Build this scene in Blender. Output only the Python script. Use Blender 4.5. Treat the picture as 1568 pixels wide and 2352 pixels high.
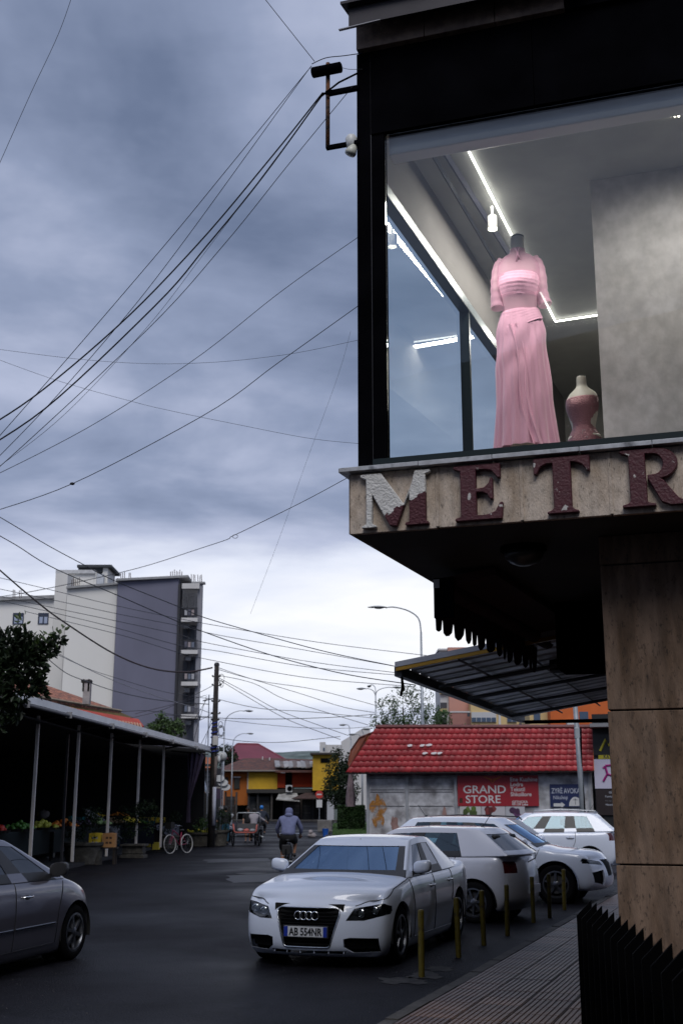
import bpy, bmesh, math, random
from mathutils import Vector, Matrix, noise
from mathutils.bvhtree import BVHTree
R = math.radians
random.seed(7)
for o in list(bpy.data.objects): bpy.data.objects.remove(o)
sc = bpy.context.scene
COL = sc.collection

# ------------------------------------------------------------------ camera
FPX = 2708.0                      # focal length in units of a 1568 px wide frame
PITCH = math.atan(674 / FPX)
CZ = 1.8
cam_d = bpy.data.cameras.new("camera"); cam = bpy.data.objects.new("camera", cam_d); COL.objects.link(cam)
cam.location = (0, 0, CZ); cam.rotation_euler = (math.pi / 2 + PITCH, 0, 0)
cam_d.sensor_fit = 'HORIZONTAL'; cam_d.sensor_width = 24.0; cam_d.lens = 24.0 * FPX / 1568
cam_d.clip_start = 0.1; cam_d.clip_end = 6000
cam_d.dof.use_dof = True; cam_d.dof.focus_distance = 9.5; cam_d.dof.aperture_fstop = 5.0
sc.camera = cam

# ------------------------------------------------------------------ light
SUN_EL, SUN_ROT = R(51), R(178)
world = bpy.data.worlds.new("World"); sc.world = world; world.use_nodes = True
wn, wl = world.node_tree.nodes, world.node_tree.links
wn.clear()
def wnode(t, **k):
    n = wn.new(t)
    for a, b in k.items(): setattr(n, a, b)
    return n
def wmath(op, a, b=None, c=None, clamp=False):
    n = wnode('ShaderNodeMath', operation=op, use_clamp=clamp)
    for i, s in enumerate((a, b, c)):
        if s is None: continue
        if hasattr(s, 'is_output'): wl.new(s, n.inputs[i])
        else: n.inputs[i].default_value = s
    return n.outputs[0]
def wramp(fac, stops, interp='EASE'):
    n = wnode('ShaderNodeValToRGB'); n.color_ramp.interpolation = interp
    el = n.color_ramp.elements
    while len(el) < len(stops): el.new(0.5)
    for e, (p, c) in zip(el, stops):
        e.position = p
        e.color = (c, c, c, 1) if not isinstance(c, tuple) else (*c, 1)
    wl.new(fac, n.inputs[0]); return n.outputs[0]
sky = wnode('ShaderNodeTexSky', sky_type='NISHITA'); sky.sun_disc = False
sky.sun_elevation = SUN_EL; sky.sun_rotation = SUN_ROT
tc = wnode('ShaderNodeTexCoord')
sep = wnode('ShaderNodeSeparateXYZ'); wl.new(tc.outputs['Generated'], sep.inputs[0])
X, Y, Z = sep.outputs
zc = wmath('MAXIMUM', Z, 0.0)
den = wmath('ADD', zc, 0.16)
comb = wnode('ShaderNodeCombineXYZ')
wl.new(wmath('DIVIDE', X, den), comb.inputs[0]); wl.new(wmath('DIVIDE', Y, den), comb.inputs[1])
comb.inputs[2].default_value = 3.7
def wnoise(scale, detail, rough, dist=0.0, off=0.0):
    mp = wnode('ShaderNodeMapping'); mp.inputs['Location'].default_value = (off, off * .7, off * 1.3)
    mp.inputs['Rotation'].default_value = (0, 0, R(-14)); mp.inputs['Scale'].default_value = (.8, 1.0, 1)
    wl.new(comb.outputs[0], mp.inputs[0])
    n = wnode('ShaderNodeTexNoise'); n.inputs['Scale'].default_value = scale
    n.inputs['Detail'].default_value = detail; n.inputs['Roughness'].default_value = rough
    n.inputs['Distortion'].default_value = dist
    wl.new(mp.outputs[0], n.inputs['Vector']); return n.outputs['Fac']
n1 = wnoise(1.35, 6, .52, .35, 2.3)
n2 = wnoise(4.2, 5, .5, .2, 9.1)
nn = wmath('ADD', wmath('MULTIPLY', wmath('SUBTRACT', n1, .5), 1.5), wmath('MULTIPLY', wmath('SUBTRACT', n2, .5), .55))
base = wramp(zc, [(0.0, .52), (.05, .55), (.10, .72), (.15, .88), (.20, .70), (.245, .47), (.31, .42), (.40, .39), (.52, .43), (.65, .50), (1.0, .56)])
# the bright break in the cloud over the end of the street
az = wmath('MULTIPLY', wmath('SUBTRACT', X, .03), 2.3)
fall = wmath('EXPONENT', wmath('MULTIPLY', wmath('MULTIPLY', az, az), -1.0))
yb = wmath('MULTIPLY', fall, wmath('GREATER_THAN', Y, 0.0))
low = wramp(zc, [(0.0, .3), (.08, .8), (.15, 1.0), (.24, 0.15), (.3, 0.0)])
bright = wmath('MULTIPLY', wmath('SUBTRACT', yb, .62), wmath('MULTIPLY', low, .45))
amp = wramp(zc, [(0.0, .25), (.15, .58), (.3, .66), (1.0, .8)])
val = wmath('ADD', wmath('ADD', base, wmath('MULTIPLY', nn, amp)), bright)
ccol = wramp(val, [(0.0, (.075, .10, .18)), (.28, (.14, .18, .285)), (.45, (.26, .31, .45)), (.62, (.46, .505, .665)), (.8, (.74, .78, .90)), (1.0, (.93, .94, .98))], 'LINEAR')
bg1 = wnode('ShaderNodeBackground'); bg1.inputs['Strength'].default_value = 0.05
wl.new(sky.outputs[0], bg1.inputs['Color'])
bg2 = wnode('ShaderNodeBackground'); bg2.inputs['Strength'].default_value = 1.0
wl.new(ccol, bg2.inputs['Color'])
mix = wnode('ShaderNodeMixShader'); mix.inputs[0].default_value = .93
wl.new(bg1.outputs[0], mix.inputs[1]); wl.new(bg2.outputs[0], mix.inputs[2])
wo = wnode('ShaderNodeOutputWorld'); wl.new(mix.outputs[0], wo.inputs[0])

sun_d = bpy.data.lights.new("sun", 'SUN'); sun_d.energy = 1.5; sun_d.angle = R(34); sun_d.color = (1, .975, .95)
sun = bpy.data.objects.new("sun", sun_d); COL.objects.link(sun)
# Nishita: rotation measured clockwise from +Y
sdir = Vector((math.sin(SUN_ROT) * math.cos(SUN_EL), math.cos(SUN_ROT) * math.cos(SUN_EL), math.sin(SUN_EL)))
sun.rotation_euler = sdir.to_track_quat('Z', 'Y').to_euler()
sun.location = (-10, -10, 40)
vs = sc.view_settings
vs.view_transform = 'Standard'; vs.look = 'None'; vs.exposure = 0.18; vs.gamma = 1.0; vs.use_curve_mapping = False
sc.render.engine = 'CYCLES'
sc.cycles.max_bounces = 6; sc.cycles.transparent_max_bounces = 12; sc.cycles.caustics_reflective = False; sc.cycles.caustics_refractive = False

# ------------------------------------------------------------------ measuring helpers
cp_, sp_ = math.cos(PITCH), math.sin(PITCH)
def ray(u, v):
    a = (u - 784) / FPX; b = (1176 - v) / FPX
    return Vector((a, cp_ - b * sp_, sp_ + b * cp_))
def at(u, v, y):                  # where the sight line of a measured point crosses the depth y
    d = ray(u, v); t = y / d.y
    return Vector((d.x * t, y, CZ + d.z * t))
def gnd(u, v, z=0.0):
    d = ray(u, v); t = (z - CZ) / d.z
    return Vector((d.x * t, d.y * t, z))

ST = R(19.3)                                # the street runs this much to the right of the view
sdir2 = Vector((math.sin(ST), math.cos(ST), 0)); cdir2 = Vector((math.cos(ST), -math.sin(ST), 0))
# ------------------------------------------------------------------ materials
def mat(name, col, rough=.6, metal=0.0, var=.14, scale=3.0, bump=0.0, bscale=40.0, coat=0.0, col2=None, thr=None,
        stretch=(1, 1, 1), spec=.5, emit=None, sheen=0, detail=6, soft=.08, alpha=None, rnd=0):
    m = bpy.data.materials.new(name); m.use_nodes = True
    nt = m.node_tree; N, L = nt.nodes, nt.links
    b = N['Principled BSDF']
    b.inputs['Roughness'].default_value = rough; b.inputs['Metallic'].default_value = metal
    b.inputs['Specular IOR Level'].default_value = spec
    if coat: b.inputs['Coat Weight'].default_value = coat; b.inputs['Coat Roughness'].default_value = .04
    if sheen: b.inputs['Sheen Weight'].default_value = sheen
    tcn = N.new('ShaderNodeTexCoord'); mp = N.new('ShaderNodeMapping'); mp.inputs['Scale'].default_value = stretch
    L.new(tcn.outputs['Object'], mp.inputs[0])
    no = N.new('ShaderNodeTexNoise'); no.inputs['Scale'].default_value = scale; no.inputs['Detail'].default_value = detail
    L.new(mp.outputs[0], no.inputs['Vector'])
    rp = N.new('ShaderNodeValToRGB'); el = rp.color_ramp.elements
    c = Vector(col)
    if col2 is None:
        el[0].position = .3; el[0].color = (*(c * (1 - var)), 1); el[1].position = .7; el[1].color = (*[min(1, x * (1 + var)) for x in c], 1)
    else:
        t = thr if thr is not None else .5
        el[0].position = t - soft; el[0].color = (*c, 1); el[1].position = t + soft; el[1].color = (*col2, 1)
    L.new(no.outputs['Fac'], rp.inputs[0]); last = rp.outputs[0]
    if col2 is not None and var:
        n3 = N.new('ShaderNodeTexNoise'); n3.inputs['Scale'].default_value = scale * 2.7; n3.inputs['Detail'].default_value = 4
        L.new(mp.outputs[0], n3.inputs['Vector'])
        mr = N.new('ShaderNodeMapRange'); mr.inputs[3].default_value = 1 - var; mr.inputs[4].default_value = 1 + var
        mr.inputs[1].default_value = .3; mr.inputs[2].default_value = .7
        L.new(n3.outputs['Fac'], mr.inputs[0])
        mx = N.new('ShaderNodeMix'); mx.data_type = 'RGBA'; mx.blend_type = 'MULTIPLY'; mx.inputs[0].default_value = 1
        L.new(last, mx.inputs[6]); L.new(mr.outputs[0], mx.inputs[7]); last = mx.outputs[2]
    L.new(last, b.inputs['Base Color'])
    if bump:
        n2 = N.new('ShaderNodeTexNoise'); n2.inputs['Scale'].default_value = bscale; n2.inputs['Detail'].default_value = 5
        L.new(mp.outputs[0], n2.inputs['Vector'])
        bp = N.new('ShaderNodeBump'); bp.inputs['Strength'].default_value = bump; bp.inputs['Distance'].default_value = .02
        L.new(n2.outputs['Fac'], bp.inputs['Height']); L.new(bp.outputs[0], b.inputs['Normal'])
    if rnd:      # every copy a little different
        oi=N.new('ShaderNodeObjectInfo'); mr_=N.new('ShaderNodeMapRange'); mr_.inputs[3].default_value=1-rnd; mr_.inputs[4].default_value=1+rnd; L.new(oi.outputs['Random'],mr_.inputs[0])
        mz=N.new('ShaderNodeMix'); mz.data_type='RGBA'; mz.blend_type='MULTIPLY'; mz.inputs[0].default_value=1
        L.new(b.inputs['Base Color'].links[0].from_socket,mz.inputs[6]); L.new(mr_.outputs[0],mz.inputs[7]); L.new(mz.outputs[2],b.inputs['Base Color'])
    if emit: b.inputs['Emission Color'].default_value = (*emit[:3], 1); b.inputs['Emission Strength'].default_value = emit[3]
    if alpha is not None: b.inputs['Alpha'].default_value = alpha
    m.diffuse_color = (*col, 1)
    return m
def glass(name, tint, refl=1.5, rough=.02, boost=0.0, gcol=(1, 1, 1)):
    m = bpy.data.materials.new(name); m.use_nodes = True
    N, L = m.node_tree.nodes, m.node_tree.links; N.clear()
    o = N.new('ShaderNodeOutputMaterial'); tr = N.new('ShaderNodeBsdfTransparent'); tr.inputs[0].default_value = (*tint, 1)
    g = N.new('ShaderNodeBsdfGlossy'); g.inputs['Roughness'].default_value = rough; g.inputs[0].default_value = (*gcol, 1)
    f = N.new('ShaderNodeFresnel'); f.inputs[0].default_value = refl
    ad = N.new('ShaderNodeMath'); ad.operation = 'ADD'; ad.use_clamp = True; ad.inputs[1].default_value = boost
    L.new(f.outputs[0], ad.inputs[0])
    mx = N.new('ShaderNodeMixShader'); L.new(ad.outputs[0], mx.inputs[0]); L.new(tr.outputs[0], mx.inputs[1]); L.new(g.outputs[0], mx.inputs[2])
    L.new(mx.outputs[0], o.inputs[0]); return m
MT = {}
def mm(name, *a, **k):
    if name not in MT: MT[name] = mat(name, *a, **k)
    return MT[name]

# ------------------------------------------------------------------ mesh helpers
def link(name, me, parent=None, loc=None):
    o = bpy.data.objects.new(name, me); COL.objects.link(o)
    if parent is not None: o.parent = parent
    if loc is not None: o.location = loc
    return o
def wmat(o):
    m = Matrix.LocRotScale(o.location, o.rotation_euler, o.scale)
    return (wmat(o.parent) @ m) if o.parent else m
class MB:
    def __init__(s): s.v = []; s.f = []; s.mi = []; s.cur = 0; s.M = None
    def add(s, vs, fs):
        n = len(s.v)
        for p in vs:
            p = Vector(p); s.v.append(s.M @ p if s.M else p)
        for f in fs: s.f.append([n + i for i in f]); s.mi.append(s.cur)
        return s
    def box(s, x0, x1, y0, y1, z0, z1):
        return s.add([(x0,y0,z0),(x1,y0,z0),(x1,y1,z0),(x0,y1,z0),(x0,y0,z1),(x1,y0,z1),(x1,y1,z1),(x0,y1,z1)],
                     [(0,3,2,1),(4,5,6,7),(0,1,5,4),(1,2,6,5),(2,3,7,6),(3,0,4,7)])
    def cbox(s, c, sz, rz=0, rx=0, ry=0):
        m = Matrix.Translation(c) @ Matrix.Rotation(rz,4,'Z') @ Matrix.Rotation(ry,4,'Y') @ Matrix.Rotation(rx,4,'X')
        a,b,c2 = [x/2 for x in sz]
        P=[(-a,-b,-c2),(a,-b,-c2),(a,b,-c2),(-a,b,-c2),(-a,-b,c2),(a,-b,c2),(a,b,c2),(-a,b,c2)]
        return s.add([m @ Vector(p) for p in P],[(0,3,2,1),(4,5,6,7),(0,1,5,4),(1,2,6,5),(2,3,7,6),(3,0,4,7)])
    def hexa(s, P):   # eight corners, bottom four then top four
        return s.add(P,[(0,3,2,1),(4,5,6,7),(0,1,5,4),(1,2,6,5),(2,3,7,6),(3,0,4,7)])
    def slab(s, poly, d):  # polygon extruded by vector d
        n=len(poly); d=Vector(d)
        vs=[Vector(p) for p in poly]+[Vector(p)+d for p in poly]
        return s.add(vs,[list(range(n))[::-1],list(range(n,2*n))]+[(i,(i+1)%n,n+(i+1)%n,n+i) for i in range(n)])
    def tube(s, pts, r, n=6, cap=True, r2=None):
        pts=[Vector(p) for p in pts]; K=len(pts); rings=[]
        up=None
        for i,p in enumerate(pts):
            t=(pts[min(i+1,K-1)]-pts[max(i-1,0)]).normalized()
            if up is None: up=Vector((0,0,1)) if abs(t.z)<.9 else Vector((1,0,0))
            a=t.cross(up).normalized(); b=a.cross(t).normalized(); up=b
            rr=r[i] if isinstance(r,(list,tuple)) else (r if r2 is None else r+(r2-r)*i/(K-1))
            rings.append([p+(a*math.cos(2*math.pi*k/n)+b*math.sin(2*math.pi*k/n))*rr for k in range(n)])
        vs=[q for g in rings for q in g]; fs=[]
        for i in range(K-1):
            for k in range(n):
                fs.append((i*n+k,i*n+(k+1)%n,(i+1)*n+(k+1)%n,(i+1)*n+k))
        if cap: fs+= [list(range(n))[::-1], [(K-1)*n+k for k in range(n)]]
        return s.add(vs,fs)
    def lathe(s, prof, n=16, c=(0,0,0), sx=1, sy=1):
        vs=[];fs=[];K=len(prof);c=Vector(c)
        for (r,z) in prof:
            for k in range(n):
                a=2*math.pi*k/n; vs.append(c+Vector((r*sx*math.cos(a),r*sy*math.sin(a),z)))
        for i in range(K-1):
            for k in range(n): fs.append((i*n+k,i*n+(k+1)%n,(i+1)*n+(k+1)%n,(i+1)*n+k))
        fs+= [list(range(n))[::-1],[(K-1)*n+k for k in range(n)]]
        return s.add(vs,fs)
    def ball(s, c, r, n=8, m=6, sq=(1,1,1), jit=0):
        prof=[]
        c=Vector(c); vs=[];fs=[]
        for i in range(m+1):
            th=math.pi*i/m
            for k in range(n):
                a=2*math.pi*k/n; q=r*(1+jit*random.uniform(-1,1))
                vs.append(c+Vector((math.sin(th)*math.cos(a)*sq[0],math.sin(th)*math.sin(a)*sq[1],-math.cos(th)*sq[2]))*q)
        for i in range(m):
            for k in range(n): fs.append((i*n+k,i*n+(k+1)%n,(i+1)*n+(k+1)%n,(i+1)*n+k))
        return s.add(vs,fs)
    def grid(s, f, nu, nv):
        vs=[f(i/nu,j/nv) for i in range(nu+1) for j in range(nv+1)]
        fs=[(i*(nv+1)+j,(i+1)*(nv+1)+j,(i+1)*(nv+1)+j+1,i*(nv+1)+j+1) for i in range(nu) for j in range(nv)]
        return s.add(vs,fs)
    def mesh(s, name, mats=None, smooth=False, inv=None):
        me=bpy.data.meshes.new(name)
        vs=[inv @ p for p in s.v] if inv else s.v
        me.from_pydata([tuple(p) for p in vs],[],s.f)
        if mats:
            for m in (mats if isinstance(mats,(list,tuple)) else [mats]): me.materials.append(m)
            if isinstance(mats,(list,tuple)) and len(mats)>1: me.polygons.foreach_set('material_index',s.mi)
        if smooth: me.shade_smooth() if smooth is True else me.set_sharp_from_angle(angle=R(smooth))
        if smooth and smooth is not True: 
            me.shade_smooth(); me.set_sharp_from_angle(angle=R(smooth))
        me.update(); return me
    def build(s, name, mats=None, parent=None, smooth=False, world=False, bevel=0):
        inv = wmat(parent).inverted() if (world and parent) else None
        o=link(name, s.mesh(name,mats,smooth,inv), parent)
        if bevel:
            b=o.modifiers.new('b','BEVEL'); b.width=bevel; b.segments=2; b.limit_method='ANGLE'
        return o
def tag(o, label=None, cat=None, group=None, kind=None):
    if label: o['label']=label
    if cat: o['category']=cat
    if group: o['group']=group
    if kind: o['kind']=kind
    return o
def empty(name, loc, rz=0, label=None, cat=None, group=None):
    o=bpy.data.objects.new(name,None); COL.objects.link(o); o.location=loc; o.rotation_euler=(0,0,rz); o.empty_display_size=.2
    return tag(o,label,cat,group)
def struct(name, mb, m, smooth=False):
    return tag(mb.build(name,m,None,smooth),kind='structure')
def kids(o): return [c for c in ALLK.get(o,[])]
def copy_tree(o, parent=None, label=None, loc=None, rz=None, group=None):
    c=o.copy(); COL.objects.link(c); c.parent=parent
    if label: c['label']=label
    if group: c['group']=group
    if loc is not None: c.location=loc
    if rz is not None: c.rotation_euler=(0,0,rz)
    for ch in [x for x in COL.objects if x.parent==o]: copy_tree(ch,c)
    return c
def text_mesh(txt, size, name='lettering', width=1.0, align='LEFT', extrude=.003, bold=0, spacing=1.0):
    cu=bpy.data.curves.new(name,'FONT'); cu.body=txt; cu.size=size; cu.extrude=extrude; cu.offset=bold; cu.align_x=align
    cu.space_character=spacing; cu.resolution_u=3
    ob=bpy.data.objects.new(name,cu); COL.objects.link(ob)
    me=bpy.data.meshes.new_from_object(ob)
    bpy.data.objects.remove(ob)
    me.transform(Matrix.Diagonal((width,1,1,1)))
    return me
def text(txt,size,m,parent,loc,rot=(math.pi/2,0,0),**k):
    me=text_mesh(txt,size,**k); me.materials.clear(); me.materials.append(m)
    o=link('lettering',me,parent,loc); o.rotation_euler=rot; return o
def subsurf_mesh(me, lv):
    ob=bpy.data.objects.new('tmp',me); COL.objects.link(ob)
    md=ob.modifiers.new('s','SUBSURF'); md.levels=lv; md.render_levels=lv
    dg=bpy.context.evaluated_depsgraph_get(); dg.update()
    r=bpy.data.meshes.new_from_object(ob.evaluated_get(dg))
    bpy.data.objects.remove(ob); return r
def smooth_pts(P, per=8):
    out=[]
    P=[Vector(p) for p in P]
    for i in range(len(P)-1):
        a=P[max(i-1,0)];b=P[i];c=P[i+1];d=P[min(i+2,len(P)-1)]
        for k in range(per):
            t=k/per
            out.append(.5*((2*b)+(c-a)*t+(2*a-5*b+4*c-d)*t*t+(3*b-a-3*c+d)*t**3))
    out.append(P[-1]); return out
# ------------------------------------------------------------------ common materials
BLACK = mm('black_coated_metal',(.003,.003,.004),.6,.0,var=.3,spec=.0)
RUB = mm('black_rubber',(.006,.006,.007),.9,spec=.05)
DARKP = mm('dark_plastic',(.012,.012,.014),.45)
CHROME = mm('chrome',(.75,.76,.78),.12,1.0,var=.02)
STEEL = mm('galvanised_steel',(.34,.36,.38),.45,.7,var=.15,scale=6)
ALLOY = mm('wheel_alloy',(.13,.135,.15),.35,.9,var=.05)
CARGLASS = glass('car_glass',(.38,.56,.60),1.5,.015,.05,(.7,.88,1.0))
WSGLASS = glass('windscreen_glass',(.20,.28,.34),1.55,.012,.20,(.45,.68,1.0))
DARKGLASS = glass('tinted_car_glass',(.12,.14,.15),1.55,.02,.06)
LAMPG = glass('lamp_glass',(.65,.68,.7),1.5,.03,.03)
# ------------------------------------------------------------------ car builder
def lattice(NX,NY,NZ,f,idf):
    idx={};vs=[];fs=[];ids=[]
    def V(i,j,k):
        if (i,j,k) not in idx: idx[(i,j,k)]=len(vs); vs.append(f(i,j,k))
        return idx[(i,j,k)]
    def F(q,face,a,b):
        fs.append([V(*p) for p in q]); ids.append(idf(face,a,b))
    for j in range(NY):
        for k in range(NZ):
            F([(0,j,k),(0,j+1,k),(0,j+1,k+1),(0,j,k+1)],'front',j,k)
            F([(NX,j+1,k),(NX,j,k),(NX,j,k+1),(NX,j+1,k+1)],'rear',j,k)
    for i in range(NX):
        for k in range(NZ):
            F([(i,0,k),(i,0,k+1),(i+1,0,k+1),(i+1,0,k)],'right',i,k)
            F([(i,NY,k+1),(i,NY,k),(i+1,NY,k),(i+1,NY,k+1)],'left',i,k)
    for i in range(NX):
        for j in range(NY):
            F([(i,j,NZ),(i,j+1,NZ),(i+1,j+1,NZ),(i+1,j,NZ)],'top',i,j)
            F([(i,j+1,0),(i,j,0),(i+1,j,0),(i+1,j+1,0)],'bottom',i,j)
    me=bpy.data.meshes.new('cage'); me.from_pydata(vs,[],fs)
    for m in range(max(ids)+1): me.materials.append(BLACK)
    me.polygons.foreach_set('material_index',ids)
    return me
def split_by_id(me):
    out={}
    for p in me.polygons: out.setdefault(p.material_index,[]).append(p.index)
    return out
def faces_to_mesh(me, idxs, name, m, off=0.0, smooth=True):
    mp={};vs=[];fs=[]
    for pi in idxs:
        f=[]
        for v in me.polygons[pi].vertices:
            if v not in mp:
                mp[v]=len(vs); vs.append(me.vertices[v].co+me.vertices[v].normal*off)
            f.append(mp[v])
        fs.append(f)
    n=bpy.data.meshes.new(name); n.from_pydata([tuple(v) for v in vs],[],fs); n.materials.append(m)
    if smooth: n.shade_smooth()
    return n
def cut_region(bm, poly, axes, cond):
    """cut the outline of a convex polygon into the surface; returns the faces inside"""
    a0,a1=axes
    lo=[min(p[i] for p in poly)-.05 for i in (0,1)]; hi=[max(p[i] for p in poly)+.05 for i in (0,1)]
    def near(f):
        us=[v.co[a0] for v in f.verts]; ws=[v.co[a1] for v in f.verts]
        return max(us)>lo[0] and min(us)<hi[0] and max(ws)>lo[1] and min(ws)<hi[1] and cond(f)
    faces=[f for f in bm.faces if near(f)]
    area=sum(poly[i][0]*poly[(i+1)%len(poly)][1]-poly[(i+1)%len(poly)][0]*poly[i][1] for i in range(len(poly)))
    sg=1 if area>0 else -1
    for i in range(len(poly)):
        a=poly[i]; b=poly[(i+1)%len(poly)]
        no=[0,0,0]; no[a0]=(b[1]-a[1])*sg; no[a1]=-(b[0]-a[0])*sg
        co=[0,0,0]; co[a0]=a[0]; co[a1]=a[1]
        ed={e for f in faces for e in f.edges}; ve={v for f in faces for v in f.verts}
        r=bmesh.ops.bisect_plane(bm,geom=list(faces)+list(ed)+list(ve),dist=1e-5,plane_co=co,plane_no=no)
        faces=[g for g in r['geom'] if isinstance(g,bmesh.types.BMFace)]
        n=Vector(no).normalized(); c=Vector(co)
        faces=[f for f in faces if (f.calc_center_median()-c).dot(n)<1e-5]
    return faces
def extract(bm, faces, name, m, off):
    """take faces out of bm as a mesh of their own, moved in along the normals"""
    mp={};vs=[];fs=[]
    for f in faces:
        g=[]
        for v in f.verts:
            if v not in mp: mp[v]=len(vs); vs.append(tuple(v.co-v.normal*off))
            g.append(mp[v])
        fs.append(g)
    n=bpy.data.meshes.new(name); n.from_pydata(vs,[],fs); n.materials.append(m); n.shade_smooth()
    bmesh.ops.delete(bm,geom=faces,context='FACES')
    return n
def lerp(a,b,t): return a+(b-a)*t
def interp(x,tab):
    if x>=tab[0][0]: return tab[0][1]
    for (xa,a),(xb,b) in zip(tab,tab[1:]):
        if xb<=x<=xa: return lerp(a,b,(xa-x)/(xa-xb))
    return tab[-1][1]
_wheels={}
def wheel_meshes(r,wd,spokes,style='alloy'):
    key=(round(r,3),wd,spokes)
    if key in _wheels: return _wheels[key]
    rr=r*.66
    t=MB(); prof=[(rr,-wd/2+.01),(rr+.03,-wd/2),(r-.03,-wd/2+.005),(r-.005,-wd/2+.03),(r,0),(r-.005,wd/2-.03),(r-.03,wd/2-.005),(rr+.03,wd/2),(rr,wd/2-.01)]
    n=40; vs=[];fs=[]
    for (a,y) in prof:
        for k in range(n):
            th=2*math.pi*k/n; vs.append((a*math.cos(th),y,a*math.sin(th)))
    for i in range(len(prof)-1):
        for k in range(n): fs.append((i*n+k,(i+1)*n+k,(i+1)*n+(k+1)%n,i*n+(k+1)%n))
    t.add(vs,fs)
    q=MB()   # rim: outer lip, barrel, hub and spokes; outer side is +y
    vs=[];fs=[]
    prof=[(rr+.012,wd/2-.006),(rr-.012,wd/2-.004),(rr-.022,wd/2-.03),(rr-.03,-wd/2+.02)]
    for (a,y) in prof:
        for k in range(n):
            th=2*math.pi*k/n; vs.append((a*math.cos(th),y,a*math.sin(th)))
    for i in range(len(prof)-1):
        for k in range(n): fs.append((i*n+k,(i+1)*n+k,(i+1)*n+(k+1)%n,i*n+(k+1)%n))
    q.add(vs,fs)
    for sidx in range(spokes):
        th=2*math.pi*sidx/spokes+.3
        M=Matrix.Rotation(-th,4,'Y'); q.M=M
        w0,w1=.05,.035 if spokes>6 else .055
        q.hexa([(.03,wd/2-.05,-w0/2),(rr-.01,wd/2-.045,-w1/2),(rr-.01,wd/2-.045,w1/2),(.03,wd/2-.05,w0/2),
                (.03,wd/2-.012,-w0/2*.7),(rr-.01,wd/2-.018,-w1/2*.7),(rr-.01,wd/2-.018,w1/2*.7),(.03,wd/2-.012,w0/2*.7)])
    q.M=Matrix.Rotation(-math.pi/2,4,'X'); q.lathe([(.065,wd/2-.05),(.065,wd/2-.02),(.045,wd/2-.008),(0.001,wd/2-.006)],16); q.M=None
    d=MB(); d.M=Matrix.Rotation(-math.pi/2,4,'X'); d.lathe([(rr*.72,wd/2-.085),(rr*.72,wd/2-.07),(.01,wd/2-.07)],24)
    res=(t.mesh('tyre',RUB,40),q.mesh('rim',ALLOY,40),d.mesh('brake_disc',mm('brake_disc_steel',(.12,.115,.11),.5,.8),30))
    _wheels[key]=res; return res
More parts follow.
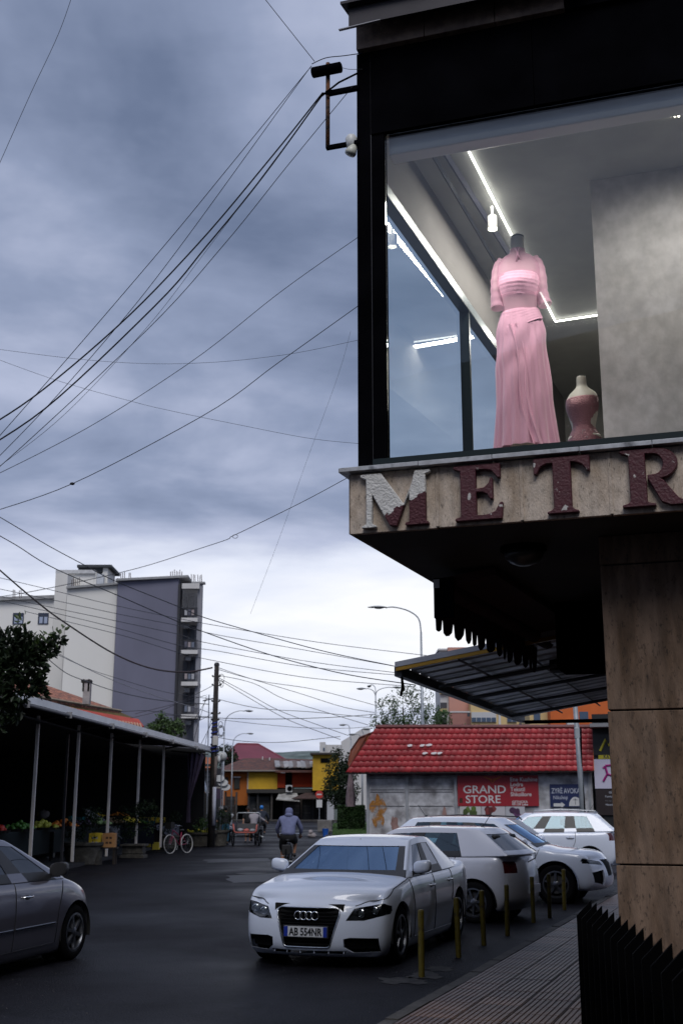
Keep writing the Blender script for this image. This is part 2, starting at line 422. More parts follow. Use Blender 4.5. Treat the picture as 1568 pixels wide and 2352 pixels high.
def make_car(name,label,group,loc,heading,P):
    """car local frame: +X front, +Y left, Z up; heading = world angle of the front (radians)"""
    root=empty(name,loc,heading,label,'car',group)
    paint=P['paint']; W=P['w']/2; xf,xr=P['xf'],P['xr']; wb=P['wb']/2
    zcowl,zbr,zh,ztail=P['zcowl'],P['zbr'],P['zh'],P['ztail']; xc,xd=P['xc'],P['xd']; zb=P.get('zb',.18)
    # ---- lower body
    st=[xf,xf-.14,xf-.42,wb,(wb+xc)/2+.02,xc,xc-.5,lerp(xc,-wb,.62),-wb,xr+.5,xr+.16,xr]
    ws=[.885,.95,.99,1.0,1.0,.998,.995,1.0,1.0,.985,.93,.86]
    ztab=[(xf,zh-.07),(xf-.14,zh+.015),(xf-.42,zh+.075),(wb,lerp(zh,zcowl,.62)),(xc,zcowl),(-wb,zbr),(xr+.5,lerp(zbr,ztail,.5)),(xr+.16,ztail+.02),(xr,ztail-.09)]
    kf=P.get('kf',[0,.12,.34,.60,.84,.955,1.0]); yfk=[.90,.965,.995,1.0,.985,.955,.90]
    jf=[-1,-.88,-.55,-.2,.2,.55,.88,1]
    NX,NY,NZ=len(st)-1,len(jf)-1,len(kf)-1
    cf=[.25,.18,.08]; cr=[.22,.15,.05]
    dxf=P.get('dxf',[-.07,0,.015,.0,-.03,-.07,-.13]); dxr=P.get('dxr',[.09,.01,.0,.01,.02,.04,.08])
    def f(i,j,k):
        x=st[i]; w=W*ws[i]; yf=jf[j]; zt=interp(x,ztab)
        zbb=zb+ (P.get('zf',.03) if i in (0,NX) else (.0 if i in (1,NX-1) else 0))
        top=zt+P.get('crown',.05)*(1-yf*yf)*(1 if i>0 else .6)
        kk=kf[k]; z=lerp(zbb,top if k==NZ else lerp(zt,top,.6) if k==NZ-1 else zt,kk)
        wl_=w*yfk[k]
        if 4<=i<=8 and k in (2,): wl_-=.012
        y=wl_*yf
        dx=0
        if i<3: dx-=cf[i]*abs(yf)**2.4
        if i>NX-3: dx+=cr[NX-i]*abs(yf)**2.4
        if i==0: dx+=dxf[k]
        if i==1: dx+=dxf[k]*.35
        if i==NX: dx+=dxr[k]
        if k==NZ and i==5: dx+= -.06*abs(yf)**2
        return (x+dx,y,z)
    def idf(face,a,b):
        if face=='top' and 5<=a<(9 if P['kind']=='sedan' else 10) and 0<b<NY-1: return 1
        return 0
    me=subsurf_mesh(lattice(NX,NY,NZ,f,idf),3)
    bm=bmesh.new(); bm.from_mesh(me)
    bmesh.ops.delete(bm,geom=[g for g in bm.faces if g.material_index==1],context='FACES')
    bm.normal_update()
    bvh=BVHTree.FromBMesh(bm)
    def sx(y,z,front=True):
        h=bvh.ray_cast(Vector((xf+1 if front else xr-1,y,z)),Vector((-1 if front else 1,0,0)))[0]
        return h.x if h else (xf if front else xr)
    def sy(x,z,s):
        h=bvh.ray_cast(Vector((x,2*s,z)),Vector((0,-s,0)))[0]
        return h.y if h else s*W
    # ---- wheel arches
    ra=P['rt']+P.get('gap',.05)
    for ax in (wb,-wb):
        for s in (1,-1):
            poly=[(ax+ra*math.cos(2*math.pi*q/36),P['rt']+ra*math.sin(2*math.pi*q/36)) for q in range(36)]
            fs=cut_region(bm,poly,(0,2),lambda g,s=s: g.calc_center_median().y*s>.25*1)
            bmesh.ops.delete(bm,geom=fs,context='FACES')
            liner=MB(); vs=[];fc=[];n=24
            for q in range(n+1):
                th=math.pi*1.12*q/n-.06*math.pi
                for yy in (W*.985*s,(W-.30)*s):
                    vs.append((ax+(ra+.004)*math.cos(th),yy,P['rt']+(ra+.004)*math.sin(th)))
            for q in range(n): fc.append((2*q,2*q+1,2*q+3,2*q+2))
            liner.add(vs,fc)
            liner.add([(ax+(ra+.004)*math.cos(2*math.pi*q/24),(W-.30)*s,P['rt']+(ra+.004)*math.sin(2*math.pi*q/24)) for q in range(24)],[list(range(24))])
            liner.build('wheel_arch',mm('arch_liner_black',(.004,.004,.004),.9),root)
    # arch lips
    be=[e for e in bm.edges if e.is_boundary and abs(e.verts[0].co.y)>.45*W and e.verts[0].co.z<P['rt']+ra+.02 and e.verts[1].co.z<P['rt']+ra+.02 and min(abs(e.verts[0].co.x-wb),abs(e.verts[0].co.x+wb))<ra+.03]
    if be:
        r=bmesh.ops.extrude_edge_only(bm,edges=be)
        for v in [g for g in r['geom'] if isinstance(g,bmesh.types.BMVert)]:
            v.co.y-= .045*(1 if v.co.y>0 else -1)
    parts=[]
    # ---- lamps / grilles / intakes given as outlines seen from the front or the rear
    for (nm,poly,front,depth,m,both) in P.get('cuts',[]):
        for s in ((1,-1) if both else (1,)):
            pl=[(y*s,z) for y,z in poly]
            nx=.16 if nm=='headlight' else .40
            cond=(lambda g,s=s: g.normal.x>nx and g.calc_center_median().x>wb+.22 and (not both or g.calc_center_median().y*s>0)) if front else \
                 (lambda g,s=s: g.normal.x<-.12 and g.calc_center_median().x<-wb*.9 and (not both or g.calc_center_median().y*s>0))
            fs=cut_region(bm,pl,(1,2),cond)
            if not fs: continue
            # rim of the recess
            if nm in ('headlight','tail_light'):
                vsn={v:v.co.copy() for g in fs for v in g.verts}
                back=extract(bm,fs,nm+'_housing',mm('lamp_housing',(.05,.052,.056),.18,.7,var=.3,scale=30) if front else mm('tail_lamp_red',(.055,.003,.004),.25,coat=.6),.05 if front else .004)
                ho=link(nm,back,root)
                if front:
                    c=sum((Vector(p).to_3d() for p in pl),Vector())/len(pl); cy,cz=c.x,c.y
                    # lens cover: same faces flush
                    vs=[tuple(v.co) for v in back.vertices]
                    lens=back.copy(); lens.materials.clear(); lens.materials.append(LAMPG)
                    no=[v.normal.copy() for v in back.vertices]
                    for v,nn_ in zip(lens.vertices,no): v.co=v.co+nn_*.047
                    link('lens',lens,ho)
                    for (py,pz,pr) in P.get('projectors',[]):
                        X0=sx(py*s,pz)-.045
                        b=MB(); b.M=Matrix.Translation((X0,py*s,pz))@Matrix.Rotation(math.pi/2,4,'Y')
                        b.lathe([(pr,-.02),(pr,.02),(pr*.85,.024),(pr*.8,.012)],20)
                        b.build('reflector_ring',CHROME,ho,30)
                        b=MB(); b.M=Matrix.Translation((X0,py*s,pz)); b.ball((.008,0,0),pr*.78,14,8,(.4,1,1)); b.build('bulb_lens',mm('projector_glass',(.25,.27,.3),.06,.4,var=.02),ho,True)
            else:
                link(nm,extract(bm,fs,nm,m,depth),root)
    # close the boundary rims a little inwards so recesses show thickness
    be=[e for e in bm.edges if e.is_boundary and abs((e.verts[0].co+e.verts[1].co).x/2)>wb+.2 and e.link_faces and (e.verts[0].co.z>zb+.02) ]
    be=[e for e in be if abs(e.link_faces[0].normal.x)>.1]
    if be:
        bm.normal_update()
        r=bmesh.ops.extrude_edge_only(bm,edges=be)
        for v in [g for g in r['geom'] if isinstance(g,bmesh.types.BMVert)]:
            v.co.x-= .03*(1 if v.co.x>0 else -1)
    me2=bpy.data.meshes.new('body'); bm.to_mesh(me2); bm.free()
    me2.materials.clear(); me2.materials.append(paint); me2.materials.append(DARKP); me2.shade_smooth(); me2.set_sharp_from_angle(angle=R(40))
    for p in me2.polygons: p.material_index=0
    body=link('body',me2,root)
    # ---- greenhouse
    zr=P['zroof']; xt0,xt1=P['xt0'],P['xt1']; wr=P['wr']/2; wbelt=W*P.get('wbf',.90)
    xg0=xc+P.get('gx',.12); xg1=xd
    fi=P['fi']; hk=[-.06,.02,.91,.97,1.0]; gj=[-1,-.965,-.93,-.4,.4,.93,.965,1]
    gx=len(fi)-1; gy=len(gj)-1; gz=len(hk)-1
    def g(i,j,k):
        h=hk[k]; x=lerp(lerp(xg0,xg1,fi[i]),lerp(xt0,xt1,fi[i]),h)
        yf=gj[j]
        if i==1: x+=0
        zb_=interp(x if k<2 else x,[(xg0,zcowl-.01),(xg1,P.get('zglr',zbr))])
        mid=1-((x-(xt0+xt1)/2)/((xt0-xt1)/2+.25))**2
        ztop=zr-.055+.055*max(mid,-.6)
        ztopc=ztop+.0
        if k==gz: z=ztopc-.035*abs(yf)**2.5
        elif k==gz-1: z=lerp(zb_,ztopc,h)-.02
        else: z=lerp(zb_,ztopc,h)
        w=lerp(wbelt,wr,max(h,-.05)**1.12 if h>0 else h)
        if i in (0,gx): w*=.97
        y=w*yf
        if i<2: x-=P.get('wcf',.17)*abs(yf)**2.2*(1 if i==0 else .85)
        if i>gx-2: x+=P.get('wcr',.12)*abs(yf)**2.2*(1 if i==gx else .85)
        return (x,y,z)
    wins=P['wins']   # list of station intervals that are side windows
    def gid(face,a,b):
        if face=='front':
            if 1<=b<=1 and 1<a<gy-2: return 1
            if b in (0,1) and a in(1,gy-2): return 9
            if b==0: return 9
            return 0
        if face=='rear':
            if b==1 and 1<=a<=gy-2: return 2
            return 0
        if face in('left','right'):
            if b==1:
                for q,w_ in enumerate(wins):
                    if a in w_: return 3+q+(3 if face=='right' else 0)
                if a in P.get('blackpillars',[]): return 9
            if b==0 and any(a in w_ for w_ in wins): return 9
        if face=='bottom': return 10
        if face=='top' and P.get('darkroof'): return 9
        return 0
    gm=subsurf_mesh(lattice(gx,gy,gz,g,gid),3)
    gs=split_by_id(gm); GL=P.get('glass',CARGLASS)
    names={1:('windshield',WSGLASS),2:('rear_window',DARKGLASS)}
    for q in range(3): names[3+q]=('side_window',GL if q==0 else P.get('rglass',GL)); names[6+q]=('side_window',GL if q==0 else P.get('rglass',GL))
    if 0 in gs: 
        link('roof',faces_to_mesh(gm,gs[0],'roof',paint),root)
    if 9 in gs: link('window_trim',faces_to_mesh(gm,gs[9],'window_trim',DARKP,-.001),root)
    for i_,(nm,m) in names.items():
        if i_ in gs: link(nm,faces_to_mesh(gm,gs[i_],nm,m,-.006),root)
    gb=BVHTree.FromPolygons([v.co for v in gm.vertices],[tuple(p.vertices) for p in gm.polygons])
    # ---- interior
    it=MB(); IN=mm('car_interior',(.02,.021,.024),.8)
    it.box(xr+.35,xc-.1,-W*.86,W*.86,.35,.45)
    it.cbox((xc-.22,0,zcowl-.12),(.45,W*1.55,.16),0,0,.1)
    it.build('cabin_floor',IN,root)
    for (cx,cy) in ((.05,.38),(.05,-.38),(-.85,.38),(-.85,-.38)):
        sm=MB(); x0=lerp(xt0,xt1,.45)+cx
        sm.cbox((x0+.2,cy,.55),(.5,.48,.16)); sm.cbox((x0-.1,cy,.86),(.14,.46,.6),0,0,-.2); sm.cbox((x0-.19,cy,zcowl+.27),(.09,.25,.17),0,0,-.2)
        so=sm.build('seat',IN,root,bevel=.03)
    mr=MB(); mr.cbox((xt0-.02,0,zr-.16),(.03,.24,.07),0,0,0); mr.tube([(xt0-.0,0,zr-.13),(xt0+.0,0,zr-.05)],.01); mr.build('rear_view_mirror',mm('mirror_back',(.35,.37,.39),.4),root,bevel=.01)
    if P.get('wheelring',True):
        sw=MB(); sw.M=Matrix.Translation((xc-.50,.37,zcowl-.02))@Matrix.Rotation(-R(65),4,'Y')
        sw.tube([(.18*math.cos(t*math.pi/10),.18*math.sin(t*math.pi/10),0) for t in range(21)],.014,6,False); sw.build('steering_wheel',DARKP,root,True)
    # ---- wheels
    T,RM,BD=wheel_meshes(P['rt'],.215,P.get('spokes',5))
    for ax in (wb,-wb):
        for s in (1,-1):
            w=bpy.data.objects.new('wheel',T); COL.objects.link(w); w.parent=root
            w.location=(ax,s*(W-.125),P['rt']); w.rotation_euler=(0,0 if s>0 else math.pi,0)
            if s<0: w.rotation_euler=(0,0,math.pi)
            w.name='wheel'
            a=link('rim',RM,w); b=link('brake_disc',BD,w)
    # ---- mirrors
    for s in (1,-1):
        mx,mz=P.get('mirx',xc-.30),P.get('mirz',zcowl+.09)
        y0=sy(mx,zcowl-.03,s)
        cage=MB()
        pts=[]
        b=MB(); b.ball((mx,y0+s*.10,mz),1,14,10,(.075,.115,.085))
        cc=Vector((mx,y0+s*.10,mz))
        for v in b.v:
            d=v-cc; e=Vector((d.x/.075,d.y/.115,d.z/.085)); e=Vector([math.copysign(abs(t)**.62,t) for t in e])
            v.x,v.y,v.z=cc.x+e.x*.075,cc.y+e.y*.112,cc.z+e.z*.078+(.012*e.y*s)
            if v.x<mx-.03: v.x=mx-.03
        m1=b.build('mirror',P.get('mirmat',paint),root,40)
        c=MB(); c.cbox((mx+.01,y0+s*.02,mz-.07),(.06,.16,.035)); c.build('mirror_arm',DARKP,m1)
    # ---- shut lines, handles, mouldings
    def sline(pts,s,r=.0065,nm='shut_line',m=None,off=.0):
        P3=[]
        for a,b in zip(pts,pts[1:]):
            for q in range(10):
                t=q/10; x,z=lerp(a[0],b[0],t),lerp(a[1],b[1],t); P3.append((x,sy(x,z,s)+s*off,z))
        x,z=pts[-1]; P3.append((x,sy(x,z,s)+s*off,z))
        q=MB(); q.tube(P3,r,5); return q.build(nm,m or DARKP,root)
    for s in (1,-1):
        for ln in P.get('lines',[]): sline(ln,s)
        for ln in P.get('mouldings',[]): sline(ln,s,.016,'moulding',P.get('mouldmat',CHROME))
        for (hx,hz) in P.get('handles',[]):
            yy=sy(hx,hz,s); hmb=MB(); hmb.tube([(hx-.10,yy+s*.004,hz),(hx-.07,yy+s*.03,hz+.004),(hx+.07,yy+s*.03,hz+.006),(hx+.10,yy+s*.004,hz+.004)],.013,8)
            hmb.build('door_handle',P.get('handlemat',paint),root,True)
            q=MB(); q.ball((hx,yy-s*.004,hz-.002),1,12,6,(.075,.012,.03)); q.build('handle_recess',DARKP,root,True)
    if P.get('rails'):
        for s in (1,-1):
            q=MB(); ys=s*(wr-.03)
            q.tube([(xt0-.25,ys,zr-.06),(xt0-.35,ys,zr+.015),((xt0+xt1)/2,ys,zr+.05),(xt1+.1,ys,zr+.01),(xt1+.02,ys,zr-.06)],.016,6); q.build('roof_rail',P['rails'],root,True)
    if P.get('antenna'):
        q=MB(); x=xt1+.25; q.tube([(x,0,zr-.03),(x-.16,0,zr+.20)],.006,5); q.ball((x+.01,0,zr-.02),.03,8,6); q.build('antenna',DARKP,root)
    if P.get('extra'): P['extra'](root,P,sx,sy,gb)
    return root
def plate(root,x,y,z,txt,yaw=0,front=True):
    p=empty('number_plate',(x,y,z),yaw); p.parent=root
    del_=p
    b=MB(); b.box(-.006,.0,-.275,.275,-.068,.068); b.build('plate_holder',DARKP,p,bevel=.003)
    b=MB(); b.box(0.0,.004,-.26,.26,-.056,.056); b.build('plate_base',mm('plate_white',(.55,.56,.58),.35,var=.04),p)
    for s in (1,-1):
        b=MB(); b.box(.0042,.006,s*.26 if s<0 else .215,-.215 if s<0 else .26,-.054,.054); b.build('blue_band',mm('plate_blue',(.01,.03,.28),.35,var=.05),p)
    t=text_mesh(txt,.115,width=.78,align='CENTER',extrude=.001,bold=.003); t.materials.append(mm('plate_black',(.008,.008,.01),.4))
    o=link('lettering',t,p,(.0065,0,-.041)); o.rotation_euler=(math.pi/2,0,math.pi/2)
    return p
# ------------------------------------------------------------------ ground
road=MB()
road.box(-400,400,-30,900,-.5,0)
struct('ground',road,mm('ground_dust',(.03,.028,.027),.85,var=.2,scale=.4))
def asphalt():
    m=mat('asphalt',(.0056,.0053,.0076),.62,var=.30,scale=.8,bump=.8,bscale=45,spec=.10)
    nt=m.node_tree;N,L=nt.nodes,nt.links;b=N['Principled BSDF']
    tc=N.new('ShaderNodeTexCoord')
    g=N.new('ShaderNodeTexNoise');g.inputs['Scale'].default_value=24;g.inputs['Detail'].default_value=6;g.inputs['Roughness'].default_value=.75;L.new(tc.outputs['Object'],g.inputs['Vector'])
    p=N.new('ShaderNodeTexNoise');p.inputs['Scale'].default_value=.22;p.inputs['Detail'].default_value=5;L.new(tc.outputs['Object'],p.inputs['Vector'])
    mr=N.new('ShaderNodeMapRange');mr.inputs[1].default_value=.3;mr.inputs[2].default_value=.7;mr.inputs[3].default_value=.25;mr.inputs[4].default_value=1.9
    L.new(g.outputs['Fac'],mr.inputs[0])
    src=b.inputs['Base Color'].links[0].from_socket
    mx=N.new('ShaderNodeMix');mx.data_type='RGBA';mx.blend_type='MULTIPLY';mx.inputs[0].default_value=1;L.new(src,mx.inputs[6]);L.new(mr.outputs[0],mx.inputs[7])
    # worn, cracked lines
    v=N.new('ShaderNodeTexVoronoi');v.feature='DISTANCE_TO_EDGE';v.inputs['Scale'].default_value=.33
    wn_=N.new('ShaderNodeTexNoise');wn_.inputs['Scale'].default_value=1.2;wn_.inputs['Detail'].default_value=6;L.new(tc.outputs['Object'],wn_.inputs['Vector'])
    vm=N.new('ShaderNodeMix');vm.data_type='RGBA';vm.blend_type='LINEAR_LIGHT';vm.inputs[0].default_value=.5;L.new(tc.outputs['Object'],vm.inputs[6]);L.new(wn_.outputs['Color'],vm.inputs[7]);L.new(vm.outputs[2],v.inputs['Vector'])
    cr=N.new('ShaderNodeMapRange');cr.inputs[1].default_value=.0;cr.inputs[2].default_value=.022;cr.inputs[3].default_value=.2;cr.inputs[4].default_value=1;L.new(v.outputs['Distance'],cr.inputs[0])
    m2=N.new('ShaderNodeMix');m2.data_type='RGBA';m2.blend_type='MULTIPLY';m2.inputs[0].default_value=.8;L.new(mx.outputs[2],m2.inputs[6]);L.new(cr.outputs[0],m2.inputs[7])
    L.new(m2.outputs[2],b.inputs['Base Color'])
    rr=N.new('ShaderNodeMapRange');rr.inputs[1].default_value=.35;rr.inputs[2].default_value=.65;rr.inputs[3].default_value=.42;rr.inputs[4].default_value=.72
    L.new(p.outputs['Fac'],rr.inputs[0]);L.new(rr.outputs[0],b.inputs['Roughness'])
    return m
ASPH=asphalt()
r=MB(); r.add([(-9,-6,.004),(40,-6,.004),(60,175,.004),(-20,175,.004)],[(0,1,2,3)]); struct('road',r,ASPH)
# repaired strips in the road
PATCH=mm('asphalt_repair',(.008,.008,.010),.55,var=.3,scale=2,bump=.4,bscale=70)
for pts in ([gnd(520,2012),gnd(668,2006),gnd(668,2024),gnd(530,2030)],[gnd(470,1975),gnd(620,1972),gnd(622,1979),gnd(474,1983)]):
    q=MB(); c=[Vector((p.x,p.y,.008)) for p in pts]
    ring=[]
    for i in range(4):
        for k in range(8):
            p=c[i].lerp(c[(i+1)%4],k/8); ring.append(p+Vector((random.uniform(-.08,.08),random.uniform(-.12,.12),0)))
    q.add(ring,[list(range(32))]); struct('road_patch',q,PATCH)
SPILL=mat('cement_spill',(.028,.027,.027),.9,col2=(.012,.012,.014),thr=.52,soft=.08,scale=6,var=.4)
for (u,v,a_,b_) in ((925,2255,.30,.10),(975,2243,.20,.10),(1010,2228,.16,.08)):
    c=gnd(u,v); ring=[Vector((c.x+a_*math.cos(k*.35)*random.uniform(.6,1.2),c.y+b_*3*math.sin(k*.35)*random.uniform(.6,1.2),.0085)) for k in range(18)]
    q=MB(); q.add(ring,[list(range(18))]); struct('cement_spill',q,SPILL)
c=gnd(578,2008); mh=empty('manhole_cover',(c.x,c.y,.004),0,'dark round manhole cover sunk in the middle of the road','manhole cover')
q=MB(); q.lathe([(.34,0),(.34,.012),(.31,.014),(.001,.014)],28); q.build('cover',mm('cast_iron',(.012,.011,.011),.5,.6,bump=.6,bscale=60),mh)
q=MB(); q.lathe([(.42,0),(.42,.008),(.345,.010),(.345,.0)],28); q.build('frame_ring',mm('cast_iron_frame',(.03,.028,.027),.7),mh)
# loose grit and scraps on the asphalt
rg_=random.Random(31); q=MB()
for k in range(650):
    u,v=rg_.uniform(0,1000),1960+390*rg_.random()**.8; c=gnd(u,v); s=rg_.uniform(.003,.008)
    q.add([(c.x-s,c.y,.007),(c.x,c.y-s*1.5,.007),(c.x+s,c.y,.007),(c.x,c.y+s*1.5,.008+s*.7)],[(0,1,2,3)])
tag(q.build('grit',mm('pale_grit',(.035,.033,.033),.9,var=.6,scale=30)),'pale specks of grit scattered over the dark asphalt','grit',kind='stuff')
# ------------------------------------------------------------------ pavement on the right: kerb and ribbed paving tiles
K0=Vector((.02,9.34,0)); pav=empty('pavement',K0,0); pav['kind']='structure'
KA=R(19.4); pav.rotation_euler=(0,0,-KA)         # local +Y runs along the kerb, +X onto the pavement
TILE=mat('paving_tile_brown',(.105,.088,.080),.5,var=.35,scale=1.6,bump=.2,bscale=60)
JOINT=mm('pavement_bed',(.010,.008,.007),.9,var=.3)
q=MB(); q.box(.12,9,-4,60,-.05,.100); o=q.build('bed',JOINT,pav)
ts=.40
def tile_mesh():
    t=MB(); n=8; w=ts-.013
    t.box(-w/2,w/2,-w/2,w/2,-.02,.006)
    for k in range(n):
        x=-w/2+(k+.5)*w/n; a=w/n*.36
        t.add([(x-a,-w/2,.006),(x-a*.8,-w/2,.013),(x+a*.8,-w/2,.013),(x+a,-w/2,.006),(x-a,w/2,.006),(x-a*.8,w/2,.013),(x+a*.8,w/2,.013),(x+a,w/2,.006)],[(0,1,5,4),(1,2,6,5),(2,3,7,6),(3,2,1,0),(4,5,6,7)])
    return t
tms=[]
for q_ in range(3):
    c=(.100*(1+.25*(q_-1)),.056*(1+.25*(q_-1)),.038*(1+.2*(q_-1)))
    tms.append(tile_mesh().mesh('paving_tile',mat('paving_tile_%d'%q_,c,.42,var=.4,scale=1.6,bump=.25,bscale=60,spec=.35,rnd=.22)))
far=MB(); n=0
for j in range(-6,60):
    for i in range(0,18):
        x=.12+ts*(i+.5); y=ts*(j+.5)
        if n<300 and -4<=j<34 and i<8:
            o=link('paving_tile',random.choice(tms),pav,(x,y,.104+random.uniform(-.0015,.0015))); o.rotation_euler=(random.uniform(-.002,.002),random.uniform(-.002,.002),random.uniform(-.003,.003)); n+=1
        else:
            far.box(x-ts/2+.004,x+ts/2-.004,y-ts/2+.004,y+ts/2-.004,.09,.112)
tag(far.build('paving_tiles',tms[1].materials[0],pav),kind='stuff')
KS=MB(); KS.box(0,.115,-.49,.49,-.1,.115); ksm=KS.mesh('kerb_stone',mm('kerb_concrete',(.05,.046,.042),.85,var=.4,scale=4,bump=.5))
for j in range(-4,40):
    o=link('kerb_stone',ksm,pav,(0,j*1.0+.5,random.uniform(-.006,.006)))
# bollards
YEL=mat('worn_yellow_paint',(.115,.085,.004),.6,col2=(.03,.02,.012),thr=.60,soft=.05,scale=7,var=.2)
def bollard():
    b=MB(); b.tube([(0,0,-.05),(0,0,.68)],.034,14); b.lathe([(.034,.68),(.029,.695),(.012,.70)],14)
    return b
bm_=[((968,2247)),((1053,2201)),((1111,2173)),((1165,2151)),((1225,2121)),((1262,2110)),((1296,2092))]
blab=['yellow bollard nearest the viewer, beside the front wheel of the white saloon','second yellow bollard from the viewer, beside the rear of the white saloon',
 'third yellow bollard, in front of the wheel of the silvery hatchback','fourth yellow bollard, before the tail of the silvery hatchback',
 'fifth yellow bollard, between hatchback tail and crossover wheel','sixth darker yellow bollard, in front of the crossover wheel arch','last and farthest yellow bollard, beside the crossover nose']
bo=None
for (u,v),lb in zip(bm_,blab):
    if bo is None: bo=bollard().build('bollard',YEL,None,40); bo['category']='bollard'; bo['group']='yellow bollards along the kerb'; o=bo
    else: o=bo.copy(); COL.objects.link(o)
    o.location=gnd(u,v); o.rotation_euler=(random.uniform(-.02,.02),random.uniform(-.02,.02),random.uniform(0,6)); o['label']=lb
# ------------------------------------------------------------------ the shop building on the right
C0=at(802,1227,8.0); C0.z=0
TH=R(18)
shop=empty('shop_building',C0,-TH,'dark clad corner building with a lit display window above a stone fascia lettered METR','building')
TRAV=mat('travertine',(.165,.110,.076),.8,col2=(.095,.055,.030),thr=.56,soft=.12,scale=3.2,var=.30,stretch=(2.4,2.4,.55),bump=.25,bscale=60)
def pitted(m):
    nt=m.node_tree;N,L=nt.nodes,nt.links;b=N['Principled BSDF']
    tc=N.new('ShaderNodeTexCoord');mp=N.new('ShaderNodeMapping');mp.inputs['Scale'].default_value=(1,1,.45);L.new(tc.outputs['Object'],mp.inputs[0])
    n=N.new('ShaderNodeTexNoise');n.inputs['Scale'].default_value=46;n.inputs['Detail'].default_value=5;n.inputs['Roughness'].default_value=.65;L.new(mp.outputs[0],n.inputs['Vector'])
    mr=N.new('ShaderNodeMapRange');mr.inputs[1].default_value=.32;mr.inputs[2].default_value=.44;mr.inputs[3].default_value=.35;mr.inputs[4].default_value=1.0;L.new(n.outputs['Fac'],mr.inputs[0])
    s=b.inputs['Base Color'].links[0].from_socket
    mx=N.new('ShaderNodeMix');mx.data_type='RGBA';mx.blend_type='MULTIPLY';mx.inputs[0].default_value=1;L.new(s,mx.inputs[6]);L.new(mr.outputs[0],mx.inputs[7]);L.new(mx.outputs[2],b.inputs['Base Color'])
pitted(TRAV)
FASC=mat('fascia_stone',(.50,.42,.35),.7,col2=(.34,.26,.19),thr=.55,soft=.14,scale=4.5,var=.25,stretch=(1.6,1.6,.7),bump=.3,bscale=70); pitted(FASC)
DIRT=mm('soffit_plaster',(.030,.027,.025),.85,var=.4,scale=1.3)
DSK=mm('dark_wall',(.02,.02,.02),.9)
SA=math.tan(R(3.5))
# slab / soffit
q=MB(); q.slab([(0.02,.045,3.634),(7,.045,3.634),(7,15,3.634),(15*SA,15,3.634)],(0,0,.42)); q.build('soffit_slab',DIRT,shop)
xs=[0,.632,1.209,1.793,2.375,2.96,3.54]
for a,b in zip(xs,xs[1:]):
    q=MB(); q.box(a+.004,b-.004,0,.04,3.632+random.uniform(-.004,.004),4.062); q.build('fascia_panel',FASC,shop,bevel=.004)
q=MB(); q.hexa([(-.002,.0,3.632),(.0,.041,3.632),(14*SA,14,3.632),(14*SA-.03,14,3.632),(-.002,.0,4.06),(.0,.041,4.06),(14*SA,14,4.06),(14*SA-.03,14,4.06)]); q.build('fascia_panel',FASC,shop)
# thin raised cover strips at the joints
for a in xs[1:-1]:
    q=MB(); q.box(a-.012,a+.012,-.006,.002,3.64,4.06); q.build('joint_strip',FASC,shop,bevel=.003)
MARB=mat('grey_marble',(.42,.43,.46),.35,col2=(.15,.155,.17),thr=.62,soft=.05,scale=7,var=.2,stretch=(1,2,1))
a=-.055
while a<3.6:
    b=a+random.uniform(.42,.62); q=MB(); q.box(a+.002,b-.002,-.065,.055,4.066+random.uniform(-.002,.002),4.098); q.build('sill_slab',MARB,shop,bevel=.003); a=b
q=MB(); q.hexa([(-.06,-.06,4.066),(.0,.056,4.066),(14*SA,14,4.066),(14*SA-.06,14,4.066),(-.06,-.06,4.097),(.0,.056,4.097),(14*SA,14,4.097),(14*SA-.06,14,4.097)]); q.build('sill_slab',MARB,shop)
# window frame and dark cladding
FRM=mm('dark_green_frame',(.008,.016,.018),.35,.1,var=.1)
q=MB(); q.box(.05,3.6,.058,.14,4.10,4.178); q.build('bottom_rail',FRM,shop)
q=MB(); q.box(.048,.155,.057,.16,4.10,7.47); q.build('corner_post',BLACK,shop)
q=MB(); q.box(.159,.258,.067,.15,4.18,6.752); q.build('window_jamb',BLACK,shop)
q=MB(); q.tube([(.157,.062,4.18),(.157,.062,7.46)],.004,6); q.build('post_seam',mm('dark_seam',(.04,.04,.045),.3,.4),shop)
for a,b in ((.159,1.40),(1.404,2.65),(2.654,3.9)):
    q=MB(); q.box(a,b,.055,.12,6.755,7.47); q.build('cladding_panel',BLACK,shop)
q=MB(); q.box(1.66,3.9,.02,.12,7.475,8.6); q.build('cladding_panel',BLACK,shop)
STRIP=mat('brown_stone_strip',(.20,.145,.11),.7,col2=(.10,.07,.055),thr=.55,soft=.15,scale=5,var=.3,bump=.3)
for a,b in ((.062,.60),(.605,1.14),(1.146,1.655)):
    q=MB(); q.box(a,b,0.0,.10,7.472,7.73); q.build('stone_strip',STRIP,shop,bevel=.004)
META=mm('dark_flashing',(.035,.030,.034),.45,.3,var=.2)
q=MB(); q.box(.05,1.9,-.155,-.145,7.575,7.74); q.box(.05,1.9,-.17,-.13,7.735,7.75); q.box(.04,1.9,-.15,.0,7.728,7.735); q.build('roof_flashing',META,shop)
q=MB(); q.hexa([(-.03,-.16,7.56),(.3,-.16,7.572),(.3,-.13,7.576),(-.03,-.13,7.565),(-.03,-.16,7.567),(.3,-.16,7.578),(.3,-.13,7.582),(-.03,-.13,7.572)]); q.build('bent_flashing_edge',mm('bare_metal_edge',(.3,.3,.32),.5,.4),shop)
q=MB(); q.hexa([(-.0,-.21,7.742),(1.9,-.21,7.742),(1.9,.1,7.742),(.04,.1,7.742),(-.0,-.21,7.765),(1.9,-.21,7.765),(1.9,.1,7.765),(.04,.1,7.765)]); q.build('roof_edge',META,shop)
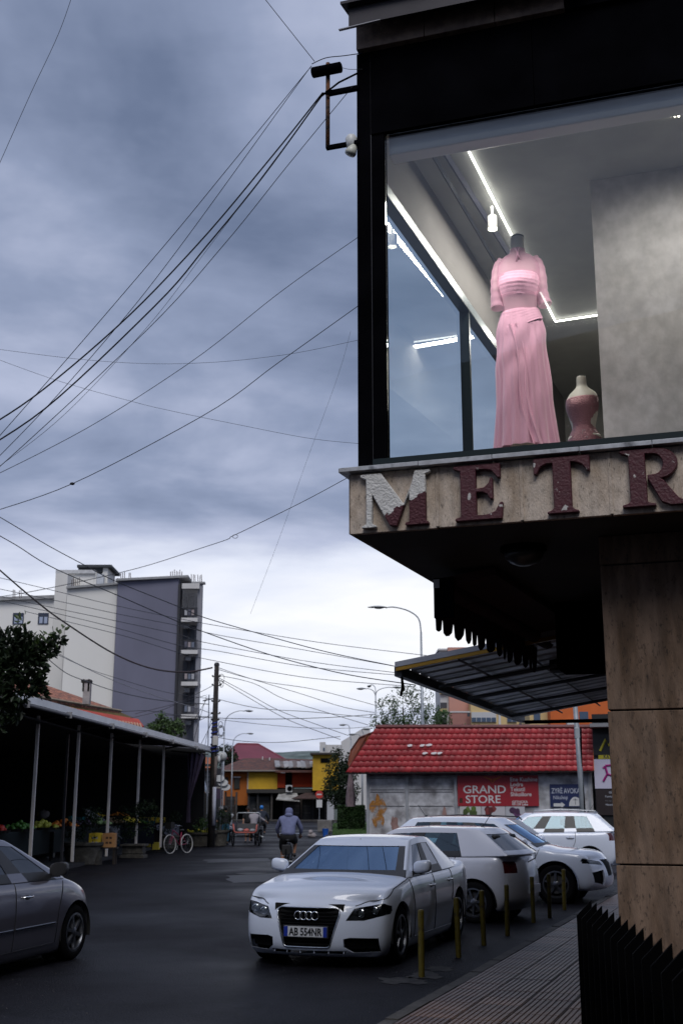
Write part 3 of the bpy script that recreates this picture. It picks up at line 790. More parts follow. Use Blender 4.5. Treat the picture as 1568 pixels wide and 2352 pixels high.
q=MB(); q.hexa([(.05,.13,7.30),(3.9,.13,7.30),(7,14,7.30),(14*SA+.06,14,7.30),(.05,.13,8.4),(3.9,.13,8.4),(7,14,8.4),(14*SA+.06,14,8.4)]); q.build('light_blocking_slab',BLACK,shop)  # unseen roof slab, added to block light from above
# interior of the display window
INW=mm('shop_wall_beige',(.17,.155,.15),.8,var=.05); INC=mm('shop_ceiling',(.33,.33,.32),.8,var=.08); FLR=mm('shop_floor',(.34,.33,.31),.4)
q=MB(); q.hexa([(.10,.155,7.16),(4.2,.155,7.16),(6,8,7.16),(8*SA+.08,8,7.16),(.10,.155,7.29),(4.2,.155,7.29),(6,8,7.29),(8*SA+.08,8,7.29)]); q.build('ceiling',INC,shop)
q=MB(); q.hexa([(.10,.16,4.10),(4.2,.16,4.10),(6,8,4.10),(8*SA+.08,8,4.10),(.10,.16,4.15),(4.2,.16,4.15),(6,8,4.15),(8*SA+.08,8,4.15)]); q.build('floor',FLR,shop)
def sidex(y): return .085+y*SA
def sidebox(y0,y1,z0,z1,t=.05,dx=0):
    q=MB(); q.hexa([(sidex(y0)+dx,y0,z0),(sidex(y0)+t+dx,y0,z0),(sidex(y1)+t+dx,y1,z0),(sidex(y1)+dx,y1,z0),(sidex(y0)+dx,y0,z1),(sidex(y0)+t+dx,y0,z1),(sidex(y1)+t+dx,y1,z1),(sidex(y1)+dx,y1,z1)]); return q
sidebox(.17,8,6.50,7.158).build('side_wall',INW,shop)
sidebox(4.9,8,4.16,6.498).build('side_wall',INW,shop)
sidebox(.17,8,6.50,7.158,.02,-.03).build('side_cladding',BLACK,shop)
LFR=mm('pale_window_frame',(.22,.25,.27),.35,.2,var=.05)
sidebox(.17,4.88,6.40,6.497,.09).build('side_head_rail',LFR,shop)
sidebox(.17,4.88,6.385,6.398,.10).build('side_head_seal',FRM,shop)
sidebox(.17,4.88,4.151,4.21,.09).build('side_bottom_rail',FRM,shop)
for y in (2.70,4.80):
    sidebox(y,y+.035,4.212,6.383,.09).build('side_mullion',FRM,shop)
    sidebox(y+.036,y+.12,4.212,6.383,.07).build('side_mullion',LFR,shop)
SG=glass('display_glass',(.97,.99,.99),1.5,.0,.0)
q=MB(); q.add([(sidex(.2)+.03,.2,4.21),(sidex(4.85)+.03,4.85,4.21),(sidex(4.85)+.03,4.85,6.385),(sidex(.2)+.03,.2,6.385)],[(0,1,2,3)]); q.build('side_glass',glass('side_display_glass',(.93,1.0,1.0),1.18,.0,.0),shop)
q=MB(); q.box(.258,3.6,.10,.112,4.178,6.754); q.build('display_glass',SG,shop)
q=MB(); q.box(.27,3.6,.16,.30,6.615,6.80); q.build('blind_cassette',mm('blind_cassette_white',(.62,.63,.66),.45,var=.03),shop,bevel=.01)
PLAS=mat('grunge_plaster',(.56,.54,.54),.85,col2=(.46,.44,.43),thr=.52,soft=.16,scale=4.2,var=.14,bump=.1,stretch=(1,1,.8))
q=MB(); q.box(1.60,4.4,2.0,2.12,4.151,7.158); q.build('partition_wall',PLAS,shop)
q=MB(); q.box(.55,6,7.7,7.9,4.151,7.158); q.build('back_wall',mm('shop_back_wall',(.30,.30,.29),.8),shop)
q=MB(); q.box(4.25,4.4,.2,7.7,4.151,7.158); q.build('party_wall',INW,shop)
q=MB(); q.box(1.64,1.75,3.2,7.6,6.3,7.158); q.build('ceiling_beam',INC,shop)
LED=mat('led_strip_light',(1,1,1),.5,emit=(1,.97,.88,5)); 
def wl3(u,v,z):
    p=gnd(u,v,z); return p
A1,A2,A3=wl3(1045,285,7.13),wl3(1275,738,7.13),wl3(1500,704,7.13)
q=MB(); q.tube([A1,A2],.010,6); q.build('led_strip',LED,shop,world=True)
q=MB(); q.tube([A2,A3],.010,6); q.build('led_strip',LED,shop,world=True)
# track with spot lamps, parallel to the side window
T0,T1=wl3(935,255,7.10),wl3(1160,640,7.10)
q=MB(); d=(T1-T0).normalized(); n_=d.cross(Vector((0,0,1)))
q.tube([T0,T1],.02,4); q.build('light_track',mm('track_dark',(.03,.03,.05),.4),shop,world=True)
T2,T3=wl3(990,300,7.14),wl3(1185,610,7.14)
q=MB(); q.tube([T2,T3],.028,4); q.build('cable_duct',mm('duct_violet_grey',(.10,.10,.15),.5),shop,world=True)
SPOT=mm('spot_white',(.6,.6,.58),.4,var=.02); SPE=mat('spot_lit',(1,1,.9),.5,emit=(1,.93,.72,7))
for (u,v,z) in ((1022,330,6.98),(1131,525,6.85)):
    p=wl3(u,v,z); so=empty('spot_lamp',(0,0,0)); so.parent=shop; so.location=wmat(shop).inverted()@p
    q=MB(); q.tube([(0,0,.0),(0,-.0,.12)],.045,16); q.tube([(0,0,.10),(.0,0,7.1-z)],.01,6); q.build('spot_housing',SPOT,so,40)
    q=MB(); q.lathe([(.042,-.004),(.042,.0),(.001,.001)],16); q.build('spot_lens',SPE,so)
for k in range(4):
    p=wl3(1531+k*9,265,7.12); q=MB(); q.ball(wmat(shop).inverted()@p,.011,8,6); q.build('downlight',SPE,shop)
# light of strips and downlights, plus two added spots without fixtures brightening the gown
for (p,w_,s_) in ((A1.lerp(A2,.45),34,.8),(A2.lerp(A3,.6),40,.5)):
    l=bpy.data.lights.new('strip_light','AREA'); l.energy=w_; l.size=2.2; l.size_y=.1; l.shape='RECTANGLE'; l.color=(1,.95,.86)
    lo=bpy.data.objects.new('strip_light',l); COL.objects.link(lo); lo.location=p-Vector((0,0,.06)); lo.rotation_euler=(0,0,math.pi/2-ST if s_==.8 else -TH)
for (lp_,tg_,e_,an_) in (((.50,.20,6.55),(1.08,.80,4.90),88,62),((1.75,.20,6.55),(1.15,.80,4.80),66,62),((2.35,.6,7.0),(2.5,2.0,5.0),75,120)):
    l=bpy.data.lights.new('spot_light','SPOT'); l.energy=e_; l.spot_size=R(an_); l.spot_blend=.8; l.color=(1,.94,.86); l.shadow_soft_size=.08
    lo=bpy.data.objects.new('spot_light',l); COL.objects.link(lo); lo.location=wmat(shop)@Vector(lp_)
    tgt=wmat(shop)@Vector(tg_); lo.rotation_euler=(lo.location-tgt).to_track_quat('Z','Y').to_euler()
# ground floor: recessed wall, column of travertine blocks
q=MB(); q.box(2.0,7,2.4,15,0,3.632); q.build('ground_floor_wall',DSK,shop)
zs=[.10,.42,1.42,2.42,3.42,3.632]
for a,b in zip(zs,zs[1:]):
    q=MB(); q.box(1.64+random.uniform(-.002,.003),2.75,.6+random.uniform(-.002,.002),1.25,a+.007,b-.004); q.build('column_block',TRAV,shop,bevel=.005)
q=MB(); q.box(1.665,2.7,.62,1.22,.1,3.63); q.build('column_core',JOINT,shop)
q=MB(); q.box(.95,1.50,3.3,3.9,3.02,3.632); q.build('soffit_beam_box',BLACK,shop)
q=MB(); q.box(.5,1.9,6.0,6.3,3.30,3.632); q.build('soffit_beam',DSK,shop)
dl=empty('ceiling_lamp',(0,0,0),0); dl.parent=shop; dl.location=(1.08,.80,3.632)
q=MB(); q.lathe([(.165,0),(.17,-.025),(.15,-.04),(.01,-.04)],24); q.build('lamp_plate',BLACK,dl,40)
q=MB(); q.lathe([(.145,-.04),(.135,-.08),(.10,-.115),(.05,-.135),(.005,-.14)],24); q.build('lamp_dome',mm('dirty_glass_dome',(.03,.03,.03),.3),dl,True)
# raised letters
LRED=mat('peeling_maroon_paint',(.062,.008,.015),.55,col2=(.48,.46,.44),thr=.675,soft=.012,scale=9,var=.15,bump=.3,bscale=60)
LWHT=mat('bare_white_letter',(.58,.57,.55),.7,col2=(.12,.016,.03),thr=.70,soft=.01,scale=16,var=.12,bump=.6,bscale=60)
def glyph(polys,x0,w,z0,h,m,parent,d=.045,wht=None):
    out=[]
    for i,pl in enumerate(polys):
        q=MB(); q.slab([(x0+x*w,-d,z0+z*h) for x,z in pl],(0,d,0)); out.append((q))
    return out
def arc(cx,cz,rx,rz,a0,a1,n=10): return [(cx+rx*math.cos(R(lerp(a0,a1,i/n))),cz+rz*math.sin(R(lerp(a0,a1,i/n)))) for i in range(n+1)]
def letter(name,outline,x0,w,z0,h,m,lab=None):
    q=MB(); me=bpy.data.meshes.new(name)
    bm=bmesh.new()
    vs=[bm.verts.new((x0+x*w,-.045,z0+z*h)) for x,z in outline]
    f=bm.faces.new(vs); f.normal_update(); bmesh.ops.triangulate(bm,faces=[f])
    r=bmesh.ops.extrude_face_region(bm,geom=list(bm.faces))
    for v in [g for g in r['geom'] if isinstance(g,bmesh.types.BMVert)]: v.co.y+=.045
    bmesh.ops.recalc_face_normals(bm,faces=bm.faces)
    bm.to_mesh(me); bm.free(); me.materials.append(m); o=link(name,me,shop)
    if lab:o['label']=lab
    b=o.modifiers.new('b','BEVEL'); b.width=.005; b.segments=1; b.limit_method='ANGLE'
    return o
lz,lh=3.655,.385
M_=[(0,1),(.30,1),(.62,.40),(.74,.78),(.78,1),(1,1),(1,.95),(.93,.92),(.93,.06),(.97,.05),(.97,0),(.64,0),(.64,.05),(.70,.07),(.70,.60),(.66,.48),(.52,0),(.42,.02),(.17,.62),(.165,.07),(.23,.04),(.23,0),(0.02,0),(.02,.04),(.085,.07),(.085,.90),(0,.95)]
# the white part and the part that kept its paint are pieces of one letter
def clipz(poly,f): # Sutherland-Hodgman for one half plane f(p)>=0
    out=[]
    for i in range(len(poly)):
        a,b=poly[i-1],poly[i]; fa,fb=f(a),f(b)
        if fa>=0: out.append(a)
        if (fa>=0)!=(fb>=0):
            t=fa/(fa-fb); out.append((a[0]+(b[0]-a[0])*t,a[1]+(b[1]-a[1])*t))
    return out
def mletter():
    # per-polygon paint: split along a ragged slanted line across thick strokes
    bm=bmesh.new(); x0,w=.093,.50
    vs=[bm.verts.new((x0+x*w,-.045,lz+z*lh)) for x,z in M_]
    f=bm.faces.new(vs); f.normal_update(); bmesh.ops.triangulate(bm,faces=[f])
    r=bmesh.ops.extrude_face_region(bm,geom=list(bm.faces))
    for v in [g for g in r['geom'] if isinstance(g,bmesh.types.BMVert)]: v.co.y+=.045
    bmesh.ops.recalc_face_normals(bm,faces=bm.faces)
    me=bpy.data.meshes.new('letter_m'); bm.to_mesh(me); bm.free()
    m=mat('half_peeled_letter',(.58,.57,.55),.7,var=.12,scale=16,bump=.6,bscale=60); N,L=m.node_tree.nodes,m.node_tree.links; b=N['Principled BSDF']
    tc=N.new('ShaderNodeTexCoord'); sp=N.new('ShaderNodeSeparateXYZ'); L.new(tc.outputs['Object'],sp.inputs[0])
    no=N.new('ShaderNodeTexNoise'); no.inputs['Scale'].default_value=22; no.inputs['Detail'].default_value=6; L.new(tc.outputs['Object'],no.inputs['Vector'])
    a=N.new('ShaderNodeMath');a.operation='MULTIPLY_ADD';a.inputs[1].default_value=-.55;a.inputs[2].default_value=0;L.new(sp.outputs[0],a.inputs[0])
    c=N.new('ShaderNodeMath');c.operation='ADD';L.new(sp.outputs[2],c.inputs[0]);L.new(a.outputs[0],c.inputs[1])
    d=N.new('ShaderNodeMath');d.operation='MULTIPLY_ADD';d.inputs[1].default_value=.10;L.new(no.outputs['Fac'],d.inputs[0]);L.new(c.outputs[0],d.inputs[2])
    lt=N.new('ShaderNodeMath');lt.operation='LESS_THAN';lt.inputs[1].default_value=3.632;L.new(d.outputs[0],lt.inputs[0])
    g=N.new('ShaderNodeMath');g.operation='GREATER_THAN';g.inputs[1].default_value=.27;L.new(sp.outputs[0],g.inputs[0])
    mu=N.new('ShaderNodeMath');mu.operation='MULTIPLY';L.new(lt.outputs[0],mu.inputs[0]);L.new(g.outputs[0],mu.inputs[1])
    s=b.inputs['Base Color'].links[0].from_socket
    mx=N.new('ShaderNodeMix');mx.data_type='RGBA';L.new(mu.outputs[0],mx.inputs[0]);L.new(s,mx.inputs[6]);mx.inputs[7].default_value=(.062,.008,.015,1);L.new(mx.outputs[2],b.inputs['Base Color'])
    me.materials.append(m); o=link('letter',me,shop); o['label']='letter M with most of its maroon paint gone'
    bv=o.modifiers.new('b','BEVEL'); bv.width=.005; bv.segments=1; bv.limit_method='ANGLE'
mletter()
E_=[(0,1),(.96,1),(.96,.74),(.90,.74),(.78,.88),(.62,.91),(.46,.91),(.46,.57),(.62,.58),(.72,.66),(.75,.75),(.80,.75),(.80,.36),(.74,.36),(.68,.46),(.58,.50),(.46,.50),(.46,.09),(.66,.09),(.84,.14),(.94,.30),(1,.30),(.97,0),(0.02,0),(.02,.05),(.14,.08),(.14,.90),(0,.95)]
letter('letter',E_,.755,.335,lz,lh,LRED)
T_=[(0,1),(1,1),(1,.72),(.95,.72),(.86,.84),(.72,.90),(.66,.90),(.66,.10),(.72,.05),(.78,.04),(.78,0),(.22,0),(.22,.04),(.30,.06),(.34,.10),(.34,.90),(.24,.90),(.12,.84),(.06,.72),(0,.72)]
letter('letter',T_,1.30,.37,lz+.005,lh,LRED)
R_=[(0,1)]+[(.52,1)]+arc(.52,.73,.30,.27,80,-62,10)+[(.56,.46),(.60,.44),(.80,.12),(.90,.05),(1.0,.05),(1.0,0),(.68,0),(.56,.06),(.40,.44),(.38,.47),(.38,.54)]+arc(.47,.725,.14,.18,-80,80,8)+[(.37,.91),(.36,.91),(.36,.46),(.365,.44),(.36,.08),(.42,.05),(.48,.04),(.48,0),(0,0),(0,.04),(.09,.07),(.12,.10),(.12,.90),(0,.95)]
letter('letter',R_,1.865,.44,lz+.01,lh,LRED)
O_=arc(.5,.5,.5,.5,90,449,20)
# lamp and cable bracket at the corner
fl=empty('flood_lamp',(0,0,0),0,'small white flood lamp fixed to the black corner post of the shop','lamp'); fl.location=wmat(shop)@Vector((.0,.07,6.72)); fl.rotation_euler=(0,0,-TH)
q=MB(); q.lathe([(.03,-.06),(.05,-.03),(.055,.03),(.04,.055),(.01,.06)],14,sx=.85); q.build('lamp_body',mm('white_plastic',(.62,.63,.62),.4,var=.03),fl,True)
q=MB(); q.M=Matrix.Translation((.01,-.01,-.06))@Matrix.Rotation(R(25),4,'Y'); q.lathe([(.028,.03),(.045,-.03),(.04,-.05),(.01,-.052)],14); q.build('lamp_head',mm('ivory_plastic',(.55,.55,.48),.4),fl,True)
RUST=mat('rusty_steel',(.15,.055,.02),.8,col2=(.03,.018,.014),thr=.5,scale=14,var=.3,bump=.4)
br=empty('cable_bracket',(0,0,0),0,'rusty steel cable bracket standing off the upper corner of the shop','bracket'); br.location=wmat(shop)@Vector((-.185,.05,6.70)); br.rotation_euler=(0,0,-TH)
q=MB(); q.tube([(0,0,0),(0,0,.74)],.0165,10); q.build('bracket_pipe',RUST,br,True)
q=MB(); q.cbox((.12,0,.0),(.26,.03,.03)); q.build('bracket_arm',BLACK,br)
q=MB(); q.cbox((.12,0,.47),(.27,.035,.035)); q.build('bracket_arm',BLACK,br)
q=MB(); q.M=Matrix.Translation((0,-.03,.66))@Matrix.Rotation(math.pi/2,4,'Y'); q.lathe([(.035,-.12),(.042,-.115),(.042,.115),(.035,.12)],12); q.build('insulator_drum',BLACK,br,30)
q=MB(); q.tube([(-.04,-.03,.44),(.02,-.04,.47),(.10,-.03,.53),(.24,0,.60)],.008,5); q.tube([(-.06,-.03,.42),(-.02,-.05,.45),(.03,-.03,.44)],.006,5); q.build('cable_tail',BLACK,br,True)
# ------------------------------------------------------------------ mannequins
def ringmesh(rows,n,fold=0.0,nf=9,seed=0,tw=0.0):
    """rows: (z,rx,ry,cx,cy,foldamp)"""
    q=MB(); vs=[];fs=[]
    for (z,rx,ry,cx,cy,fa) in rows:
        for k in range(n):
            a=2*math.pi*k/n
            nz=noise.noise(Vector((math.cos(a)*2.2+seed,math.sin(a)*2.2,z*.8)))
            w=1+fa*(.55*math.sin(nf*a+z*tw+nz*3)+.45*noise.noise(Vector((math.cos(a)*5,math.sin(a)*5,z*1.2+seed))))
            vs.append((cx+rx*w*math.cos(a),cy+ry*w*math.sin(a),z))
    for i in range(len(rows)-1):
        for k in range(n): fs.append((i*n+k,i*n+(k+1)%n,(i+1)*n+(k+1)%n,(i+1)*n+k))
    fs.append([(len(rows)-1)*n+k for k in range(n)]); q.add(vs,fs); return q
def dense(rows,m=4):
    out=[]
    V=[Vector((*r_[:3],)) for r_ in rows]; W=[Vector(r_[3:]) for r_ in rows]
    P3=smooth_pts(V,m); Q3=smooth_pts([Vector((w.x,w.y,w.z)) for w in W],m)
    return [(p.x,p.y,p.z,w.x,w.y,w.z) for p,w in zip(P3,Q3)]
IV=mm('mannequin_ivory',(.52,.48,.42),.5,var=.03)
PINK=mat('pink_chiffon',(.80,.40,.55),.75,var=.10,scale=5,sheen=.5,bump=.3,bscale=9,stretch=(3,3,.5))
PINKT=mat('sheer_pink_tulle',(.80,.42,.56),.8,var=.06,scale=6,sheen=.4,alpha=.62)
man=empty('dress_mannequin',wmat(shop)@Vector((1.115,.85,4.22)),-TH+R(8),'tall headless mannequin in a long pink draped evening gown behind the display glass','mannequin')
H0=4.16; 
def zz(z): return z
T=dense([(.18,.10,.09,0,0,0),(1.02,.155,.115,0,0,0),(1.12,.135,.10,0,0,0),(1.22,.115,.088,0,0,0),(1.34,.135,.10,0,-.005,0),(1.46,.155,.115,0,-.015,0),(1.56,.160,.10,0,-.01,0),(1.66,.150,.085,0,0,0),(1.715,.115,.07,0,0,0),(1.745,.062,.058,0,.0,0),(1.85,.052,.052,0,-.005,0),(1.90,.052,.052,0,-.005,0)],4)
ringmesh(T,28).build('torso',IV,man,True)
q=MB(); q.lathe([(.054,1.90),(.054,1.915),(.04,1.925),(.001,1.925)],20); q.build('neck_cap',mm('dark_neck_cap',(.03,.03,.03),.4),man,40)
q=MB(); q.tube([(0,0,-.0),(0,0,.3)],.02,8); q.lathe([(.17,0),(.17,.012),(.03,.02)],24); q.build('stand',STEEL,man,40)
S=dense([(.16,.245,.20,.01,.0,.10),(.4,.222,.178,.01,0,.06),(.75,.202,.16,.005,0,.045),(1.0,.190,.148,0,0,.03),(1.12,.182,.135,0,0,.02),(1.23,.158,.114,0,0,.02),(1.27,.145,.106,0,0,.01)],9)
sk=ringmesh(S,160,nf=19,seed=3,tw=1.3)
# diagonal gathers running down from the right hip
for v in sk.v:
    if v.z<1.27:
        a=math.atan2(v.y,v.x)+math.pi/2; t=(1.24-v.z)
        d=math.sin(26*(a*.16+t*.55)+2*noise.noise(v*3))*.006*min(1,t*6)*max(0,1-t*.9)
        v.x*=1+d*7; v.y*=1+d*7
sk.build('gown_skirt',PINK,man,True)
B=dense([(1.38,.141,.110,0,-.010,.006),(1.44,.153,.122,0,-.018,.018),(1.49,.162,.130,0,-.021,.022),(1.54,.164,.120,0,-.015,.016),(1.58,.163,.110,0,-.008,.004)],6)
bb=ringmesh(B,80,nf=5,seed=5,tw=6)
for v in bb.v:
    v.y*=1+.012*math.sin(v.z*210+v.x*14); v.x*=1+.006*math.sin(v.z*210+v.x*14)
bb.f=bb.f[:-1]; bb.mi=bb.mi[:-1]
bb.build('gown_bodice',PINK,man,True)
Y_=dense([(1.55,.172,.113,0,-.01,.0),(1.62,.170,.105,0,-.005,.01),(1.68,.158,.092,0,0,.01),(1.735,.115,.078,0,0,.01),(1.765,.068,.064,0,0,.01),(1.80,.060,.058,0,0,.03)],5)
mdr=ringmesh(dense([(1.26,.134,.102,0,0,.0),(1.33,.138,.104,0,-.004,.01),(1.40,.150,.114,0,-.012,.01)],5),50,nf=9,seed=8); mdr.f=mdr.f[:-1]; mdr.mi=mdr.mi[:-1]; mdr.build('gown_midriff',PINKT,man,True)
yy=ringmesh(Y_,60,nf=7,seed=2); yy.f=yy.f[:-1]; yy.mi=yy.mi[:-1]; yy.build('gown_yoke',PINKT,man,True)
for s in (-1,1):
    P_=[(s*.115,0,1.715),(s*.150,-.0,1.66),(s*.168,-.015,1.54),(s*.170,-.02,1.42),(s*(.195 if s>0 else .170),-.03,1.31)]
    P_=smooth_pts(P_,6)
    q=MB(); q.tube([P_[i] for i in range(0,len(P_)-7)],.030,12); q.build('arm_stump',IV,man,True)
    q=MB(); n=len(P_); q.tube(P_,[lerp(.044,.052,i/n)*(1+.05*math.sin(i*1.7)) for i in range(n)],18,False); q.build('gown_sleeve',PINKT,man,True)
q=MB(); q.tube([(-.02,-.062,1.79),(0.0,-.085,1.74),(-.012,-.1,1.66)],.007,6); q.tube([(.02,-.062,1.79),(0.0,-.085,1.74),(.015,-.1,1.68)],.007,6); q.build('neck_tie',PINK,man,True)
# sash band and hanging drape
q=MB()
def drape(u,v):
    a=lerp(-2.6,-.3,u); z=1.262-.17*v*(1-.5*u)-.02*math.sin(u*5); rr=1.012+.009*math.sin(v*30+u*5)
    return (.150*rr*math.cos(a)*(1+.19*v),.112*rr*math.sin(a)*(1+.18*v),z)
q.grid(drape,30,16); q.build('gown_sash',PINK,man,True)
q=MB()
def tail(u,v):
    x=lerp(-.02,-.09,1-u)+v*.14; z=1.13-v*.98; y=-.128-.062*v-.014*math.sin(u*9+v*2)
    return (x+.02*math.sin(v*7),y,z)
q.grid(tail,16,26); q.build('gown_drape',PINK,man,True)
man2=empty('dress_mannequin',wmat(shop)@Vector((1.34,2.95,4.16)),-TH-R(12),'small mannequin in a sparkling strapless rose dress, low behind the pink gown','mannequin')
sc2=.80
T=dense([(.18,.10,.09,0,0,0),(1.02,.155,.115,0,0,0),(1.12,.135,.10,0,0,0),(1.22,.110,.085,0,0,0),(1.34,.130,.10,0,-.005,0),(1.46,.150,.115,0,-.015,0),(1.56,.150,.10,0,-.01,0),(1.63,.128,.085,0,0,0),(1.685,.080,.065,0,0,0),(1.73,.050,.050,0,.0,0),(1.80,.045,.045,0,-.005,0),(1.84,.043,.043,0,-.005,0)],4)
ringmesh([(z*sc2,a,b,c,d,e) for z,a,b,c,d,e in T],28).build('torso',IV,man2,True)
SEQ=mat('rose_sequins',(.30,.13,.15),.35,.4,col2=(.9,.6,.6),thr=.70,soft=.01,scale=60,var=.3,bump=.6,bscale=90)
S=dense([(.2,.17,.14,0,0,.02),(.95,.165,.125,0,0,.01),(1.10,.150,.115,0,0,.01),(1.22,.108,.090,0,0,0),(1.34,.128,.105,0,-.005,0),(1.46,.152,.125,0,-.018,0),(1.55,.153,.115,0,-.012,0),(1.575,.150,.108,0,-.006,0)],5)
s2=ringmesh([(z*sc2,a,b,c,d,e) for z,a,b,c,d,e in S],60,nf=6); s2.f=s2.f[:-1]; s2.mi=s2.mi[:-1]; s2.build('sequin_dress',SEQ,man2,True)
q=MB(); q.lathe([(.045,1.84*sc2),(.04,1.855*sc2),(.001,1.86*sc2)],16); q.build('neck_cap',mm('dark_neck_cap',(.03,.03,.03),.4),man2)
for k in range(26):
    a=random.uniform(-2.9,-.2); z=random.uniform(.95,1.5)*sc2; q=MB(); 
    q.ball((.157*math.cos(a),.122*math.sin(a)-.012,z),random.uniform(.003,.006),5,4); q.build('sequin',mm('bright_sequin',(.9,.85,.85),.15,.6),man2)
man2.location.z=4.16+.05
# ------------------------------------------------------------------ awning under the soffit
AP,AQ=at(1000,1450,9.3),at(1238,1552,12.5); AQ.z=AP.z
dv=(AQ-AP).normalized(); cv=Vector((dv.y,-dv.x,0)); L_=(AQ-AP).length
aw=empty('shop_awning',Vector((AP.x,AP.y,0)),math.atan2(dv.y,dv.x),'rolled dark red awning with a scalloped valance under the shop soffit','awning')
FAB=mm('dark_red_awning_cloth',(.035,.006,.007),.85,var=.3,scale=3)
n=14; zt=AP.z+.36; vs=[];fs=[]; pts=[]
for i in range(n):
    w_=L_/n; x0=i*w_
    for (fx,dz) in ((0.0,.11),(.06,.02),(.3,0.0),(.6,.015),(.86,.05),(.97,.13)): pts.append((x0+fx*w_,AP.z+dz+random.uniform(-.01,.01)))
q=MB()
m_=len(pts); q.add([(x,0.02*math.sin(x*6),z) for x,z in pts]+[(x,0,zt) for x,z in pts],[(i,i+1,m_+i+1,m_+i) for i in range(m_-1)]); q.build('valance',FAB,aw)
q=MB(); q.tube([(0,-.10,zt-.02),(L_,-.10,zt-.02)],.075,12); q.build('roller_tube',FAB,aw,40)
q=MB(); q.hexa([(0,-.5,zt+.06),(L_,-.5,zt+.06),(L_,-.02,zt-.03),(0,-.02,zt-.03),(0,-.5,zt+.12),(L_,-.5,zt+.12),(L_,-.02,zt+.06),(0,-.02,zt+.06)]); q.build('awning_cloth',FAB,aw)
q=MB(); q.box(-.03,.0,-.16,.0,zt-.26,zt+.06); q.build('end_bracket',BLACK,aw)
q=MB(); q.box(-.034,-.031,-.05,.0,zt-.02,zt+.05); q.build('end_cap',mm('grey_plastic',(.3,.3,.3),.5),aw)
q=MB(); q.tube([(.5,-.1,zt),(1.7,-.5,3.6)],.02,6); q.build('folding_arm',BLACK,aw)
q=MB(); q.tube([(2.3,-.1,zt),(2.9,-.5,3.6)],.02,6); q.build('folding_arm',BLACK,aw)
# ------------------------------------------------------------------ corrugated canopy farther along
zo=at(922,1540,12.4).z; A=gnd(922,1540,zo); Cc=gnd(1205,1652,zo); dv=(Cc-A).normalized(); L_=(Cc-A).length
cn=empty('metal_canopy',Vector((A.x,A.y,0)),math.atan2(dv.y,dv.x),'corrugated metal canopy with a yellow edged front over the pavement','canopy')
W_=1.85; rise=.30
CORR=mm('corrugated_sheet_underside',(.50,.53,.57),.45,.5,var=.25,scale=1.2)
def cany(x,t): return (x,-t*W_,zo+.03+t*rise)
prof=[];x=0
while x<L_:
    prof+= [(x,0),(x+.26,0),(x+.30,.045),(x+.36,.045)]; x+=.40
q=MB(); vs=[]
for (x,dz) in prof:
    for t in (0,.5,1): p=cany(x,t); vs.append((p[0],p[1],p[2]+dz))
q.add(vs,[(3*i+k,3*i+3+k,3*i+4+k,3*i+1+k) for i in range(len(prof)-1) for k in (0,1)])
q.build('corrugated_sheet',CORR,cn)
q=MB(); q.hexa([(-.05,.06,zo+.03),(.0,.06,zo+.03),(.0,-W_,zo+.03+rise),(-.05,-W_,zo+.03+rise),(-.05,.06,zo+.085),(.0,.06,zo+.085),(.0,-W_,zo+.085+rise),(-.05,-W_,zo+.085+rise)]); q.build('white_edge',mm('pale_grey_metal',(.42,.44,.5),.45),cn)
q=MB(); q.hexa([(-.045,.05,zo-.01),(.0,.05,zo-.01),(.0,-W_,zo-.01+rise),(-.045,-W_,zo-.01+rise),(-.045,.05,zo+.028),(.0,.05,zo+.028),(.0,-W_,zo+.028+rise),(-.045,-W_,zo+.028+rise)]); q.build('yellow_edge',mm('yellow_trim',(.42,.23,.015),.5),cn)
q=MB(); q.box(0.002,L_,.0,.08,zo-.06,zo+.04); q.build('gutter',mm('gutter_dark',(.05,.05,.055),.5),cn)
for t in (.33,.66,.97):
    q=MB(); p0,p1=cany(0.02,t),cany(L_,t); q.tube([(p0[0],p0[1],p0[2]-.04),(p1[0],p1[1],p1[2]-.04)],.015,4); q.build('purlin',mm('purlin_grey',(.10,.105,.11),.5,.3),cn)
for x in (1.6,3.2,4.8,6.4):
    q=MB(); q.tube([(x,0,zo-.03),(x,-W_,zo+rise-.06)],.022,4); q.build('rafter',mm('purlin_grey',(.10,.105,.11),.5,.3),cn)
q=MB(); q.tube([(L_,0,zo-.05),(L_,-W_*1.6,zo-.05)],.03,4); q.build('tie_bar',BLACK,cn)
q=MB(); q.tube([(.12,.03,zo-.06),(.10,.02,zo-.16),(.07,.03,zo-.26)],.015,5); q.tube([(.12,.03,zo-.06),(.16,.02,zo-.2)],.012,5); q.build('rag_knot',BLACK,cn)
# ------------------------------------------------------------------ spiked black fence, bottom right
fz=1.27; FA,FB=gnd(1340,2072,fz),gnd(1568,2203,fz); dv=(FB-FA); L_=dv.length; dv.normalize()
fe=empty('black_fence',Vector((FA.x,FA.y,.11)),0,'black metal fence of slanted blades with pointed tops in the corner','fence')
FN=mm('black_fence_paint',(.0012,.0012,.0015),.8,var=.3,spec=.03)
step=L_/13
fm=MB(); w2=.085
fm.hexa([(-w2/2,-.012,0),(w2/2,-.012,0),(w2/2,.012,0),(-w2/2,.012,0),(-w2/2,-.012,fz-.11-.075),(w2/2,-.012,fz-.11+.01),(w2/2,.012,fz-.11+.01),(-w2/2,.012,fz-.11-.075)])
fme=fm.mesh('fence_blade',FN)
for k in range(-0,22):
    p=dv*(step*k); o=link('fence_blade',fme,fe,(p.x,p.y,0)); o.rotation_euler=(0,0,R(-8))
q=MB(); a=dv*(-.02); b=dv*(step*22)
for z in (.15,.95): q.cbox(((a+b)/2).to_tuple()[:2]+(z,),(.03,(b-a).length,.04),math.atan2(dv.y,dv.x)-math.pi/2)
q.build('fence_rail',FN,fe)
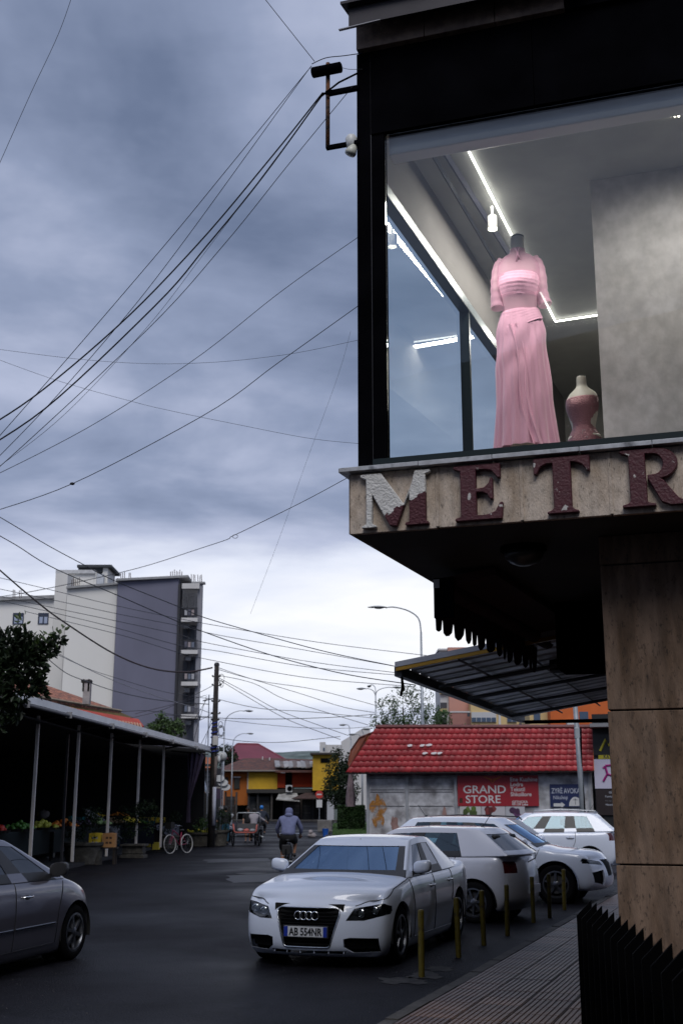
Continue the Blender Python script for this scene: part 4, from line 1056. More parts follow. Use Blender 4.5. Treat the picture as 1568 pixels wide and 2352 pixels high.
q=MB(); q.cbox(((a+b)/2).to_tuple()[:2]+(.5,),(.006,(b-a).length,.98),math.atan2(dv.y,dv.x)-math.pi/2); q.build('fence_backing',FN,fe)
# ------------------------------------------------------------------ cars
WHITE = mm('white_car_paint',(.60,.65,.76),.32,.0,var=.02,coat=1.0)
SILVERW = mm('pale_silver_car_paint',(.55,.56,.62),.34,.12,var=.02,coat=1.0)
SILVER = mm('silver_car_paint',(.38,.40,.43),.32,.5,var=.03,coat=1.0)
GREYM = mm('grey_metallic_car_paint',(.12,.115,.145),.28,.5,var=.04,coat=1.0)
def audi_extra(root,P,sx,sy,gb):
    out=[(-.365,.66),(.365,.66),(.385,.60),(.275,.235),(-.275,.235),(-.385,.60)]
    # rounded outline of the big grille
    ring=[]
    for i in range(len(out)):
        a=Vector(out[i]);b=Vector(out[(i+1)%len(out)]);c=Vector(out[i-1])
        d1=(c-a).normalized()*.035;d2=(b-a).normalized()*.035
        ring+= [a+d1,a+(d1+d2)*.28,a+d2]
        n=6
        for q in range(1,n): ring.append((a+d2).lerp(b+(a-b).normalized()*.035,q/n))
    pts=[(sx(p.x*1.0,p.y)+.004,p.x,p.y) for p in ring]; pts.append(pts[0]); 
    q=MB(); q.tube(pts,.0085,8,False); q.build('grille_frame',mm('grille_chrome',(.5,.52,.55),.22,1.0,var=.02),root,True)
    for k in range(11):
        z=.268+k*.037; wdt=lerp(.27,.355,min(1,(z-.235)/.365)) ; q=MB()
        q.tube([(sx(y,z,True)-.022,y,z) for y in [lerp(-wdt,wdt,t/8) for t in range(9)]],.007,5); q.build('grille_bar',BLK,root)
    g=MB(); g.box(2.0,2.13,-.42,.42,.2,.7); g.build('radiator',mm('radiator_black',(.003,.003,.003),.9),root)
    X=sx(0,.57)
    for k in range(4):
        q=MB(); y=(k-1.5)*.068; q.tube([(X+.012+(.003 if k%2 else 0),y+.045*math.cos(t*math.pi/14),.575+.045*math.sin(t*math.pi/14)) for t in range(29)],.0058,6,False)
        q.build('emblem_ring',CHROME,root,True)
    plate(root,sx(0,.40)+.014,0,.405,'AB 554NR')
    for k in range(6):
        y=-.42+k*.168; q=MB(); q.cbox((sx(y,.185)-.010,y,.182),(.016,.010,.028)); q.build('intake_bar',paint_of(P),root)
    q=MB(); q.tube([(P['xc']-.02,.55,P['zcowl']+.045),(P['xc']-.12,.1,P['zcowl']+.06),(P['xc']-.02,-.3,P['zcowl']+.045)],.008,5); q.build('wiper',DARKP,root)
def paint_of(P): return P['paint']
BLK=mm('intake_black',(.003,.003,.0035),.7,spec=.08)
SEDAN=dict(kind='sedan',paint=WHITE,w=1.826,xf=2.23,xr=-2.45,wb=2.81,zcowl=.965,zbr=.985,zh=.785,ztail=1.02,xc=.98,xd=-1.66,
  zroof=1.427,zb=.112,xt0=.24,xt1=-.98,wr=1.22,wbf=.935,gx=.20,rt=.325,fi=[0,.055,.38,.415,.66,.80,1],wins=[(1,),(3,)],blackpillars=[2],spokes=5,glass=DARKGLASS,
  cuts=[('grille_back',[(-.365,.66),(.365,.66),(.385,.60),(.275,.235),(-.275,.235),(-.385,.60)],True,.045,BLK,False),
        ('headlight',[(.45,.525),(.53,.655),(.83,.705),(.90,.66),(.88,.585),(.64,.525)],True,.05,BLK,True),
        ('air_intake',[(.43,.33),(.50,.345),(.79,.335),(.80,.185),(.52,.18),(.43,.24)],True,.05,BLK,True),
        ('lower_intake',[(-.46,.20),(.46,.20),(.43,.165),(-.43,.165)],True,.04,BLK,False),
        ('tail_light',[(.40,.90),(.80,.90),(.84,.72),(.42,.76)],False,.01,BLK,True)],
  projectors=[(.60,.60,.045),(.74,.625,.042)],
  lines=[[(.98,.93),(.86,.62),(.84,.25)],[(-.10,.96),(-.12,.6),(-.12,.24)],[(-1.02,.97),(-1.05,.75),(-.98,.55)],[(.84,.25),(-.95,.24)],[(2.05,.68),(1.6,.845),(1.0,.93)]],
  handles=[(.06,.80),(-.86,.82)],extra=audi_extra)
def golf_extra(root,P,sx,sy,gb):
    q=MB(); q.cbox((P['xr']+.02,0,.50),(.05,.52,.13)); q.build('number_plate',mm('plate_white',(.55,.56,.58),.35),root)
    q=MB(); q.tube([(P['xr']+.02,.25,.92),(P['xr']-.02,0,.97),(P['xr']+.05,-.2,1.05)],.01,5); q.build('rear_wiper',DARKP,root)
HATCH=dict(kind='hatch',paint=SILVERW,w=1.76,xf=2.12,xr=-2.03,wb=2.58,zcowl=.98,zbr=1.0,zh=.80,ztail=1.02,xc=1.02,xd=-1.97,
  zroof=1.48,xt0=.30,xt1=-1.42,wr=1.18,rt=.315,fi=[0,.05,.36,.39,.76,.89,1],wins=[(1,),(3,)],blackpillars=[2],spokes=7,zglr=1.04,
  cuts=[('headlight',[(.44,.60),(.50,.74),(.80,.78),(.82,.62)],True,.04,BLK,True),('grille',[(-.4,.70),(.4,.70),(.38,.58),(-.38,.58)],True,.03,BLK,False),
        ('tail_light',[(.48,.93),(.74,.94),(.76,.76),(.50,.76)],False,.01,BLK,True)],
  lines=[[(1.0,.93),(.88,.6),(.86,.25)],[(.0,.96),(.0,.6),(.0,.24)],[(-.98,1.0),(-.97,.80),(-.86,.60)],[(.86,.25),(-.8,.24)],[(-1.75,.25),(-1.82,.6)]],
  handles=[(.12,.83),(-.84,.85)],extra=golf_extra,antenna=True,glass=CARGLASS,rglass=CARGLASS,dxr=[.12,.02,.0,.0,.02,.05,.07])
def suv_extra(root,P,sx,sy,gb):
    pass
SUV=dict(kind='hatch',paint=WHITE,w=1.84,xf=2.20,xr=-2.22,wb=2.62,zcowl=1.08,zbr=1.10,zh=.93,ztail=1.12,xc=1.12,xd=-2.12,
  zroof=1.64,xt0=.42,xt1=-1.62,wr=1.22,rt=.35,fi=[0,.05,.34,.37,.60,.64,.83,.92,1],wins=[(1,),(3,),(5,)],blackpillars=[2,4],spokes=5,zglr=1.14,zb=.24,
  cuts=[('headlight',[(.46,.76),(.50,.88),(.84,.93),(.86,.78)],True,.04,BLK,True),('grille',[(-.42,.86),(.42,.86),(.40,.74),(-.40,.74)],True,.03,BLK,False),
        ('tail_light',[(.50,1.06),(.84,1.08),(.86,.88),(.54,.88)],False,.01,BLK,True)],
  lines=[[(1.1,1.03),(.94,.7),(.92,.3)],[(.05,1.08),(.04,.7),(.04,.3)],[(-.96,1.1),(-.95,.85),(-.84,.62)],[(.92,.32),(-.8,.31)]],
  handles=[(.18,.93),(-.82,.95)],extra=suv_extra,antenna=True,glass=CARGLASS,rglass=CARGLASS,dxr=[.12,.02,.0,.0,.02,.05,.07],rails=mm('rail_silver',(.5,.51,.53),.3,.7))
def copyP(P,**k): q=dict(P); q.update(k); return q
if 'TEST' in globals() and TEST: pass
front=gnd(700,2228)
make_car('parked_car','white saloon with plate AB 554NR facing the viewer','cars parked along the pavement',
         front+sdir2*2.25,-math.pi/2-ST,SEDAN)
# hatchback at a right angle to the kerb, tail towards the pavement
rw=gnd(1092,2122)
make_car('parked_car','silvery white hatchback behind the white saloon, its tail over the kerb','cars parked along the pavement',
         rw+Vector((-math.cos(R(27)),math.sin(R(27)),0))*1.30+Vector((math.sin(R(27)),math.cos(R(27)),0))*.80,math.pi-R(27),copyP(HATCH))
CROSS=copyP(SUV,zroof=1.60,w=1.86,wr=1.16,xf=2.32,xr=-2.30,wb=2.74,rt=.355,zh=.86,zcowl=1.02,zbr=1.08,xc=1.10,xt0=.30,
  fi=[0,.05,.36,.39,.66,.70,.86,.93,1],
  cuts=[('headlight',[(.50,.70),(.52,.77),(.88,.83),(.91,.74)],True,.04,BLK,True),('grille',[(-.45,.80),(.45,.80),(.36,.50),(-.36,.50)],True,.03,BLK,False),
        ('air_intake',[(.52,.62),(.84,.58),(.80,.40),(.50,.34)],True,.05,BLK,True),('tail_light',[(.50,1.06),(.84,1.08),(.86,.88),(.54,.88)],False,.01,BLK,True)],
  rails=None,extra=None,antenna=True,gap=.075)
fw=gnd(1285,2078)
make_car('parked_car','white crossover with slim headlights, its nose reaching the pavement beside the column','cars parked along the pavement',
         fw+Vector((-math.cos(ST),math.sin(ST),0))*1.42+sdir2*.85,-ST,CROSS)
pt=gnd(1345,2030)
make_car('parked_car','white off-roader with red tail lamp parked under the blue lawyer sign','cars parked along the pavement',
         gnd(1255,2010)+Vector((0,1.0,0)),math.pi-R(9),copyP(SUV,rails=mm('rail_silver',(.5,.51,.53),.3,.7)))
make_car('parked_car','silver estate car with dark roof rails, half hidden behind the white cars','cars parked along the pavement',
         at(1020,1900,29.0).xy.to_3d(),math.pi+R(22),copyP(SUV,paint=SILVER,zroof=1.52,zcowl=.98,zbr=1.0,zh=.82,w=1.78,xf=2.2,xr=-2.35,xt1=-1.8,xd=-2.25,rt=.32,rails=DARKP,antenna=False,extra=None,rglass=CARGLASS))
def left_extra(root,P,sx,sy,gb): pass
LEFT=copyP(SEDAN,paint=GREYM,w=1.775,xf=2.00,xr=-2.38,wb=2.65,zcowl=.985,zbr=1.0,zh=.78,ztail=1.05,xc=1.02,xd=-1.75,zroof=1.48,xt0=.22,xt1=-1.05,wr=1.10,rt=.32,
  cuts=[('headlight',[(.44,.60),(.50,.72),(.80,.78),(.84,.64)],True,.04,BLK,True),('grille',[(-.4,.70),(.4,.70),(.38,.58),(-.38,.58)],True,.03,BLK,False),('tail_light',[(.40,.95),(.80,.95),(.84,.75),(.42,.78)],False,.01,BLK,True)],
  mouldings=[[(.80,.47),(-.10,.47)],[(-.14,.47),(-.92,.47)]],handles=[(.12,.80),(-.84,.82)],extra=None,spokes=6,fi=[0,.055,.40,.44,.68,.82,1],mirmat=DARKP,handlemat=CHROME,
  lines=[[(.98,.93),(.86,.62),(.84,.25)],[(-.12,.96),(-.12,.6),(-.12,.24)],[(-1.02,.97),(-1.03,.75),(-.94,.55)],[(.84,.25),(-.95,.24)]])
LEFT.pop('projectors',None)
lw=gnd(158,2206)
hd=R(90-15)
make_car('car','dark grey metallic saloon with a bright door moulding, cut off by the left edge','cars parked along the pavement',
         lw-Vector((math.cos(hd),math.sin(hd),0))*1.325+Vector((-math.sin(hd),math.cos(hd),0))*.80,hd,LEFT)
# ------------------------------------------------------------------ far setting
hl=MB(); vs=[];fs=[];n=120
for i in range(n+1):
    x=-700+1400*i/n
    h=at(0,1716,900).z*(1 if True else 0)+6*noise.noise(Vector((x*.006,3,0)))+2.5*noise.noise(Vector((x*.03,7,0)))
    vs+= [(x,860,-2),(x,900,h*.75),(x,960,h)]
for i in range(n):
    for k in (0,1): fs.append((3*i+k,3*i+3+k,3*i+4+k,3*i+1+k))
hl.add(vs,fs); struct('hills',hl,mat('wooded_hill',(.075,.105,.095),.95,col2=(.13,.16,.155),thr=.5,scale=.035,var=.35,bump=.6,bscale=.3),True)
GREEN=lambda n_,c,**k: mm(n_,c,.6,var=.45,scale=3,**k)
def foliage(name,blobs,n,size,m,parent,world=True,fill=.0,up=.3,seed=1,shape='leaf'):
    rnd=random.Random(seed); q=MB(); vs=[];fs=[]
    tot=sum(r[3]**2 for r in blobs)
    for (bx,by,bz,br,*rest) in blobs:
        sq=rest[0] if rest else 1
        for _ in range(int(n*br*br/tot)):
            d=Vector((rnd.gauss(0,1),rnd.gauss(0,1),rnd.gauss(0,1))).normalized()*br*(rnd.uniform(.35,1)**.6)*(1+.22*noise.noise(Vector((bx+rnd.random(),by,bz))*2))
            p=Vector((bx,by,bz))+Vector((d.x,d.y,d.z*sq))
            if noise.noise(p*(1.1/br))< -.18+fill: continue
            a=Vector((rnd.gauss(0,1),rnd.gauss(0,1),rnd.gauss(0,1)-up)).normalized(); b=a.cross(Vector((rnd.gauss(0,1),rnd.gauss(0,1),rnd.gauss(0,1)))).normalized()
            s=size*rnd.uniform(.6,1.3); k=len(vs)
            c=a.cross(b)*s*.12
            vs+= [p,p+a*s*.5+b*s*.24+c,p+a*s,p+a*s*.5-b*s*.24+c]; fs+= [(k,k+1,k+2),(k,k+2,k+3)]
    q.add(vs,fs); o=q.build(name,m,parent,world=world); return o
def tree(label,base,blobs,n,size,m,trunk=.12,seed=1,fill=0,group=None,branches=True,cat='tree'):
    t=empty('tree',base,0,label,cat,group)
    top=max(blobs,key=lambda b:b[3])
    q=MB(); B=Vector(base); c=Vector(top[:3])
    q.tube(smooth_pts([B,B.lerp(c,.45)+Vector((.1,0,0)),c],4),[trunk*(1-.5*i/8) for i in range(9)],8)
    q.build('trunk',mm('tree_bark',(.035,.028,.022),.9,var=.4,bump=.5),t,True,world=True)
    if branches:
        for b in blobs:
            q=MB(); s_=B.lerp(c,.6); e=Vector(b[:3]); q.tube(smooth_pts([s_,s_.lerp(e,.6)+Vector((0,0,.1)),e],3),[trunk*.4*(1-.13*i) for i in range(7)],5)
            q.build('limb',MT['tree_bark'],t,True,world=True)
    foliage('crown',blobs,n,size,m,t,seed=seed,fill=fill); return t
DG=mm('dark_green_leaves',(.013,.026,.008),.6,var=.5,scale=4,spec=.2); MG=mm('green_leaves',(.05,.10,.025),.55,var=.5,scale=3); PG=mm('pale_green_leaves',(.10,.15,.06),.55,var=.4,scale=3)
# ---- tiled roofs made of single tiles
def panel_roof(name,m,parent,P00,P10,P11,P01,nc,nr,sag=.05,tilemesh=None,limit=300,world=True,jit=.0):
    rj=random.Random(8)
    """tile courses from the eave (P00-P10) up to the ridge (P01-P11)"""
    P00,P10,P11,P01=map(Vector,(P00,P10,P11,P01)); nrm=((P10-P00).cross(P01-P00)).normalized(); inv=wmat(parent).inverted()
    tid=0; rest=MB(); cache={}
    for r in range(nr):
        for c in range(nc):
            def S(a,b): return P00.lerp(P10,a).lerp(P01.lerp(P11,a),b)
            a0,a1=c/nc,(c+1)/nc; b0,b1=r/nr,(r+1)/nr*1.0
            rows=[]
            for b_,lift in ((b0-.012,sag*1.0),(b1+.01,sag*.15)):
                row=[]
                for k in range(5):
                    t=k/4; w=math.sin(math.pi*2*t)*.5+.5
                    row.append(S(lerp(a0,a1,t),b_)+nrm*(lift+sag*.8*w+rj.uniform(-.006,.006))-(P01-P00).normalized()*(.35*sag*(1-w) if lift==sag else 0))
                rows.append(row)
            lip=[p-nrm*sag*.8 for p in rows[0]]
            vs=lip+rows[0]+rows[1]; fs=[(k,k+1,5+k+1,5+k) for k in range(4)]+[(5+k,5+k+1,10+k+1,10+k) for k in range(4)]
            q=MB(); q.add(vs,fs)
            if tid<limit:
                o=q.build('roof_tile',m,parent,True,world=True); tid+=1
            else: rest.add(vs,fs)
    if rest.v: tag(rest.build('roof_tiles',m,parent,True,world=True),kind='stuff')
# ------------------------------------------------------------------ low building with the red tiled roof
YW0,YW1=54.0,51.5
WL=at(842,1775,YW0); WR=at(1365,1772,YW1); ze=3.22
rb=empty('red_roofed_building',(WL.x,WL.y,0),0,'low grey plastered building with a red metal tile roof and shop signs','building')
RTM=mat('red_roof_tile',(.33,.024,.028),.5,var=.3,scale=1.2,bump=.2,rnd=.18)
RT2=mat('faded_orange_roof',(.30,.075,.025),.5,var=.25,scale=1.5)
PL=mat('stained_wall_plaster',(.47,.47,.49),.9,col2=(.20,.19,.195),thr=.54,soft=.10,scale=1.3,var=.3,bump=.3,bscale=12)
def wallpt(u,z=0,dy=0):      # point on the front wall line under image column u
    k=(u-842)/(1365-842)
    # intersection of the sight plane with the wall line
    a=(u-784)/FPX/ (cp_- (1176-1850)/FPX*sp_)
    d=WR-WL; t=(a*WL.y-WL.x)/(d.x-a*d.y)
    p=WL+d*t; return Vector((p.x,p.y+dy,z))
Wd=(WR-WL); Wd.z=0; Wd.normalize(); Wn=Vector((-Wd.y,Wd.x,0))
def wbox(mb,u0,u1,z0,z1,dp=.05,out=.0):
    a,b=wallpt(u0),wallpt(u1); o=-Wn*out; i=Wn*dp-Wn*out
    mb.hexa([a+o+Vector((0,0,z0)),b+o+Vector((0,0,z0)),b+i+Vector((0,0,z0)),a+i+Vector((0,0,z0)),a+o+Vector((0,0,z1)),b+o+Vector((0,0,z1)),b+i+Vector((0,0,z1)),a+i+Vector((0,0,z1))]); return mb
q=MB(); wbox(q,842,1362,0,3.3,3.2,0); q.build('wall',PL,rb,world=True)
for u in (842,932,1044,1180,1352):
    q=MB(); wbox(q,u,u+6,0,3.2,.1,.06); q.build('wall_pilaster',mm('grey_pilaster',(.30,.31,.33),.85,var=.2,scale=3),rb,world=True)
for (u0,u1,z0,z1) in ((850,928,2.45,2.95),(940,1040,2.45,2.95),(850,928,1.75,2.35),(940,1040,1.75,2.35)):
    q=MB(); wbox(q,u0,u1,z0,z0+.025,.03,.02); wbox(q,u0,u1,z1,z1+.025,.03,.02); q.build('panel_moulding',mm('moulding_dark',(.12,.12,.125),.9),rb,world=True)
q=MB()
for c,s_ in (((862,1826),13),((878,1830),9)):
    pass
P0=wallpt(853,0,-.04); q=MB()
ring=[]
for k in range(30):
    a=2*math.pi*k/30; u=868+17*math.cos(a)*(1+.3*math.sin(5*a)); z=1.55+.62*math.sin(a)*(1+.25*math.cos(7*a+1)); ring.append(wallpt(u,z)-Wn*.012)
q.add(ring,[list(range(30))]); q.build('rust_stain',mat('ochre_stain',(.32,.14,.03),.9,col2=(.30,.29,.29),thr=.53,scale=4,var=.3),rb,world=True)
for (u,z,w,h) in ((905,1.0,9,.35),(990,.9,14,.3),(1020,1.3,6,.5)):
    ring=[wallpt(u+w*math.cos(2*math.pi*k/18)*random.uniform(.7,1.2),z+h*math.sin(2*math.pi*k/18)*random.uniform(.7,1.2))-Wn*.010 for k in range(18)]
    q=MB(); q.add(ring,[list(range(18))]); q.build('wall_stain',mat('pink_stain',(.28,.17,.15),.9,var=.3,scale=4),rb,world=True)
eL,eR=wallpt(802,ze)-Wn*.55,wallpt(1368,ze)-Wn*.55; tL,tR=wallpt(858,5.15)+Wn*.55,wallpt(1368,5.02)+Wn*.55
tL.z=5.2; tR.z=5.05
panel_roof('roof',RTM,rb,eL,eR,tR,tL,37,8,.052)
q=MB(); q.slab([eL+Vector((0,0,-.02)),eR+Vector((0,0,-.02)),tR+Vector((0,0,-.02)),tL+Vector((0,0,-.02))],(0,0,-.06)); q.build('roof_deck',mm('roof_deck_dark',(.06,.012,.012),.8),rb,world=True)
q=MB(); q.tube([tL+Vector((0,0,.06)),tR+Vector((0,0,.06))],.10,8); q.build('ridge_cap',mm('ridge_dark_red',(.13,.02,.02),.5,var=.3),rb,world=True)
bk=[eL,tL,tL+Wn*2.5+Vector((0,0,-.1)),eL+Wn*3.6-Wd*.8]
q=MB(); HP=[at(861,1681,54.9),at(826,1695,56.2),at(806,1724,57.0),at(800,1758,56.8),at(806,1773,54.6)]; q.slab(HP,(.1,.5,-.1)); q.build('hip_panel',RT2,rb,world=True)
for (ha,hb) in ((HP[0],HP[1]),(HP[1],HP[2]),(HP[2],HP[3]),(HP[0].lerp(HP[1],.5),HP[4].lerp(HP[3],.6))):
    q=MB(); q.tube([ha,hb],.05,6); q.build('hip_batten',mm('hip_batten_brown',(.16,.04,.02),.6),rb,world=True)
q=MB(); q.tube([eL-Wn*.02+Vector((0,0,-.05)),eR-Wn*.02+Vector((0,0,-.05))],.04,6); q.build('eave_board',mm('eave_dark',(.02,.012,.012),.8),rb,world=True)
for (u,v) in ((985,1739),(1007,1739),(1020,1739),(977,1722),(993,1721),(948,1722)):
    p=at(u,v,52.0); b_=(u-842)/523; f_=((1775-v)/95.0); p=eL.lerp(eR,(u-802)/566).lerp(tL.lerp(tR,(u-858)/510),f_); nn_=(eR-eL).cross(tL-eL).normalized()*.15
    if nn_.z<0: nn_=-nn_
    q=MB(); c=[p+nn_+Wd*(.13*math.cos(a)*random.uniform(.7,1.2))+(tL-eL).normalized()*(.07*math.sin(a)) for a in [2*math.pi*k/9 for k in range(9)]]; q.add(c,[list(range(9))]); q.build('bare_patch',mm('bare_pale_metal',(.55,.5,.5),.5),rb,world=True)
# signs on that wall
def board(name,label,cat,u0,u1,v0,v1,col,out=.06,rough=.45,m=None):
    yy=wallpt((u0+u1)/2).y; k=2791/yy
    z1=CZ+(1850-v0)/k; z0=CZ+(1850-v1)/k; a,b=wallpt(u0),wallpt(u1)
    s=empty(name,(a.x,a.y,0),math.atan2(Wd.y,Wd.x),label,cat); w=(b-a).xy.length
    q=MB(); q.box(0,w,-out-.03,-out,z0,z1); q.build('board',m or mm(name+'_'+cat+'_face_%d'%u0,col,rough,var=.08,scale=.8),s)
    return s,w,z0,z1,-out-.032
SW=mm('sign_white',(.55,.55,.55),.6,var=.04); SRED=mm('sign_red',(.30,.012,.022),.5,var=.12,scale=.7)
s,w,z0,z1,yf=board('shop_sign','red shop board reading GRAND STORE with a goods list on the plastered wall','sign',1052,1238,1783,1852,(.3,.012,.022),m=SRED)
hh=z1-z0
def T(txt,fx,fz,size,m=SW,width=1,bold=.0,sp=1.0):
    return text(txt,size,m,s,(fx*w,yf,z0+fz*hh),width=width,bold=bold,extrude=.002,spacing=sp)
def serif(txt,fx,fz,size,width,bold):
    o=T(txt,fx,fz,size,width=width,bold=bold)
    return o
serif('GRAND',.065,.42,.46,1.16,.006); serif('STORE',.095,.10,.46,1.12,.006)
for txt,fz in (('Ene Kuzhine',.80),('Lodra',.64),('Tekstil',.48),('Shkollore',.32)): T(txt,.655,fz,.235,width=1.0,bold=.004)

T('GJITHCKA',.67,.10,.14,width=1.05,bold=.003); T('99-139 Leke',.67,.0+.02,.13,width=1.05,bold=.003)
EM=mm('sign_orange',(.5,.12,.02),.6)
q=MB()
for sgn in (1,-1):
    for k in range(4):
        a=.10+.035*k; q.add([(w*.44+sgn*.02,yf,z0+hh*(.74+.03*k)),(w*.44+sgn*(.10+.09*k),yf,z0+hh*(.83+.035*k)),(w*.44+sgn*(.12+.09*k),yf,z0+hh*(.86+.035*k)),(w*.44+sgn*.02,yf,z0+hh*(.79+.03*k))],[(0,1,2,3)])
tag(q.build('wing_emblem',EM,s),kind='stuff')
q=MB(); q.box(.02*w,.06*w,yf-.0,yf+.002,z0+.1*hh,z0+.26*hh); q.build('worn_corner',mm('worn_dark',(.05,.02,.01),.8),s)
for i,(u0,u1,cols) in enumerate(((1056,1105,((.5,.5,.48),(.10,.16,.03))),(1106,1160,((.5,.48,.5),(.20,.03,.03))),(1161,1205,((.45,.45,.48),(.12,.04,.12))))):
    s,w,z0,z1,yf=board('poster','%s product poster under the red shop board'%('left white and green','middle white and red','right pale purple')[i],'poster',u0,u1,1853,1880,cols[0])
    hh=z1-z0
    for k in range(5):
        q=MB(); cx,cz=w*random.uniform(.25,.8),z0+hh*random.uniform(.3,.8)
        q.add([(cx+.14*math.cos(a)*random.uniform(.6,1.2),yf,cz+.14*math.sin(a)) for a in [2*math.pi*j/8 for j in range(8)]],[list(range(8))]); q.build('printed_shape',mm('poster_ink_%d_%d'%(i,k%2),cols[1] if k%2 else tuple(x*.5 for x in cols[1]),.6),s)
        yf-=.001
s,w,z0,z1,yf=board('lawyer_sign','dark blue sign reading ZYRË AVOKATIE with a white arrow','sign',1264,1338,1803,1854,(.012,.022,.085))
hh=z1-z0
T('ZYRË AVOKATIE',.05,.60,.30,mm('sign_pale',(.5,.52,.58),.6),width=.66,bold=.004); T('Nikshiqi',.09,.34,.21,mm('sign_pale',(.5,.52,.58),.6),width=.9,bold=.001)
q=MB(); q.add([(w*.10,yf,z0+.02*hh),(w*.34,yf,z0+.02*hh),(w*.34,yf,z0+.16*hh),(w*.10,yf,z0+.16*hh)],[(0,1,2,3)]); q.add([(w*.34,yf,z0-.04*hh),(w*.46,yf,z0+.09*hh),(w*.34,yf,z0+.22*hh)],[(0,1,2)]); q.build('arrow',SW,s)
q=MB(); q.add([(w*.78+.27*math.cos(a),yf,z0+.04*hh+.38*math.sin(a)) for a in [math.pi*k/16 for k in range(17)]],[list(range(17))]); q.build('white_disc',SW,s)
q=MB(); q.box(w*.77,w*.785,yf-.002,yf-.001,z0+.1*hh,z0+.38*hh); q.box(w*.71,w*.85,yf-.002,yf-.001,z0+.30*hh,z0+.32*hh); q.build('scale_mark',mm('sign_dark',(.01,.01,.03),.5),s)
# neighbour shop with its signs
nb=empty('corner_shop',wallpt(1368),0,'dark shop front beside the red roof with yellow and magenta signs','building')
q=MB(); wbox(q,1369,1470,0,5.6,3,.2); q.build('wall',mm('shop_front_black',(.006,.006,.007),.6),nb,world=True)
q=MB(); wbox(q,1366,1475,5.0,5.15,3,1.2); q.build('roof_edge',mm('grey_ledge',(.22,.22,.23),.7),nb,world=True)
WR2=wallpt(1369)
def nsign(name,label,u0,u1,v0,v1,col):
    return board(name,label,'sign',u0,u1,v0,v1,col,out=.26)
s,w,z0,z1,yf=nsign('shop_sign','white sign with a magenta letter above the dark menu board',1369,1440,1747,1813,(.50,.48,.58)); hh=z1-z0
MAG=mm('magenta_paint',(.30,.01,.16),.5)
q=MB(); q.tube([(w*.28,yf-.01,z0+.25*hh),(w*.42,yf-.01,z0+.50*hh),(w*.36,yf-.01,z0+.78*hh),(w*.30,yf-.01,z0+.70*hh)],.05,5); q.tube([(w*.36,yf-.01,z0+.78*hh),(w*.62,yf-.01,z0+.80*hh)],.045,5); q.tube([(w*.40,yf-.01,z0+.5*hh),(w*.55,yf-.01,z0+.45*hh),(w*.66,yf-.01,z0+.25*hh)],.045,5); q.build('brush_letter',MAG,s)
s,w,z0,z1,yf=nsign('yellow_scribble_sign','black sign with a yellow brush letter beside the red roof end',1369,1440,1690,1738,(.008,.008,.008)); hh=z1-z0
q=MB(); q.tube([(w*.22,yf-.01,z0+.2*hh),(w*.42,yf-.01,z0+.75*hh),(w*.5,yf-.01,z0+.45*hh),(w*.75,yf-.01,z0+.95*hh)],.05,5); q.build('brush_letter',mm('yellow_sign_paint',(.5,.42,.02),.5),s)
s,w,z0,z1,yf=nsign('small_yellow_sign','small yellow strip sign reading KATI above the white sign',1380,1440,1737,1746,(.42,.36,.02)); text('KATI 2',.19,mm('sign_dark',(.01,.01,.03),.5),s,(w*.2,yf,z0+.02),width=.9,bold=.005,extrude=.001)
s,w,z0,z1,yf=nsign('menu_board','dark red framed menu board below the white sign',1370,1440,1815,1872,(.02,.012,.012)); hh=z1-z0
for k,t in enumerate(('QENDRA','Furnizim','- - - - -','Materiale')): text(t,.11,mm('sign_pale',(.5,.52,.58),.6),s,(w*(.42 if k==0 else .3),yf,z0+hh*(.85-.16*k)),width=1,extrude=.001)
# torn parasol cloth hanging at the left end of the low building
fp=empty('folded_parasol',at(805,1905,55).xy.to_3d(),0,'folded pale pink parasol hanging at the left end of the red roof','parasol')
q=MB(); p=at(803,1765,55)
def cl(u,v):
    a=2*math.pi*u; r=(.06+.16*v*(1+.4*math.sin(5*a)))*(1-.5*max(0,v-.8)*2)
    return (r*math.cos(a),r*math.sin(a),p.z-.0-1.7*v)
q.grid(cl,24,8); q.build('cloth',mm('parasol_cloth',(.22,.16,.17),.8,var=.4,scale=3),fp,True)
